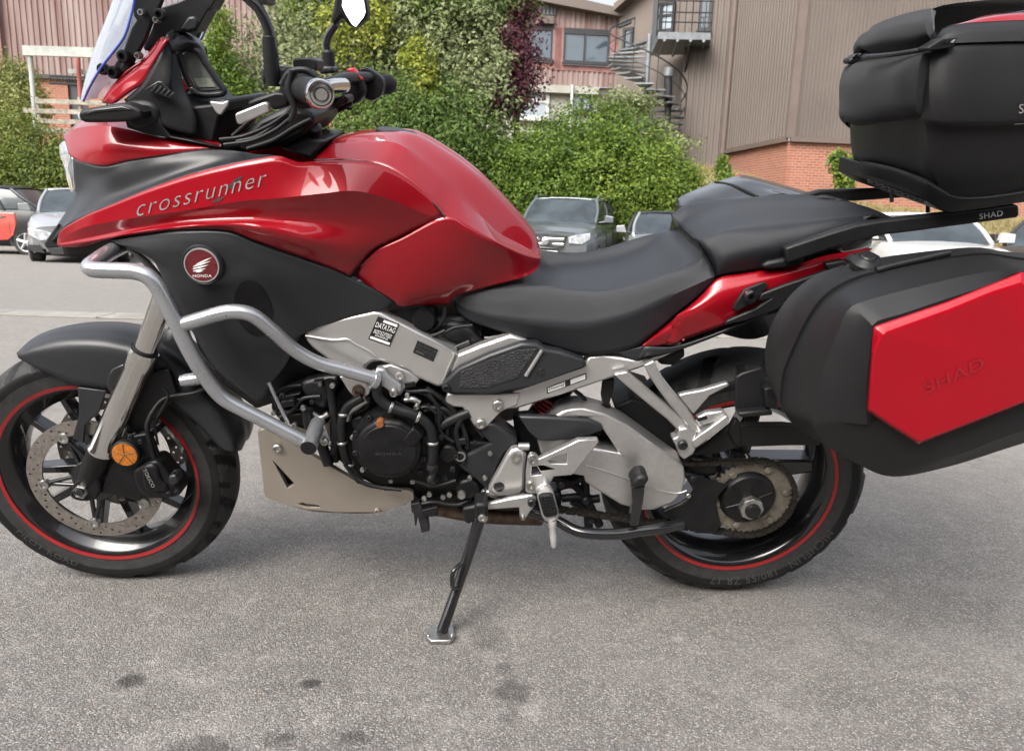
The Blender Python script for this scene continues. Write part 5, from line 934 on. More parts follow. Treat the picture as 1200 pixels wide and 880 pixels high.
def rebase(root):
    ch = root.children; lo = Vector((1e9,) * 3); hi = -lo
    for c in ch:
        for v in c.data.vertices:
            for k in range(3): lo[k] = min(lo[k], v.co[k]); hi[k] = max(hi[k], v.co[k])
    o = Vector(((lo.x + hi.x) / 2, (lo.y + hi.y) / 2, lo.z)); seen = set()
    def sh(c):
        if c.data.name not in seen: c.data.transform(Matrix.Translation(-o)); seen.add(c.data.name)
        for g in c.children: sh(g)
    for c in ch: sh(c)
    root.matrix_world = BM @ Matrix.Translation(o)
for r_ in (sc, fcse, tcse): rebase(r_)

# ================================================================== ground
def groundz(y): return 0. if y < 2.6 else -.021 * (min(y, 26) - 2.6)
def ground_material():
    m = bpy.data.materials.new('asphalt'); m.use_nodes = True; n = m.node_tree.nodes; l = m.node_tree.links; b = n['Principled BSDF']
    g = n.new('ShaderNodeNewGeometry'); sep = n.new('ShaderNodeSeparateXYZ'); l.new(g.outputs['Position'], sep.inputs[0])
    def noise(s, d=3, r=.6):
        t = n.new('ShaderNodeTexNoise'); t.inputs['Scale'].default_value = s; t.inputs['Detail'].default_value = d; t.inputs['Roughness'].default_value = r; l.new(g.outputs['Position'], t.inputs['Vector']); return t
    def mr(v, a, b_, c=0., d=1., clamp=True):
        t = n.new('ShaderNodeMapRange'); t.clamp = clamp
        for k, x in zip(('From Min', 'From Max', 'To Min', 'To Max'), (a, b_, c, d)): t.inputs[k].default_value = x
        l.new(v, t.inputs['Value']); return t.outputs['Result']
    def mix(f, a, b_, mode='MIX'):
        t = n.new('ShaderNodeMix'); t.data_type = 'RGBA'; t.blend_type = mode
        for k, x in (('A', a), ('B', b_), ('Factor', f)):
            if isinstance(x, (int, float)): t.inputs[k].default_value = x
            elif isinstance(x, tuple): t.inputs[k].default_value = (*x, 1)
            else: l.new(x, t.inputs[k])
        return t.outputs['Result']
    def math_(op, a, b_=0.):
        t = n.new('ShaderNodeMath'); t.operation = op
        for i, x in enumerate((a, b_)):
            if isinstance(x, (int, float)): t.inputs[i].default_value = x
            else: l.new(x, t.inputs[i])
        return t.outputs[0]
    # stone chippings: every voronoi cell is a stone with its own tone
    def vor(s):
        v = n.new('ShaderNodeTexVoronoi'); v.inputs['Scale'].default_value = s; v.inputs['Randomness'].default_value = 1
        wob = noise(s * .6, 2); vmx = n.new('ShaderNodeVectorMath'); vmx.operation = 'MULTIPLY_ADD'; vmx.inputs[1].default_value = (.006, .006, .006)
        l.new(wob.outputs['Color'], vmx.inputs[0]); l.new(g.outputs['Position'], vmx.inputs[2]); l.new(vmx.outputs[0], v.inputs['Vector']); return v
    v1 = vor(270); v2 = vor(130)
    s1 = n.new('ShaderNodeSeparateColor'); l.new(v1.outputs['Color'], s1.inputs[0])
    s2 = n.new('ShaderNodeSeparateColor'); l.new(v2.outputs['Color'], s2.inputs[0])
    stone = mix(mr(s1.outputs[0], .1, 1), (0.0751, 0.06998, 0.06586), (0.2712, 0.2561, 0.2399))
    stone = mix(mr(s1.outputs[1], .84, .88, 0, .95), stone, (0.4445, 0.4243, 0.3963))
    stone = mix(mr(s2.outputs[0], .88, .9, 0, .6), stone, (0.4138, 0.3856, 0.3583))
    stone = mix(mr(s2.outputs[1], .93, .94, 0, .55), stone, (0.3067, 0.2316, 0.183))
    binder = mr(v1.outputs['Distance'], .3, .65, 0, .95)
    col = mix(binder, stone, (0.07971, 0.07561, 0.07167))
    big = noise(.9, 5); mid_ = noise(5, 5)
    col = mix(mr(big.outputs['Fac'], .3, .7, .0, .5), col, mix(.5, col, (0.2605, 0.2393, 0.2179)))
    col = mix(mr(mid_.outputs['Fac'], .45, .75, 0, .3), col, (0.1149, 0.108, 0.1006))
    # patchy wear: dusty pale areas, darker traffic-polished ones
    w1 = noise(3.1, 4, .7); w2 = noise(11, 4, .7)
    col = mix(mr(w1.outputs['Fac'], .48, .72, 0, .45), col, mix(mr(s1.outputs[0], .1, 1), (.20, .187, .172), (.40, .375, .345)))
    col = mix(mr(w2.outputs['Fac'], .56, .72, 0, .5), col, mix(mr(s1.outputs[2], .1, 1), (.17, .158, .148), (.44, .415, .385)))
    col = mix(mr(w2.outputs['Fac'], .42, .30, 0, .45), col, mix(.5, col, (.06, .056, .053)))
    # brightening painted into the colour with distance, also offsetting shade under the bike
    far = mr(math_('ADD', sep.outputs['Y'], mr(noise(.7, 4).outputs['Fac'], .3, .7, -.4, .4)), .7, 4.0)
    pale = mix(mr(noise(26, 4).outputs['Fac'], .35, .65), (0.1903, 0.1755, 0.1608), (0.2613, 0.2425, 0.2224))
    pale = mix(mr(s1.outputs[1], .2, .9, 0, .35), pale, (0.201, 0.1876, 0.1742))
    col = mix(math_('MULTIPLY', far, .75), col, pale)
    rx = math_('ADD', math_('MULTIPLY', sep.outputs['X'], -.14), sep.outputs['Y'])
    dk = math_('MULTIPLY', mr(rx, 7.0, 7.1), mr(rx, 11.2, 11.3, 1, 0))
    col = mix(math_('MULTIPLY', dk, .55), col, mix(mr(noise(9, 5).outputs['Fac'], .3, .7), (0.1675, 0.1568, 0.1474), (0.2278, 0.2144, 0.201)))
    # oil and water stains with shapes of their own
    sn = noise(30, 4).outputs['Fac']
    def stain(u, v, r, sx, c, amt, edge=.35):
        nonlocal col
        q = ray(u, v); p = CAM + q * (CAM_H / -q.z)
        dx = math_('MULTIPLY', math_('SUBTRACT', sep.outputs['X'], p.x), 1 / sx); dy = math_('SUBTRACT', sep.outputs['Y'], p.y)
        d = math_('SQRT', math_('ADD', math_('MULTIPLY', dx, dx), math_('MULTIPLY', dy, dy)))
        d = math_('ADD', d, mr(sn, .25, .75, -r * .7, r * .7))
        col = mix(mr(d, r * (1 - edge), r * (1 + edge), amt, 0), col, c)
    for s in ((600, 812, .040, .8, .5), (590, 782, .025, .6, .3), (597, 838, .018, 1.2, .35), (572, 745, .05, .8, .3), (152, 798, .022, 1.3, .75), (363, 801, .014, 1.3, .75), (242, 876, .028, 1.6, .55), (330, 866, .02, 1.4, .45), (415, 862, .018, 1.3, .5), (965, 818, .045, 1.8, .16)):
        stain(s[0], s[1], s[2], s[3], (.022, .021, .0205), s[4])
    for s in ((625, 835, .018, 1., .22), (178, 776, .010, 1.2, .4), (795, 748, .012, 1.4, .4), (1110, 840, .014, 1., .25), (295, 703, .01, .8, .4), (590, 832, .010, 1., .3)):
        stain(s[0], s[1], s[2], s[3], (.34, .32, .30), s[4])
    l.new(col, b.inputs['Base Color']); b.inputs['Roughness'].default_value = .88; b.inputs['Specular IOR Level'].default_value = .3
    h = math_('ADD', math_('MULTIPLY', v1.outputs['Distance'], -1.0), math_('MULTIPLY', noise(60, 4).outputs['Fac'], .8))
    bp = n.new('ShaderNodeBump'); bp.inputs['Strength'].default_value = .7; bp.inputs['Distance'].default_value = .004; l.new(h, bp.inputs['Height']); l.new(bp.outputs['Normal'], b.inputs['Normal'])
    return m
ysl = [-900, -60, -20, -5, 0, 1, 2, 2.6, 5, 10, 15, 20, 26, 40, 200, 900]; xsl = [-900, -60, -20, -5, 0, 5, 20, 60, 900]
V = [(x, y, groundz(y)) for y in ysl for x in xsl]; n_ = len(xsl)
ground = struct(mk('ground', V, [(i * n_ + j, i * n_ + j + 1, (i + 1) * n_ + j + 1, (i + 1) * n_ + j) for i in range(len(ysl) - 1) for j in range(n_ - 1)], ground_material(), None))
MCO = pm('kerb_concrete', (.235, .22, .197), .9, 0, 0, .12, 5, bump=.3, bscale=120, coords='Object')
MMO = pm('joint_moss', (.07, .075, .035), .95, 0, 0, .4, 30)
# flush concrete channel stones across the yard
kerb = struct(box('kerb', (-14, 6.50, groundz(6.6) - .2), (14, 6.86, groundz(6.6) + .003), MMO))
x = -9.0; kn_ = 0
while x < 9:
    L = .9 + random.uniform(-.02, .02); yj = random.uniform(-.012, .012)
    V = [(x + .006, 6.515 + yj, groundz(6.6) + .001), (x + L - .006, 6.515 + yj, groundz(6.6) + .001), (x + L - .006, 6.845 + yj, groundz(6.7) + .001), (x + .006, 6.845 + yj, groundz(6.7) + .001)]
    plate('kerb_stone', [Vector(v) + Vector((0, 0, .012)) for v in V], MCO, kerb, t=.05, bevel=.004, dirv=(0, 0, -1)); x += L

# ================================================================== foliage
def leaf_mat(name, cols, rough=.55, trans=.35):
    m = bpy.data.materials.new(name); m.use_nodes = True; n = m.node_tree.nodes; l = m.node_tree.links; b = n['Principled BSDF']
    a = n.new('ShaderNodeAttribute'); a.attribute_name = 'tone'; r = n.new('ShaderNodeValToRGB')
    els = r.color_ramp.elements
    while len(els) < len(cols): els.new(.5)
    for i, c in enumerate(cols): els[i].position = i / (len(cols) - 1); els[i].color = (*c, 1)
    l.new(a.outputs['Fac'], r.inputs[0]); l.new(r.outputs[0], b.inputs['Base Color']); b.inputs['Roughness'].default_value = rough; b.inputs['Specular IOR Level'].default_value = .35
    t = n.new('ShaderNodeBsdfTranslucent'); l.new(r.outputs[0], t.inputs['Color']); mx = n.new('ShaderNodeMixShader'); mx.inputs[0].default_value = trans
    l.new(b.outputs[0], mx.inputs[1]); l.new(t.outputs[0], mx.inputs[2]); l.new(mx.outputs[0], n['Material Output'].inputs['Surface']); return m
MBK = pm('bark', (.10, .08, .06), .9, 0, 0, .35, 12, bump=.6, bscale=40)
def leaves(name, blobs, n, size, mat, parent, seed, per=14, spread=.13, tone=(.0, 1.), fill=.35, drop=0.):
    """leaf quads gathered in twigs over and through the blobs [(centre, (rx, ry, rz))]"""
    rg = np.random.default_rng(seed); vol = np.array([(b[1][0] * b[1][1] * b[1][2]) ** (2 / 3) for b in blobs]); vol /= vol.sum()
    nt = n // per; bi = rg.choice(len(blobs), nt, p=vol); C = np.array([list(b[0]) for b in blobs])[bi]; R = np.array([b[1] for b in blobs])[bi]
    d = rg.normal(size=(nt, 3)); d /= np.linalg.norm(d, axis=1)[:, None]
    rr = np.where(rg.random(nt) < fill, rg.random(nt) ** .5, 1 - np.abs(rg.normal(0, .09, nt)))
    lump = 1 + .16 * np.sin(d[:, 0] * 5 + bi * 1.7) * np.cos(d[:, 2] * 6 + bi) + .10 * np.sin(d[:, 1] * 9 + d[:, 0] * 7)
    T = C + d * R * (rr * lump)[:, None]
    tw = rg.random(nt)
    P0 = np.repeat(T, per, 0) + rg.normal(0, spread, (nt * per, 3)); P0[:, 2] -= np.abs(rg.normal(0, drop, nt * per)) if drop else 0
    N = len(P0); dn = np.repeat(d, per, 0) * .9 + rg.normal(0, .75, (N, 3)) + np.array([0, -.15, .55]); dn /= np.linalg.norm(dn, axis=1)[:, None]
    a = np.cross(dn, rg.normal(size=(N, 3))); a /= np.linalg.norm(a, axis=1)[:, None]; b_ = np.cross(dn, a)
    s = size * rg.uniform(.55, 1.25, N)[:, None]
    Vv = np.stack([P0 - a * s, P0 - b_ * s * .5 + dn * s * .12, P0 + a * s, P0 + b_ * s * .5 + dn * s * .12], 1).reshape(-1, 3)
    me = bpy.data.meshes.new(name); me.vertices.add(4 * N); me.vertices.foreach_set('co', Vv.ravel().astype(np.float32)); me.loops.add(4 * N); me.polygons.add(N)
    me.loops.foreach_set('vertex_index', np.arange(4 * N, dtype=np.int32)); me.polygons.foreach_set('loop_start', np.arange(0, 4 * N, 4, dtype=np.int32))
    at = me.attributes.new('tone', 'FLOAT', 'FACE'); bt = rg.random(len(blobs)); tn = np.clip(tone[0] + (tone[1] - tone[0]) * (np.repeat(tw * .5 + bt[bi] * .3, per) + rg.random(N) * .25 - .02), 0, 1); at.data.foreach_set('value', tn.astype(np.float32))
    me.update(); me.validate(); me.materials.append(mat); o = bpy.data.objects.new(name, me); COL.objects.link(o)
    if parent: o.parent = parent
    return o
def base(root):
    """put the thing's Empty at the foot of what it carries"""
    pts = []
    for c in root.children:
        co = np.empty(len(c.data.vertices) * 3, np.float32); c.data.vertices.foreach_get('co', co); pts.append(co.reshape(-1, 3))
    p = np.concatenate(pts); lo, hi = p.min(0), p.max(0); o = Vector(((lo[0] + hi[0]) / 2, (lo[1] + hi[1]) / 2, lo[2])).copy()
    root.location = o
    for c in root.children: c.location = -o
KY = 1.13
def B(u, v, y, rx, ry, rz): return (W(u, v, y * KY), (rx * KY, ry * KY, rz * KY))
def tree(name, label, cat, blobs, n, size, mat, foot, seed, group=None, trunk_r=.12, **k):
    r = empty(name); tag(r, label, cat, group); leaves('crown', blobs, n, size, mat, r, seed, **k)
    f = Vector(foot); top = sum((b[0] for b in blobs), Vector()) / len(blobs)
    tube('trunk', [f, f.lerp(top, .5) + Vector((.1, 0, 0)), top], [trunk_r, trunk_r * .75, trunk_r * .4], MBK, r, 10)
    for b in blobs[:9]:
        s = f.lerp(top, random.uniform(.35, .8)); tube('limb', [s, s.lerp(b[0], .5) + Vector((0, 0, .1)), b[0]], [trunk_r * .45, trunk_r * .3, trunk_r * .12], MBK, r, 7)
    base(r); return r
ML1 = leaf_mat('leaf_mid_green', [(0.039, 0.0715, 0.0182), (0.078, 0.1365, 0.0286), (0.156, 0.221, 0.039), (0.26, 0.325, 0.065)])
ML2 = leaf_mat('leaf_grey_olive', [(0.0715, 0.0975, 0.0416), (0.156, 0.1885, 0.0806), (0.26, 0.299, 0.143), (0.39, 0.416, 0.221)])
ML3 = leaf_mat('leaf_yellow_green', [(.08, .12, .018), (.18, .22, .03), (.32, .35, .05), (.46, .44, .12)])
ML4 = leaf_mat('leaf_plum', [(.035, .008, .014), (.075, .016, .028), (.12, .035, .045)])
ML5 = leaf_mat('leaf_hedge', [(.030, .062, .010), (.07, .13, .016), (.15, .22, .028), (.26, .32, .05)])
ML6 = leaf_mat('leaf_ivy', [(.035, .06, .012), (.085, .125, .02), (.17, .21, .035), (.27, .29, .06)])
def gz(y): return groundz(y)
def foot(u, y):
    p = W(u, 300, y * KY); return (p.x, y * KY, gz(y * KY) - .05)
tree('pale_leaved_tree', 'loose pale green tree behind the handlebars with red cladding showing through', 'tree',
     [B(262, 95, 19.5, .7, .8, .9), B(300, 72, 20, .6, .7, .8), B(335, 20, 20, .6, .7, .7), B(290, 125, 19.5, .9, .8, .8), B(345, 90, 19.5, .9, .8, 1.1), B(255, 135, 19.3, .6, .7, .7), B(315, 140, 19.2, .9, .8, .8), B(355, 45, 20, .7, .8, 1), B(245, 60, 19.6, .28, .4, .5), B(262, 30, 19.6, .25, .4, .4)], 13000, .075, ML2, foot(310, 19.6), 11, fill=.5, spread=.2)
tree('olive_tree', 'dense olive grey tree filling the middle of the background', 'tree',
     [B(400, 60, 18.6, 1.1, 1., 1.3), B(440, 10, 18.8, 1.3, 1.1, 1.2), B(470, 90, 18.4, 1.1, 1., 1.3), B(500, 30, 18.7, 1.3, 1.1, 1.3), B(545, 70, 18.2, 1.2, 1., 1.4), B(570, 110, 18., .9, .9, 1.0), B(560, 10, 18.6, 1.2, 1., 1.2), B(390, -20, 19, 1.2, 1., 1.), B(520, 130, 18, 1., .9, .9), B(500, -50, 19, 2.2, 1.3, 1.)], 76000, .062, ML2, foot(480, 18.6), 12, trunk_r=.16, fill=.3)
tree('leafy_tree', 'mid green tree hanging over the olive tree at the top', 'tree',
     [B(520, -10, 18.2, .9, .7, .8), B(575, -5, 18.2, .9, .7, .8), B(608, -12, 18.4, .4, .5, .5), B(380, -15, 18.6, .9, .7, .7), B(455, -15, 18.5, .9, .7, .6)], 26000, .055, ML1, foot(540, 18.9), 13)
tree('yellow_climber', 'bright yellow green climber hanging down the olive tree', 'plant',
     [B(492, 70, 17.2, .34, .25, .55), B(500, 95, 17.1, .25, .2, .5), B(483, 65, 17.2, .25, .2, .25), B(496, 115, 17.1, .15, .2, .4)], 2200, .06, ML3, foot(495, 17.3), 14, trunk_r=.03, per=8, fill=.6, spread=.1)
tree('yellow_climber', 'patchy yellow green leaves behind the far mirror', 'plant',
     [B(385, 30, 17.5, .35, .25, .5), B(410, 55, 17.4, .45, .25, .4), B(440, 30, 17.5, .4, .25, .5), B(425, 10, 17.5, .5, .25, .4), B(400, 15, 17.5, .3, .25, .4)], 2000, .06, ML3, foot(415, 17.6), 15, trunk_r=.03, per=8, fill=.6, spread=.12)
tree('leafy_shrub', 'bright green shoots rising beside the instrument hood', 'plant', [B(258, 30, 18.2, .18, .25, .4), B(252, 60, 18.2, .25, .3, .4), B(262, 85, 18.2, .4, .3, .35), B(275, 105, 18.1, .4, .3, .3), B(250, 110, 18.1, .3, .3, .5)], 6000, .055, ML5, foot(255, 18.2), 16, trunk_r=.03, per=8, fill=.6)
tree('dark_hedge', 'dark green hedge behind the fuel tank under the olive tree', 'hedge',
     [B(390, 165, 17.4, .9, .8, 1.1), B(440, 150, 17.3, 1., .8, 1.1), B(490, 155, 17.2, 1., .8, 1.2), B(535, 165, 17.1, .9, .8, 1.1), B(430, 200, 17, 1.2, .8, 1.), B(520, 210, 17, 1.1, .8, 1.1), B(340, 180, 17.4, 1., .8, .9), B(470, 240, 17, 2.5, .8, .9)], 52000, .05, ML1, foot(460, 17.3), 17, per=12, tone=(0, .75), fill=.25)
tree('purple_plum_tree', 'small purple leaved plum tree in front of the upper windows', 'tree',
     [B(606, 35, 17.9, .45, .4, .5), B(612, 60, 17.8, .38, .4, .45), B(603, 85, 17.8, .42, .4, .45), B(618, 85, 17.8, .4, .4, .4), B(596, 110, 17.8, .5, .4, .4), B(614, 108, 17.8, .45, .4, .35), B(610, 12, 18.0, .3, .3, .35), B(582, 122, 17.9, .4, .4, .3)], 5200, .055, ML4, foot(600, 17.9), 18, trunk_r=.055, per=10, fill=.6, spread=.13)
tree('green_hedge', 'big bright green bushy hedge behind the parked grey car', 'hedge',
     [B(565, 205, 17.8, .9, .9, .8), B(610, 200, 17.8, 1., .9, .8), B(650, 190, 17.7, .9, .9, .85), B(690, 170, 17.8, .9, .9, .95), B(730, 180, 17.8, .9, .9, .95), B(765, 205, 17.7, .7, .9, .8), B(590, 220, 17.5, 1., .9, 1.), B(650, 225, 17.4, 1.1, .9, 1.1), B(715, 215, 17.4, 1.1, .9, 1.2), B(770, 225, 17.4, .8, .8, .8), B(790, 215, 17.6, .5, .7, .4), B(805, 210, 17.6, .3, .5, .2), B(660, 265, 17.5, 3.2, .8, .7)], 110000, .047, ML5, foot(670, 17.6), 19, per=14, fill=.22)
tree('ivy_hedge', 'clipped ivy covered hedge behind the small red car', 'hedge',
     [B(0, 186, 19.2, .8, .8, .9), B(28, 180, 19.2, .8, .8, .9), B(55, 194, 19.1, .7, .8, .9), B(10, 215, 19, .9, .8, .9), B(50, 220, 19, .9, .8, .9), B(85, 220, 19, .8, .8, .9), B(-30, 195, 19, .9, .8, 1.0), B(75, 200, 19.1, .5, .7, .7), B(120, 230, 19, 1.2, .8, .9), B(40, 255, 18.9, 2., .8, .6)], 52000, .047, ML6, foot(40, 19.1), 20, per=12, fill=.2)
tree('feathery_shrub', 'pale yellow green feathery shrub beside the white porch', 'shrub',
     [B(2, 95, 23.4, .6, .6, .6), B(24, 98, 23.4, .45, .6, .6), B(5, 120, 23.4, .8, .7, .7), B(36, 122, 23.2, .4, .6, .5), B(25, 125, 23.2, .7, .7, .6)], 15000, .055, leaf_mat('leaf_feathery', [(.07, .09, .02), (.16, .19, .05), (.30, .31, .10), (.38, .37, .16)]), foot(22, 23.4), 21, per=12, trunk_r=.05)
tree('distant_tree', 'dark tree at the top left corner beyond the cladding', 'tree', [B(-12, 20, 34, 1., 1., 1.6), B(-10, 55, 34, 1., 1., 1.2)], 3000, .14, ML1, foot(-12, 34), 22)
tree('ivy_tuft', 'small upright green tuft growing against the brick base', 'plant', [B(988, 195, 18.2, .28, .25, .3), B(992, 212, 18.1, .22, .25, .35), B(982, 185, 18.2, .16, .2, .12)], 1500, .07, ML5, foot(990, 18.2), 23, trunk_r=.02, per=8, fill=.6, spread=.07)
tree('ivy_tuft', 'narrow bright tuft on the dry grass bank', 'plant', [B(848, 205, 18., .16, .2, .35), B(846, 190, 18., .1, .15, .12)], 700, .06, ML5, foot(848, 18), 24, trunk_r=.02, per=8, fill=.6, spread=.06)
tree('trailing_shrub', 'straggly pale green shrub under the spiral stair', 'plant', [B(730, 118, 21.5, .5, .4, .28), B(752, 122, 21.5, .4, .4, .25), B(800, 168, 20.5, .5, .3, .10), B(775, 150, 20.8, .3, .3, .15)], 2600, .06, ML2, foot(740, 21.5), 25, trunk_r=.02, per=10, fill=.6, spread=.1)

# ---- banks and verges with dry grass
MGR = pm('dry_turf', (.36, .29, .17), .95, 0, 0, .2, 1.3, col2=(.16, .15, .06), bump=.4, bscale=60, coords='Object')
def sheet(name, rows, mat, nx=24):
    rr = [crs([Vector((p[0] * KY, p[1] * KY, CAM_H + (p[2] - CAM_H) * KY + .04)) for p in r], nx) for r in rows]; V, Fc = grid(loftrows(rr, nx, 4)); return mk(name, V, Fc, mat, None)
bank = struct(sheet('grass_bank', [[(3.2, 17.2, gz(17.2) - .05), (6, 17., gz(17) - .05), (10, 16.4, gz(16.4) - .05), (16, 16, gz(16) - .05)], [(3.2, 18.2, .6), (6, 18.2, .75), (10, 18., .55), (16, 17.5, .45)], [(3.2, 19.4, 1.9), (5.5, 19.6, 1.7), (10, 19.2, 1.15), (16, 19, .9)], [(2., 22.5, 2.3), (5.2, 22.5, 2.4), (10, 22, 1.4), (16, 22, 1.2)]], MGR))
verge = struct(sheet('grass_verge', [[(-24, 17.9, gz(18) + .0), (-12, 17.9, gz(18) + .0), (-4, 17.6, gz(18)), (3.2, 16.9, gz(17))], [(-24, 18.4, gz(18) + .22), (-12, 18.4, gz(18) + .22), (-4, 18, gz(18) + .2), (3.2, 17.6, gz(17) + .25)], [(-24, 24, .6), (-12, 24, .6), (-4, 24, .8), (3.2, 22, 1.6)], [(-24, 40, .8), (-12, 40, .8), (0, 40, 1), (6, 40, 2)]], MGR))
MGB = leaf_mat('dry_grass_blade', [(.16, .15, .05), (.30, .25, .12), (.44, .36, .20)], .8, .2)
def grass(name, label, surf, n, seed, hgt=.16, sel=None):
    rg = np.random.default_rng(seed); me0 = surf.data; tr = [tuple(p.vertices) for p in me0.polygons]; co = np.array([tuple(v.co) for v in me0.vertices])
    q = np.array([t for t in tr if len(t) == 4]); cen = co[q].mean(1); 
    if sel is not None: q = q[sel(cen)]
    i = rg.integers(0, len(q), n); a, b_ = rg.random((2, n, 1)); p = co[q[i, 0]] * (1 - a) * (1 - b_) + co[q[i, 1]] * a * (1 - b_) + co[q[i, 2]] * a * b_ + co[q[i, 3]] * (1 - a) * b_
    h = hgt * rg.uniform(.4, 1.3, (n, 1)); t = rg.uniform(0, 6.28, n); w = np.stack([np.cos(t), np.sin(t), 0 * t], 1) * .012; ln = rg.normal(0, .5, (n, 3)) * h; ln[:, 2] = h[:, 0]
    Vv = np.stack([p - w, p + w, p + ln], 1).reshape(-1, 3); me = bpy.data.meshes.new(name); me.from_pydata(Vv.tolist(), [], np.arange(3 * n).reshape(-1, 3).tolist())
    at = me.attributes.new('tone', 'FLOAT', 'FACE'); at.data.foreach_set('value', rg.random(n).astype(np.float32)); me.materials.append(MGB)
    o = bpy.data.objects.new(name, me); COL.objects.link(o); o['kind'] = 'stuff'; o['label'] = label; o['category'] = 'grass'; return o
grass('dry_grass', 'straw coloured dry grass on the bank below the brown building', bank, 60000, 31)
grass('dry_grass', 'thin yellowing grass along the foot of the hedges', verge, 40000, 32, sel=lambda c: c[:, 1] < 24)
struct(box('verge_kerb', (-27, 19.95, gz(20) - .1), (3.4, 20.1, gz(20) + .12), MCO, bevel=.01))

# ================================================================== buildings
MRC = pm('faded_red_cladding', (.31, .245, .228), .85, 0, 0, .15, 1., col2=(.155, .085, .075), coords='Object', rvar=.1, stretch=(2.6, 2.6, .22))
MRF = pm('red_frame_boards', (.25, .125, .11), .85, 0, 0, .15, 2, coords='Object')
MBC = pm('brown_cladding', (.14, .115, .098), .62, .1, 0, .06, .5, coords='Object', rvar=.08)
MBD = pm('brown_trim', (.12, .09, .075), .6, 0, 0, .08, 2)
MFD = pm('dark_window_frame', (.03, .03, .033), .5, 0, 0, .1, 3)
MWF = pm('white_window_frame', (.5, .5, .49), .5, 0, 0, .05, 3)
MCR = pm('cream_render', (.36, .35, .31), .85, 0, 0, .08, 1.5)
MWG = pm('window_glass', (.05, .07, .09), .04, .0, 1., .2, .4, spec=1.)
MGV = pm('galvanised_steel', (.19, .205, .215), .5, .4, 0, .12, 6)
MDR = pm('dark_rail', (.03, .03, .032), .5, .3, 0, .1, 6)
MWD = pm('white_timber', (.36, .37, .34), .8, 0, 0, .15, 3)
MGT = pm('grey_fence_timber', (.30, .27, .22), .85, 0, 0, .25, 6)
MDD = pm('dark_door', (.035, .04, .045), .5, 0, 0, .1)
def brick_mat():
    m = bpy.data.materials.new('red_brick'); m.use_nodes = True; n = m.node_tree.nodes; l = m.node_tree.links; b = n['Principled BSDF']
    t = n.new('ShaderNodeUVMap'); g = n.new('ShaderNodeNewGeometry'); sp = n.new('ShaderNodeSeparateXYZ'); l.new(g.outputs['Position'], sp.inputs[0])
    cx = n.new('ShaderNodeCombineXYZ'); ad = n.new('ShaderNodeMath'); l.new(sp.outputs['X'], ad.inputs[0]); l.new(sp.outputs['Y'], ad.inputs[1]); l.new(ad.outputs[0], cx.inputs[0]); l.new(sp.outputs['Z'], cx.inputs[1])
    br = n.new('ShaderNodeTexBrick'); br.inputs['Scale'].default_value = 1; br.inputs['Brick Width'].default_value = .225; br.inputs['Row Height'].default_value = .075; br.inputs['Mortar Size'].default_value = .008
    br.inputs['Color1'].default_value = (.31, .115, .066, 1); br.inputs['Color2'].default_value = (.24, .082, .05, 1); br.inputs['Mortar'].default_value = (.33, .24, .19, 1)
    l.new(cx.outputs[0], br.inputs['Vector']); l.new(br.outputs['Color'], b.inputs['Base Color']); b.inputs['Roughness'].default_value = .9; return m
MBR = brick_mat()
def corr(name, a, b, z0, z1, mat, parent, pitch=.2, depth=.035, openings=(), nrm=None):
    """ribbed sheet wall from plan point a to b, between heights z0 and z1 (numbers or pairs), openings as (s0, s1, za, zb)"""
    a = Vector((a[0], a[1], 0)); b = Vector((b[0], b[1], 0)); d = b - a; L = d.length; d.normalize(); nn = Vector((d.y, -d.x, 0))
    if nn.y > 0: nn = -nn
    s = 0.; cuts = []
    while s < L:
        for f, o in ((0, 0), (.42, 0), (.5, depth), (.92, depth)): cuts.append((s + f * pitch, o))
        s += pitch
    cuts = [c for c in cuts if c[0] < L] + [(L, 0)]
    z0 = z0 if isinstance(z0, (tuple, list)) else (z0, z0); z1 = z1 if isinstance(z1, (tuple, list)) else (z1, z1)
    V = []; Fc = []
    for (s0, o0), (s1, o1) in zip(cuts[:-1], cuts[1:]):
        sm = (s0 + s1) / 2; f0, f1 = s0 / L, s1 / L
        spans = [(None, None)]; zz = sorted([(o[2], o[3]) for o in openings if o[0] <= sm <= o[1]])
        lo = None; segs = []
        for za, zb in zz: segs.append((lo, za)); lo = zb
        segs.append((lo, None))
        for za, zb in segs:
            k = len(V)
            for f, s_, o_ in ((f0, s0, o0), (f1, s1, o1)):
                zl = za if za is not None else z0[0] + (z0[1] - z0[0]) * f; zh = zb if zb is not None else z1[0] + (z1[1] - z1[0]) * f
                p = a + d * s_ + nn * o_; V.append((p.x, p.y, zl)); V.append((p.x, p.y, zh))
            Fc.append((k, k + 2, k + 3, k + 1))
    return mk(name, V, Fc, mat, parent, smooth=False)
def flat(name, a, b, z0, z1, mat, parent, t=.05, out=0., bevel=0.):
    """an upright slab between two plan points"""
    a = Vector((a[0], a[1], 0)); b = Vector((b[0], b[1], 0)); d = (b - a).normalized(); nn = Vector((d.y, -d.x, 0))
    if nn.y > 0: nn = -nn
    z0 = z0 if isinstance(z0, (tuple, list)) else (z0, z0); z1 = z1 if isinstance(z1, (tuple, list)) else (z1, z1)
    V = []
    for p, f in ((a, 0), (b, 1)):
        for o in (out + t, out):
            q = p + nn * o; V += [(q.x, q.y, z0[f]), (q.x, q.y, z1[f])]
    return mk(name, V, [(0, 4, 5, 1), (2, 3, 7, 6), (0, 1, 3, 2), (4, 6, 7, 5), (1, 5, 7, 3), (0, 2, 6, 4)], mat, parent, smooth=False)
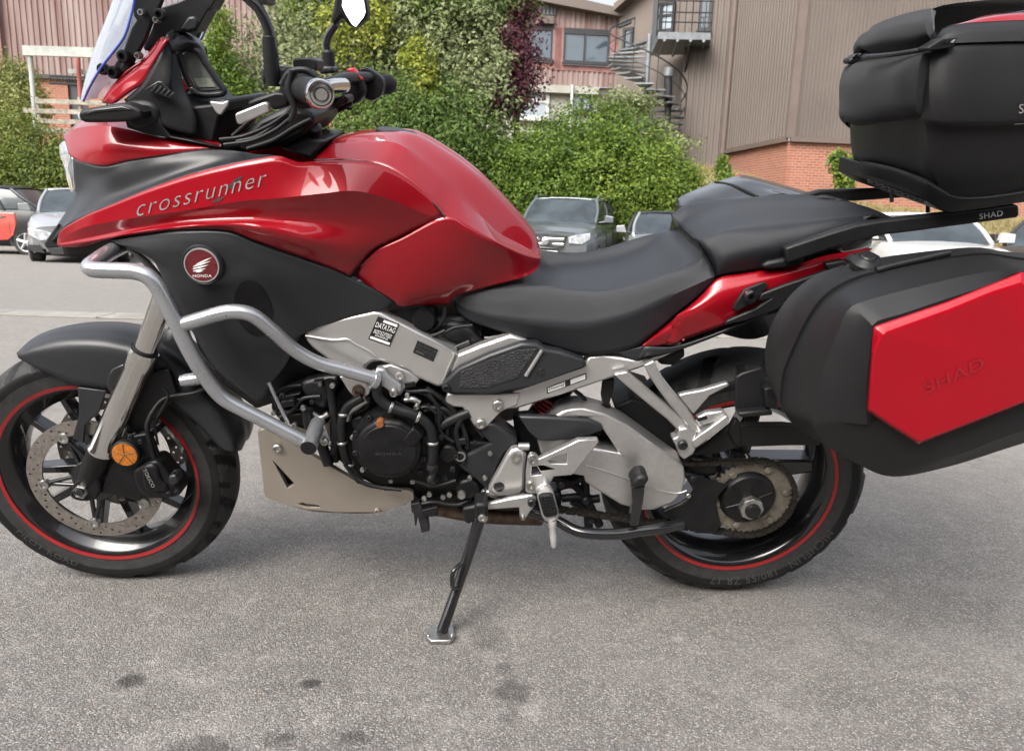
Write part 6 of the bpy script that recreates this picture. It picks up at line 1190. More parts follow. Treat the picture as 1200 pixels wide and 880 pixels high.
def onwall(wall, u, v):
    """(distance along wall, height) of the photo point on the wall plane"""
    a, b = Vector((*wall[0], 0)), Vector((*wall[1], 0)); d = (b - a).normalized(); nn = Vector((d.y, -d.x, 0)); r = ray(u, v)
    t = nn.dot(a - Vector((CAM.x, CAM.y, 0))) / nn.dot(Vector((r.x, r.y, 0))); p = CAM + r * t
    return (Vector((p.x, p.y, 0)) - a).dot(d), p.z
def at(wall, s):
    a, b = Vector((*wall[0], 0)), Vector((*wall[1], 0)); p = a + (b - a).normalized() * s; return (p.x, p.y)
def window(wall, u0, v0, u1, v1, parent, mullions=(), fm=MFD, fw_=.08, out=.0, transom=(), pm_=MWG):
    s0, zt = onwall(wall, u0, v0); s1, zb = onwall(wall, u1, v1); zt2 = onwall(wall, u1, v0)[1]; zb2 = onwall(wall, u0, v1)[1]; zt = (zt + zt2) / 2; zb = (zb + zb2) / 2
    w = flat('window', at(wall, s0), at(wall, s1), zb, zb + fw_, fm, parent, .12, out - .04)
    flat('window_frame', at(wall, s0), at(wall, s1), zt - fw_, zt, fm, w, .12, out - .04)
    for s in [s0 + fw_ / 2, s1 - fw_ / 2] + [s0 + (s1 - s0) * m for m in mullions]: flat('window_frame', at(wall, s - fw_ / 2), at(wall, s + fw_ / 2), zb + fw_, zt - fw_, fm, w, .11, out - .04)
    for m in transom: flat('window_frame', at(wall, s0 + fw_), at(wall, s1 - fw_), zb + (zt - zb) * m - fw_ / 2, zb + (zt - zb) * m + fw_ / 2, fm, w, .1, out - .04)
    flat('sill', at(wall, s0 - .05), at(wall, s1 + .05), zb - .06, zb, fm, w, .2, out - .02)
    ed = [s0 + fw_] + [s0 + (s1 - s0) * m for m in mullions] + [s1 - fw_]
    for e0, e1 in zip(ed[:-1], ed[1:]): flat('pane', at(wall, e0 + .01), at(wall, e1 - .01), zb + fw_, zt - fw_, pm_, w, .02, out - .0)
    return (s0, s1, zb, zt)
def plan(u, y): p = W(u, 200, y); return (p.x, y)
# --- faded red building
rb = empty('red_building'); tag(rb, 'weathered red ribbed building with wide dark windows behind the trees', 'building')
RW_ = (plan(8, 29.5), plan(719, 32.0)); RL = (Vector(RW_[1]) - Vector(RW_[0])).length
ops = []
def rel(u, v): return onwall(RW_, u, v)
for a in ((597, 33, 647, 70, (.45,)), (661, 39, 713, 75, (.46,))): ops.append(window(RW_, *a[:4], rb, a[4]))
# pillars and panels round the upper windows
def lin(u0, v0, u1, v1, u):
    (sa, za), (sb, zb_) = rel(u0, v0), rel(u1, v1); s_ = rel(u, 60)[0]; return za + (zb_ - za) * (s_ - sa) / (sb - sa)
z_eave_l = rel(8, -60)[1]; z_eave_r = lin(620, 2, 717, 21, 719); z_cl = rel(40, 88)[1]; z_cr = rel(650, 100)[1]
s_split = rel(500, 60)[0]
corr('ribbed_wall', RW_[0], at(RW_, s_split), z_cl, z_eave_l, MRC, rb, .205, .04)
corr('ribbed_wall', at(RW_, s_split), RW_[1], z_cr, (lin(620, 2, 717, 21, 500), z_eave_r), MRC, rb, .205, .04, [(o[0] - s_split - .35, o[1] - s_split + .35, o[2] - .3, o[3] + .1) for o in ops])
for o in ops:
    for e in (o[0] - .34, o[1] + .02): flat('window_pillar', at(RW_, e), at(RW_, e + .32), o[2] - .3, o[3] + .1, MRF, rb, .06, .0)
    flat('window_board', at(RW_, o[0] - .02), at(RW_, o[1] + .02), o[2] - .3, o[2] - .08, MRF, rb, .05, .0); flat('window_head', at(RW_, o[0] - .02), at(RW_, o[1] + .02), o[3] - .01, o[3] + .14, MFD, rb, .06, .0)
flat('corner_post', at(RW_, -.3), at(RW_, .35), gz(30), z_eave_l, MRF, rb, .3, -.1)
flat('roof_fascia', at(RW_, s_split), at(RW_, RL + .1), (lin(620, 2, 717, 21, 500) - .05, z_eave_r - .05), (lin(661, 0, 720, 14, 500), lin(661, 0, 720, 14, 720)), MBC, rb, .4, .05)
s0, zt = rel(624, 6); s1, zb = rel(650, 19); lv_ = flat('louvre', at(RW_, s0), at(RW_, s1), zb, zt, MGV, rb, .1, .02)
for k in range(6): flat('louvre_slat', at(RW_, s0 + (s1 - s0) * (k + .2) / 6), at(RW_, s0 + (s1 - s0) * (k + .7) / 6), zb + .03, zt - .03, MFD, lv_, .03, .12)
s0, zt = rel(630, 20); s1, zb = rel(648, 30); flat('vent_hood', at(RW_, s0), at(RW_, s1), zb, zt, MBD, rb, .25, .02)
# cream ground floor
GF = RW_
s0 = rel(560, 120)[0]; s1 = rel(697, 120)[0]; z0_ = gz(30)
flat('ground_floor_wall', at(RW_, s_split), at(RW_, s1 + .2), z0_, z_cr - .02, MCR, rb, .1, -.25)
flat('ground_floor_beam', at(RW_, s_split), at(RW_, s1 + .1), z_cr - .3, z_cr - .02, MCR, rb, .25, -.1)
flat('ground_floor_return', at(RW_, s1 + .2), RW_[1], z0_, z_cr, MBC, rb, .1, -.2)
window(RW_, 609, 104, 643, 140, rb, (), MWF, .14, -.1, (.62,), pm('pale_glass', (.32, .36, .40), .1, 0, .6))
window(RW_, 671, 101, 693, 130, rb, (.5,), MFD, .08, -.1, (), pm('pale_glass_door', (.40, .46, .54), .1, 0, .6))
s, _ = rel(670, 110); tube('drainpipe', [Vector((*at(RW_, s), z0_)) + Vector((0, -.25, 0)), Vector((*at(RW_, s), z_cr)) + Vector((0, -.25, 0))], .06, MWF, rb, 8, 2)
# brick base, dark door at the left
sb0, sb1, sd1, sb2 = rel(54, 120)[0], rel(80, 120)[0], rel(103, 120)[0], rel(430, 120)[0]
flat('brick_base', at(RW_, -.2), at(RW_, sb1), z0_, z_cl - .05, MBR, rb, .1, -.15); flat('service_door', at(RW_, sb1), at(RW_, sd1), z0_, z_cl - .25, MDD, rb, .06, -.2)
flat('brick_base', at(RW_, sd1), at(RW_, s_split), z0_, z_cl - .05, MBR, rb, .1, -.15); flat('door_head', at(RW_, sb1), at(RW_, sd1), z_cl - .25, z_cl - .05, MFD, rb, .12, -.15)
flat('lower_trim', at(RW_, -.1), at(RW_, s_split), z_cl - .12, z_cl + .02, MFD, rb, .1, .02)
base(rb)
# porch of white timber with a red post
pc = empty('porch'); tag(pc, 'white timber porch frame with a thin red post at the left', 'porch')
def wp(u, v, y): return W(u, v, y)
yP = 24.6; q = wp
def post(name, u0, v0, u1, v1, y, r, mat, parent): return tube(name, [wp(u0, v0, y), wp(u1, v1, y)], r, mat, parent, 8, 2)
a, b = wp(29, 59, yP), wp(114, 62, yP); tb = flat('porch_beam', (a.x, a.y), (b.x, b.y), min(a.z, b.z) - .16, min(a.z, b.z) + .12, MWD, pc, .12)
post('porch_post', 35, 61, 42.5, 152, yP, .075, MWD, pc); post('porch_post', 91, 64, 97, 152, yP + .6, .07, pm('post_red', (.36, .10, .08), .7), pc)
a, b = wp(81, 83, yP + .8), wp(104, 85, yP + .8); flat('porch_rail', (a.x, a.y), (b.x, b.y), b.z - .07, b.z + .07, MWD, pc, .08)
base(pc)
rl = empty('black_railing'); tag(rl, 'short black metal railing behind the porch post', 'railing')
for v_ in (89, 98):
    tube('rail', [wp(58, v_, yP + 1.5), wp(100, v_ + 2, yP + 1.5)], .03, MDR, rl, 6, 2)
for k in range(12): tube('baluster', [wp(59 + k * 3.6, 89 + k * .17, yP + 1.5), wp(59 + k * 3.6, 98 + k * .17, yP + 1.5)], .014, MDR, rl, 5, 2)
base(rl)
fe = empty('timber_fence'); tag(fe, 'weathered post and rail timber fence below the windscreen', 'fence')
for v_ in (119, 130, 142, 153):
    a, b = wp(28 if v_ == 130 else 42, v_, yP - 1), wp(125, v_ + 2, yP - 1); flat('rail', (a.x, a.y), (b.x, b.y), min(a.z, b.z) - .06, min(a.z, b.z) + .07, MGT, fe, .04)
for u_ in (44, 93, 124): post('post', u_, 114, u_ + 4, 158, yP - .95, .055, MGT, fe)
base(fe)

# --- brown ribbed building
bb = empty('brown_building'); tag(bb, 'tall brown ribbed metal building on an orange brick base at right', 'building')
Yc = 22.6
Cn = plan(921, Yc); Lf = plan(846, 27.5); Rt = plan(1330, 23.6); L2 = plan(800, 28.5); L3 = plan(720, 31.4)
def seam(wall, u, v): return onwall(wall, u, v)[1]
zb_c = W(919, 161, Yc).z; zTop = zb_c + 9
wL = (Lf, Cn); wR = (Cn, Rt)
zL = seam((Lf, Cn), 846, 176)
corr('ribbed_wall', Lf, Cn, (zb_c, zb_c), zTop, MBC, bb, .20, .045)
corr('ribbed_wall', Cn, Rt, zb_c, zTop, MBC, bb, .11, .03)
flat('corner_trim', plan(917, Yc - .03), plan(927, Yc - .03), zb_c - .02, zTop, MBD, bb, .06, 0)
flat('base_flashing', (Lf[0], Lf[1]), Cn, zb_c - .12, zb_c + .02, MBD, bb, .1, .02); flat('base_flashing', Cn, Rt, zb_c - .12, zb_c + .02, MBD, bb, .1, .02)
flat('brick_base', Lf, Cn, gz(24) - .3, zb_c - .1, MBR, bb, .06, -.08); flat('brick_base', Cn, Rt, gz(24) - .3, zb_c - .1, MBR, bb, .06, -.08)
tube('drainpipe', [Vector((*plan(845, 27.3), zb_c - .2)), Vector((*plan(845, 27.3), zTop))], .11, MBD, bb, 10, 2)
wM = (plan(792, 27.8), Lf)
corr('ribbed_wall', plan(792, 27.8), Lf, gz(28) + .5, zTop, MBC, bb, .2, .045)
# recessed flat wall with door and window, roof edge climbing to the right
wB = (plan(716, 31.6), plan(808, 29.6))
o1 = window(wB, 731, 33, 741, 62, bb, (), MFD, .1, 0.)
def linB(u0, v0, u1, v1, s_):
    (sa, za), (sb, zb_) = onwall(wB, u0, v0), onwall(wB, u1, v1); return za + (zb_ - za) * (s_ - sa) / (sb - sa)
LB = (Vector(wB[1]) - Vector(wB[0])).length
flat('rear_wall', wB[0], wB[1], gz(30), (linB(720, 20, 744, 0, 0), linB(720, 20, 744, 0, LB)), MBC, bb, .05, -.1)
flat('roof_edge', wB[0], wB[1], (linB(720, 22, 745, 0, 0), linB(720, 22, 745, 0, LB)), (linB(717, 16, 737, 0, 0), linB(717, 16, 737, 0, LB)), MBD, bb, .5, .0)
window(wB, 771, 4, 790, 38, bb, (.3,), MFD, .09, .05, (.55,), pm('pale_door_glass', (.36, .42, .46), .08, 0, .8))
flat('corner_post', plan(756, 30.2), plan(761, 30.1), onwall(wB, 757, 70)[1], zTop, MDD, bb, .1, .1)
window(wM, 822, -25, 832, 37, bb, (), MFD, .08, .05)
flat('cladding_return', plan(758, 30.2), plan(808, 29.), gz(28), onwall(wB, 800, 48)[1], MBC, bb, .05, .15)
lampp = wp(731, 26, 30.); plate('security_lamp', [lampp + Vector((dx, 0, dz_)) for dx, dz_ in ((-.25, -.12), (.1, .12), (.3, .1), (.3, -.02), (-.12, -.2))], MFD, bb, t=.2, bevel=.02)
base(bb)
# --- spiral stair and landing
sp = empty('spiral_staircase'); tag(sp, 'grey steel spiral staircase with landing against the brown building', 'staircase')
Ys = 27.2
pt, pb = wp(761, 44, Ys), wp(756, 130, Ys); pc0 = Vector(((pt.x + pb.x) / 2, Ys, 0))
tube('centre_pole', [Vector((pc0.x, Ys, gz(27))), Vector((pc0.x, Ys, pt.z + .1))], .085, MGV, sp, 12, 2)
def tread(z, a, r=1.35, da=.46):
    c, s = math.cos, math.sin; V = []
    for zz in (z, z - .05):
        V += [pc0 + Vector((.06 * c(a), .06 * s(a), zz)), pc0 + Vector((r * c(a - da / 2), r * s(a - da / 2), zz)), pc0 + Vector((r * c(a + da / 2), r * s(a + da / 2), zz))]
    return mk('tread', V, [(0, 1, 2), (5, 4, 3), (0, 3, 4, 1), (1, 4, 5, 2), (2, 5, 3, 0)], MGV, sp, smooth=False)
z_top = wp(768, 46, Ys).z; nst = 16; dzs = (z_top - (wp(760, 150, Ys).z)) / nst; hand = []
for k in range(nst + 1):
    a = rad(105 + 17 * k); z = z_top - dzs * k; tread(z, a); e = pc0 + Vector((1.35 * math.cos(a), 1.35 * math.sin(a), z))
    if k % 2 == 0: tube('baluster', [e, e + Vector((0, 0, .95))], .016, MDR, sp, 6, 2)
    hand.append(e + Vector((0, 0, .95)))
tube('handrail', hand, .025, MDR, sp, 8, 60); tube('handrail', [h - Vector((0, 0, .45)) for h in hand], .014, MDR, sp, 6, 60)
l0, l1, l2, l3 = wp(766, 45, 27.6), wp(777, 36, 28.9), wp(832, 41, 28.6), wp(830, 47, 26.9)
zt_ = l0.z; Lq = [Vector((l0.x, 26.7, zt_)), Vector((l0.x + .2, 29.2, zt_)), Vector((l2.x + .1, 28.9, zt_)), Vector((l3.x, 26.6, zt_))]
lan = mk('landing', [p for p in Lq] + [p - Vector((0, 0, .22)) for p in Lq], [(0, 1, 2, 3), (7, 6, 5, 4), (0, 4, 5, 1), (1, 5, 6, 2), (2, 6, 7, 3), (3, 7, 4, 0)], MGV, sp, smooth=False)
for k in range(4): x0 = Lq[0].lerp(Lq[3], (k + .5) / 4); x1 = Lq[1].lerp(Lq[2], (k + .5) / 4); tube('landing_joist', [x0 - Vector((0, 0, .25)), x1 - Vector((0, 0, .25))], .05, MGV, lan, 6, 2)
for zz in (.3, .6, .95): tube('landing_rail', [Lq[0] + Vector((0, 0, zz)), Lq[3] + Vector((0, 0, zz))], .02, MDR, sp, 6, 2)
for k in range(9): p = Lq[0].lerp(Lq[3], k / 8); tube('baluster', [p, p + Vector((0, 0, .95))], .014, MDR, sp, 5, 2)
tube('bracket', [Lq[3] - Vector((.5, -.6, .2)), Lq[3] - Vector((.5, -1.2, 1.))], .05, MDR, sp, 6, 2)
base(sp)
cb_ = empty('cable_post'); tag(cb_, 'dark post with grey cap standing beside the spiral stair', 'post')
tube('post', [wp(783, 125, 26.5), wp(783, 88, 26.5)], .14, MDR, cb_, 10, 2); tube('cap', [wp(783, 90, 26.5), wp(784, 80, 26.5)], .17, MGV, cb_, 10, 2)
tube('stem', [Vector((wp(783, 125, 26.5).x, 26.5, gz(26))), wp(783, 125, 26.5)], .12, MDR, cb_, 10, 2); base(cb_)

# --- unseen block added behind the camera to darken paint reflections and frontal light
nb = empty('added_reflection_block'); tag(nb, 'unseen brown brick block added behind the viewer to darken reflections', 'building')
NW = ((26., -10.), (-26., -10.))
MNB = pm('added_block_brick', (.16, .10, .075), .9, 0, 0, .2, 2)
box('wall', (-26, -14, -.3), (26, -10, 3.1), MNB, nb); box('wall', (-26, -14.2, 4.5), (26, -10, 6.2), MNB, nb); box('roof', (-26.4, -14.6, 6.2), (26.4, -9.6, 6.5), MBD, nb)
for k in range(13):
    x_ = -24 + k * 4; box('added_block_pier', (x_ - .9, -13.5, 3.1), (x_ + .9, -10.02, 4.5), MNB, nb)
    w_ = box('window', (x_ + .9, -10.3, 3.1), (x_ + 3.1, -10.2, 4.5), MWG, nb); box('window_frame', (x_ + 1.95, -10.18, 3.1), (x_ + 2.05, -10.1, 4.5), MWF, w_)
base(nb)

# ================================================================== parked cars
MTY = pm('car_tyre', (.02, .02, .021), .8, 0, 0, .2, 10); MRIM = pm('alloy_rim', (.45, .46, .47), .35, .8, 0, .08, 10); MARC = pm('wheel_arch', (.012, .012, .013), .8, 0, 0, .1)
MCG = pm('car_glass', (.035, .045, .05), .05, 0, .25, .3, 1.6, spec=.5); MLM = pm('lamp_glass', (.62, .65, .68), .1, .4, 1., .25, 14); MGRL = pm('grille_black', (.02, .02, .021), .4, 0, .2, .1); MCRM = pm('car_chrome', (.62, .63, .64), .2, .9, 0, .05)
MPLT = pm('plate_white', (.72, .72, .70), .45, 0, .2, .03); MINT = pm('seat_cloth', (.05, .05, .05), .9)
def car(name, label, col_mat, prm, loc, fwd, group='cars parked across the yard', trim=None, roof_mat=None, rails=False, plate_txt=None):
    root = empty(name); tag(root, label, 'car', group)
    L, Wd, H = prm['L'], prm['W'], prm['H']; hw = Wd / 2; trim = trim or MGRL; roof_mat = roof_mat or col_mat
    deck = prm['deck']      # (x from front 0..1, z) top edge of the lower body
    st = np.linspace(0, 1, 25); rows = []
    for t in st:
        x = L / 2 - t * L; zt = np.interp(t, [d[0] for d in deck], [d[1] for d in deck])
        nar = 1 - prm.get('nf', .16) * max(0, 1 - t / .14) ** 2 - prm.get('nr', .14) * max(0, (t - .88) / .12) ** 2
        zs = .2 + .1 * max(0, 1 - t / .06) + .1 * max(0, (t - .94) / .06); w = hw * nar
        sec = [(w * .9, zs), (w * .985, zs + .08), (w, zs + (zt - zs) * .35), (w * .995, zs + (zt - zs) * .62), (w * .975, zs + (zt - zs) * .85), (w * .92, zt - .02), (w * .78, zt + .012), (w * .4, zt + .035), (0, zt + .045)]
        cv = lambda y: x - .22 * (y / hw) ** 2 * max(0, 1 - t / .16)
        rows.append([Vector((cv(y), -y, z)) for y, z in sec] + [Vector((cv(y), y, z)) for y, z in reversed(sec[:-1])])
    V, Fc = grid(rows); n = len(rows[0]); Fc += [tuple(range(n)), tuple(range((len(rows) - 1) * n, len(rows) * n))]
    body_ = mk('body', V, Fc, col_mat, root, ang=40)
    # glasshouse
    x0, x1, x2, x3 = [L / 2 - t * L for t in prm['gh']]; zb = lambda x: np.interp((L / 2 - x) / L, [d[0] for d in deck], [d[1] for d in deck]) + .0
    wb, wt = hw * .93, hw * prm.get('tumble', .74)
    ring_b = [(x0, wb * .88, zb(x0) + .02), (x0 - (x0 - x3) * .33, wb, zb((x0 + x3) / 2)), (x0 - (x0 - x3) * .66, wb, zb((x0 + x3) / 2)), (x3, wb * .86, zb(x3) + .02)]
    ring_t = [(x1, wt * .94, H - .045), (x1 - (x1 - x2) * .33, wt, H - .035), (x1 - (x1 - x2) * .66, wt, H - .035), (x2, wt * .94, H - .06)]
    Vb = [Vector((x, -y, z)) for x, y, z in ring_b] + [Vector((x, y, z)) for x, y, z in reversed(ring_b)]
    Vt = [Vector((x, -y, z)) for x, y, z in ring_t] + [Vector((x, y, z)) for x, y, z in reversed(ring_t)]
    gm = []
    for f in (0, .5, 1):
        gm.append([b_.lerp(t_, f) + Vector((0, (-1 if b_.y < 0 else 1) * .035 * math.sin(f * math.pi), 0)) for b_, t_ in zip(Vb, Vt)])
    nn = 8
    names = {0: 'side_window', 1: 'side_window', 2: 'side_window', 3: 'rear_window', 4: 'side_window', 5: 'side_window', 6: 'side_window', 7: 'windscreen'}
    for k in range(8):
        a, b_ = k, (k + 1) % 8; rws = [[gm[i][a].lerp(gm[i][b_], s) + (Vector((.07 * math.sin(s * math.pi), 0, 0)) if k == 7 else Vector((-.06 * math.sin(s * math.pi), 0, 0)) if k == 3 else Vector()) for s in (0, .25, .5, .75, 1)] for i in range(3)]
        V, Fc = grid(rws); mk(names[k], V, Fc, MCG, root)
    pil = [(0, .035), (7, .035), (3, .04), (4, .04)] + ([(1, .03), (6, .03), (2, .028), (5, .028)])
    for k, r in pil: tube('pillar', [gm[0][k], gm[1][k], gm[2][k]], r, prm.get('pillar_mat', col_mat) if k in (0, 7, 3, 4) else MGRL, root, 8, 6)
    rt = [[Vector((x, y * s, z + .035 * (1 - s * s) + .012)) for s in (-1.04, -.8, -.4, 0, .4, .8, 1.04)] for x, y, z in [(x1 + .03, wt * .94, H - .045), ((x1 * .7 + x2 * .3), wt, H - .02), ((x1 * .3 + x2 * .7), wt, H - .02), (x2 - .03, wt * .94, H - .06)]]
    V, Fc = grid(rt); mk('roof', V, Fc, roof_mat, root, solid=.03)
    if rails:
        for s in (-1, 1): tube('roof_rail', [Vector((x1 - .05, s * wt * .92, H - .02)), Vector((x1 - .25, s * wt * .97, H + .045)), Vector((x2 + .25, s * wt * .97, H + .04)), Vector((x2 + .02, s * wt * .92, H - .03))], .022, MCRM, root, 8)
    # wheels
    rw_ = prm.get('wheel', .33)
    for t in prm['axles']:
        for s in (-1, 1):
            c = Vector((L / 2 - t * L, s * (hw - .11), rw_)); wl_ = lathe('wheel', c, [(0, -.10), (rw_ * .6, -.10), (rw_ * .68, -.115), (rw_ * .9, -.11), (rw_, -.07), (rw_, .07), (rw_ * .9, .11), (0, .10)], MTY, root, 28, (0, 1, 0))
            ou = c + Vector((0, s * .112, 0)); lathe('rim', ou, [(rw_ * .62, -.0), (rw_ * .68, .004 * s), (rw_ * .70, -.01 * s), (rw_ * .64, -.012 * s)], MRIM, wl_, 28)
            for k in range(5):
                a = k * 1.2566 + .3; tube('spoke', [ou, ou + Vector((rw_ * .63 * math.cos(a), 0, rw_ * .63 * math.sin(a)))], [.04, .028], MRIM, wl_, 6, 2)
            V = []; Fc = []
            for k in range(25):
                a = math.pi * (k / 24 * 1.16 - .08); ca, sa = math.cos(a), math.sin(a)
                for r, y in ((rw_ * .95, .0), (rw_ * 1.16, .006), (rw_ * 1.2, -.02)): V.append(Vector((c.x + r * ca, s * (hw * .985 + y), rw_ + r * sa)))
            for k in range(24):
                for j in range(2): a = k * 3 + j; Fc.append((a, a + 1, a + 4, a + 3))
            mk('wheel_arch', V, Fc, trim, root)
    # front: grille, lamps, bumper intake, plate
    fx = L / 2; zf = deck[0][1]; nf = hw * (1 - prm.get('nf', .16))
    def fplate(nm, pts, m, t=.05, par=root, x=0., both=False):
        for s in ((1, -1) if both else (1,)):
            P3 = [Vector((fx + x - .10 * (abs(y) / hw) ** 2 * 2.2, s * y, z)) for y, z in pts]
            o = plate2(nm, P3, m, par, t)
        return o
    def plate2(nm, P3, m, par, t):
        n = len(P3); V = P3 + [p - Vector((t, 0, 0)) for p in P3]
        return mk(nm, V, [tuple(range(n)), tuple(range(2 * n - 1, n - 1, -1))] + [(i, (i + 1) % n, n + (i + 1) % n, n + i) for i in range(n)], m, par, smooth=False, bevel=.008)
    g = prm.get('grille', (.34, .52, .78)); gw, g0, g1 = g
    gr = fplate('grille', [(-gw, g1), (-gw * .55, g1 + .02), (gw * .55, g1 + .02), (gw, g1), (gw * .86, g0 + .03), (gw * .5, g0), (-gw * .5, g0), (-gw * .86, g0 + .03)], MGRL, .1, x=.02)
    for k in range(prm.get('bars', 2)):
        z = g0 + (g1 - g0) * (k + .8) / (prm.get('bars', 2) + .6); fplate('grille_bar', [(-gw * .9, z - .025), (gw * .9, z - .025), (gw * .9, z + .025), (-gw * .9, z + .025)], MCRM, .04, gr, x=.035)
    fplate('headlight', [(gw + .05, g1 - .15), (gw + .3, g1 - .16), (min(nf + .06, gw + .48), g1 - .06), (min(nf + .06, gw + .5), g1 + .06), (gw + .2, g1 + .02), (gw + .04, g1 - .04)], MLM, .14, x=.02, both=True)
    ik = prm.get('intake', (.2, .34)); fplate('bumper_intake', [(-.5, ik[1]), (.5, ik[1]), (.42, ik[0]), (-.42, ik[0])], MGRL, .1, x=.02)
    fplate('side_intake', [(.52, ik[0] + .02), (.78, ik[0] + .06), (.8, ik[1] + .05), (.62, ik[1] + .04)], MGRL, .1, x=.03, both=True)
    sk = prm.get('skid')
    if sk: fplate('skid_plate', [(-.6, sk[0]), (.6, sk[0]), (.72, sk[1]), (.6, sk[1] - .02), (.5, sk[0] + .06), (-.5, sk[0] + .06), (-.6, sk[1] - .02), (-.72, sk[1])], MCRM, .08, x=.05)
    zp = prm.get('plate', .42); fplate('number_plate', [(-.26, zp - .055), (.26, zp - .055), (.26, zp + .055), (-.26, zp + .055)], MPLT, .02, x=.055)
    lathe('badge', (fx + .035, 0, prm.get('badge', g1 - .1)), [(0, .0), (.06, 0), (.075, -.01), (.075, -.03)], MCRM, root, 20, (1, 0, 0))
    for s in (-1, 1):
        m_ = Vector((x0 - .12, s * (hw + .09), zb(x0) + .1)); mir_ = plate2('door_mirror', [m_ + Vector((.05, -s * .11, -.06)), m_ + Vector((.05, s * .1, -.05)), m_ + Vector((.05, s * .1, .07)), m_ + Vector((.05, -s * .06, .09))], prm.get('mirror_mat', col_mat), root, .13)
        tube('mirror_arm', [m_ + Vector((0, -s * .2, -.06)), m_ + Vector((0, -s * .05, -.03))], .02, MGRL, mir_, 6, 2)
        for t in prm.get('doors', (.40, .62)):
            x = L / 2 - t * L; z = zb(x); tube('door_seam', [Vector((x, s * (hw * .985 + .004), .3)), Vector((x, s * (hw + .004), .3 + (z - .3) * .5)), Vector((x, s * (hw * .965 + .004), z - .08))], .006, MGRL, root, 5, 6)
        for t in prm.get('handles', (.55, .73)): x = L / 2 - t * L; tube('door_handle', [Vector((x, s * (hw * .985 + .01), zb(x) - .16)), Vector((x - .2, s * (hw * .985 + .01), zb(x) - .16))], .016, prm.get('handle_mat', col_mat), root, 6, 2)
        tl = fplate_r = [Vector((-L / 2 - .01 + .05, s * hw * .62, .62)), Vector((-L / 2 + .06, s * hw * .84, .62)), Vector((-L / 2 + .06, s * hw * .84, .78)), Vector((-L / 2 + .05, s * hw * .62, .78))]
        plate2('tail_lamp', tl, pm('tail_lamp_red', (.3, .02, .02), .2, 0, .6) if s < 0 else bpy.data.materials['tail_lamp_red'], root, .1)
    f = Vector((fwd[0], fwd[1], 0)).normalized(); root.location = loc; root.rotation_euler = (0, 0, math.atan2(f.y, f.x)); return root
def gp(u, y): p = W(u, 300, y); return (p.x, y, gz(y))
def paint(n, c, metal=.5, rough=.3): return pm(n, c, rough, metal, 1., .04, 2, rvar=.03)
suv = dict(L=4.65, W=1.92, H=1.64, deck=[(0, .90), (.03, .97), (.10, 1.02), (.26, 1.08), (.34, 1.10), (.7, 1.12), (.92, 1.10), (1, .95)], gh=(.27, .42, .86, .97), axles=(.18, .80), wheel=.36, grille=(.42, .60, .86), bars=2, plate=.50, badge=.74, intake=(.28, .40), skid=(.24, .44), tumble=.76)
car('parked_suv', 'dark grey SUV with silver twin bar grille seen just behind the fuel tank', paint('grey_paint', (.15, .168, .178)), suv, gp(664, 17.6), (-.26, -1), rails=True)
cab = dict(L=4.45, W=1.78, H=1.38, deck=[(0, .69), (.04, .75), (.12, .80), (.30, .90), (.7, .93), (.95, .93), (1, .8)], gh=(.28, .44, .72, .82), axles=(.2, .79), wheel=.32, grille=(.30, .46, .64), bars=1, plate=.38, badge=.62, tumble=.72)
car('parked_convertible', 'silver convertible with black soft top between the seat hump and pillion seat', paint('silver_paint', (.36, .375, .38)), cab, gp(778, 17.0), (-.12, -1), roof_mat=pm('soft_top', (.025, .025, .028), .9))
wc = dict(L=4.1, W=1.75, H=1.33, deck=[(0, .68), (.04, .75), (.12, .82), (.28, .90), (.7, .94), (.95, .95), (1, .85)], gh=(.26, .42, .80, .95), axles=(.2, .79), wheel=.31, grille=(.30, .46, .62), bars=1, plate=.38, badge=.64, tumble=.78)
car('parked_hatchback', 'white hatchback with pale windscreen seen above the red pannier', paint('white_paint', (.52, .52, .505), 0., .35), wc, gp(1068, 12.4), (-.10, -1))
dk_ = dict(L=4.5, W=1.8, H=1.36, deck=[(0, .62), (.05, .76), (.12, .84), (.28, .90), (.7, .95), (.95, .97), (1, .85)], gh=(.26, .40, .80, .93), axles=(.19, .8), wheel=.32, tumble=.78)
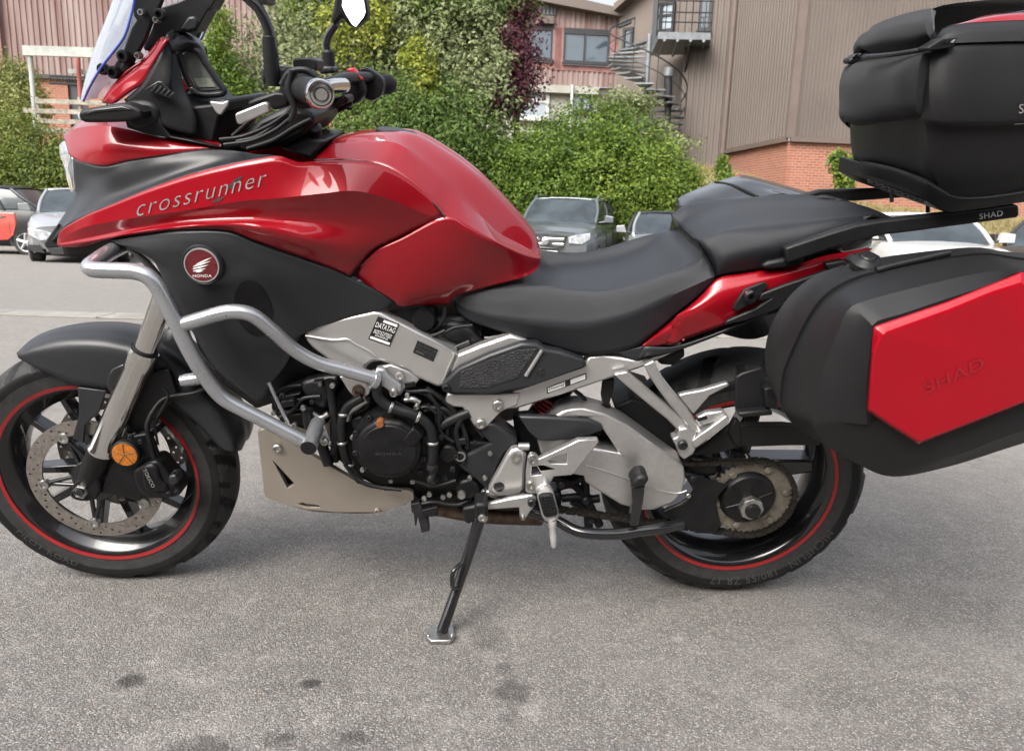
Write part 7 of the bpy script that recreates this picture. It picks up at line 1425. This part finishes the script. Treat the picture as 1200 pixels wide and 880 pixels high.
car('parked_estate', 'dark brown car with row of side windows at the far right edge', paint('dark_brown_paint', (.045, .038, .032)), dk_, gp(1255, 13.6), (-.75, -.66))
sm = dict(L=2.7, W=1.66, H=1.52, deck=[(0, .72), (.08, .86), (.2, .96), (.4, 1.0), (.8, 1.02), (.95, 1.0), (1, .85)], gh=(.14, .34, .72, .95), axles=(.16, .84), wheel=.30, tumble=.82, doors=(.30, .72), handles=(.62,), nf=.2, nr=.12, pillar_mat=MGRL)
p_ = gp(18, 18.0); smart = car('parked_city_car', 'small red and black city car cut by the left edge', pm('shell_black', (.010, .010, .011), .4, 0, .1, .05, spec=.3), sm, (p_[0] - .16, 18.0, gz(18.0)), (-1, -.04), roof_mat=pm('roof_black', (.02, .02, .022), .35))
# red door skins between the black shell
for s in (1, -1):
    out_ = [(-.72, .94), (-.74, .70), (-.66, .45), (-.52, .34), (.50, .30), (.56, .5), (.55, .80), (.50, .93)]
    vv = [Vector((x_, s * (hw_ + .006), z_)) for hw_, (x_, z_) in zip((.815, .83, .832, .825, .825, .83, .83, .815), out_)]; n = len(vv); v2 = [v - Vector((0, s * .05, 0)) for v in vv]
    dr = mk('door', vv + v2, [tuple(range(n)), tuple(range(2 * n - 1, n - 1, -1))] + [(i, (i + 1) % n, n + (i + 1) % n, n + i) for i in range(n)], paint('smart_red', (.42, .05, .035), .1) if s == 1 else bpy.data.materials['smart_red'], smart, smooth=False, bevel=.012)
    tube('handle', [Vector((-.45, s * .84, .84)), Vector((-.25, s * .845, .845))], .014, MGRL, dr, 6, 2)
sv = dict(L=4.1, W=1.72, H=1.46, deck=[(0, .70), (.04, .78), (.12, .86), (.27, .98), (.4, 1.0), (.7, 1.02), (.95, 1.0), (1, .85)], gh=(.24, .44, .84, .97), axles=(.19, .8), wheel=.31, grille=(.30, .48, .62), bars=1, plate=.42, badge=.68, tumble=.78)
car('parked_hatchback', 'silver hatchback whose nose shows under the motorcycle beak', paint('bright_silver_paint', (.36, .37, .38)), sv, gp(104, 16.5), (.40, -.92))
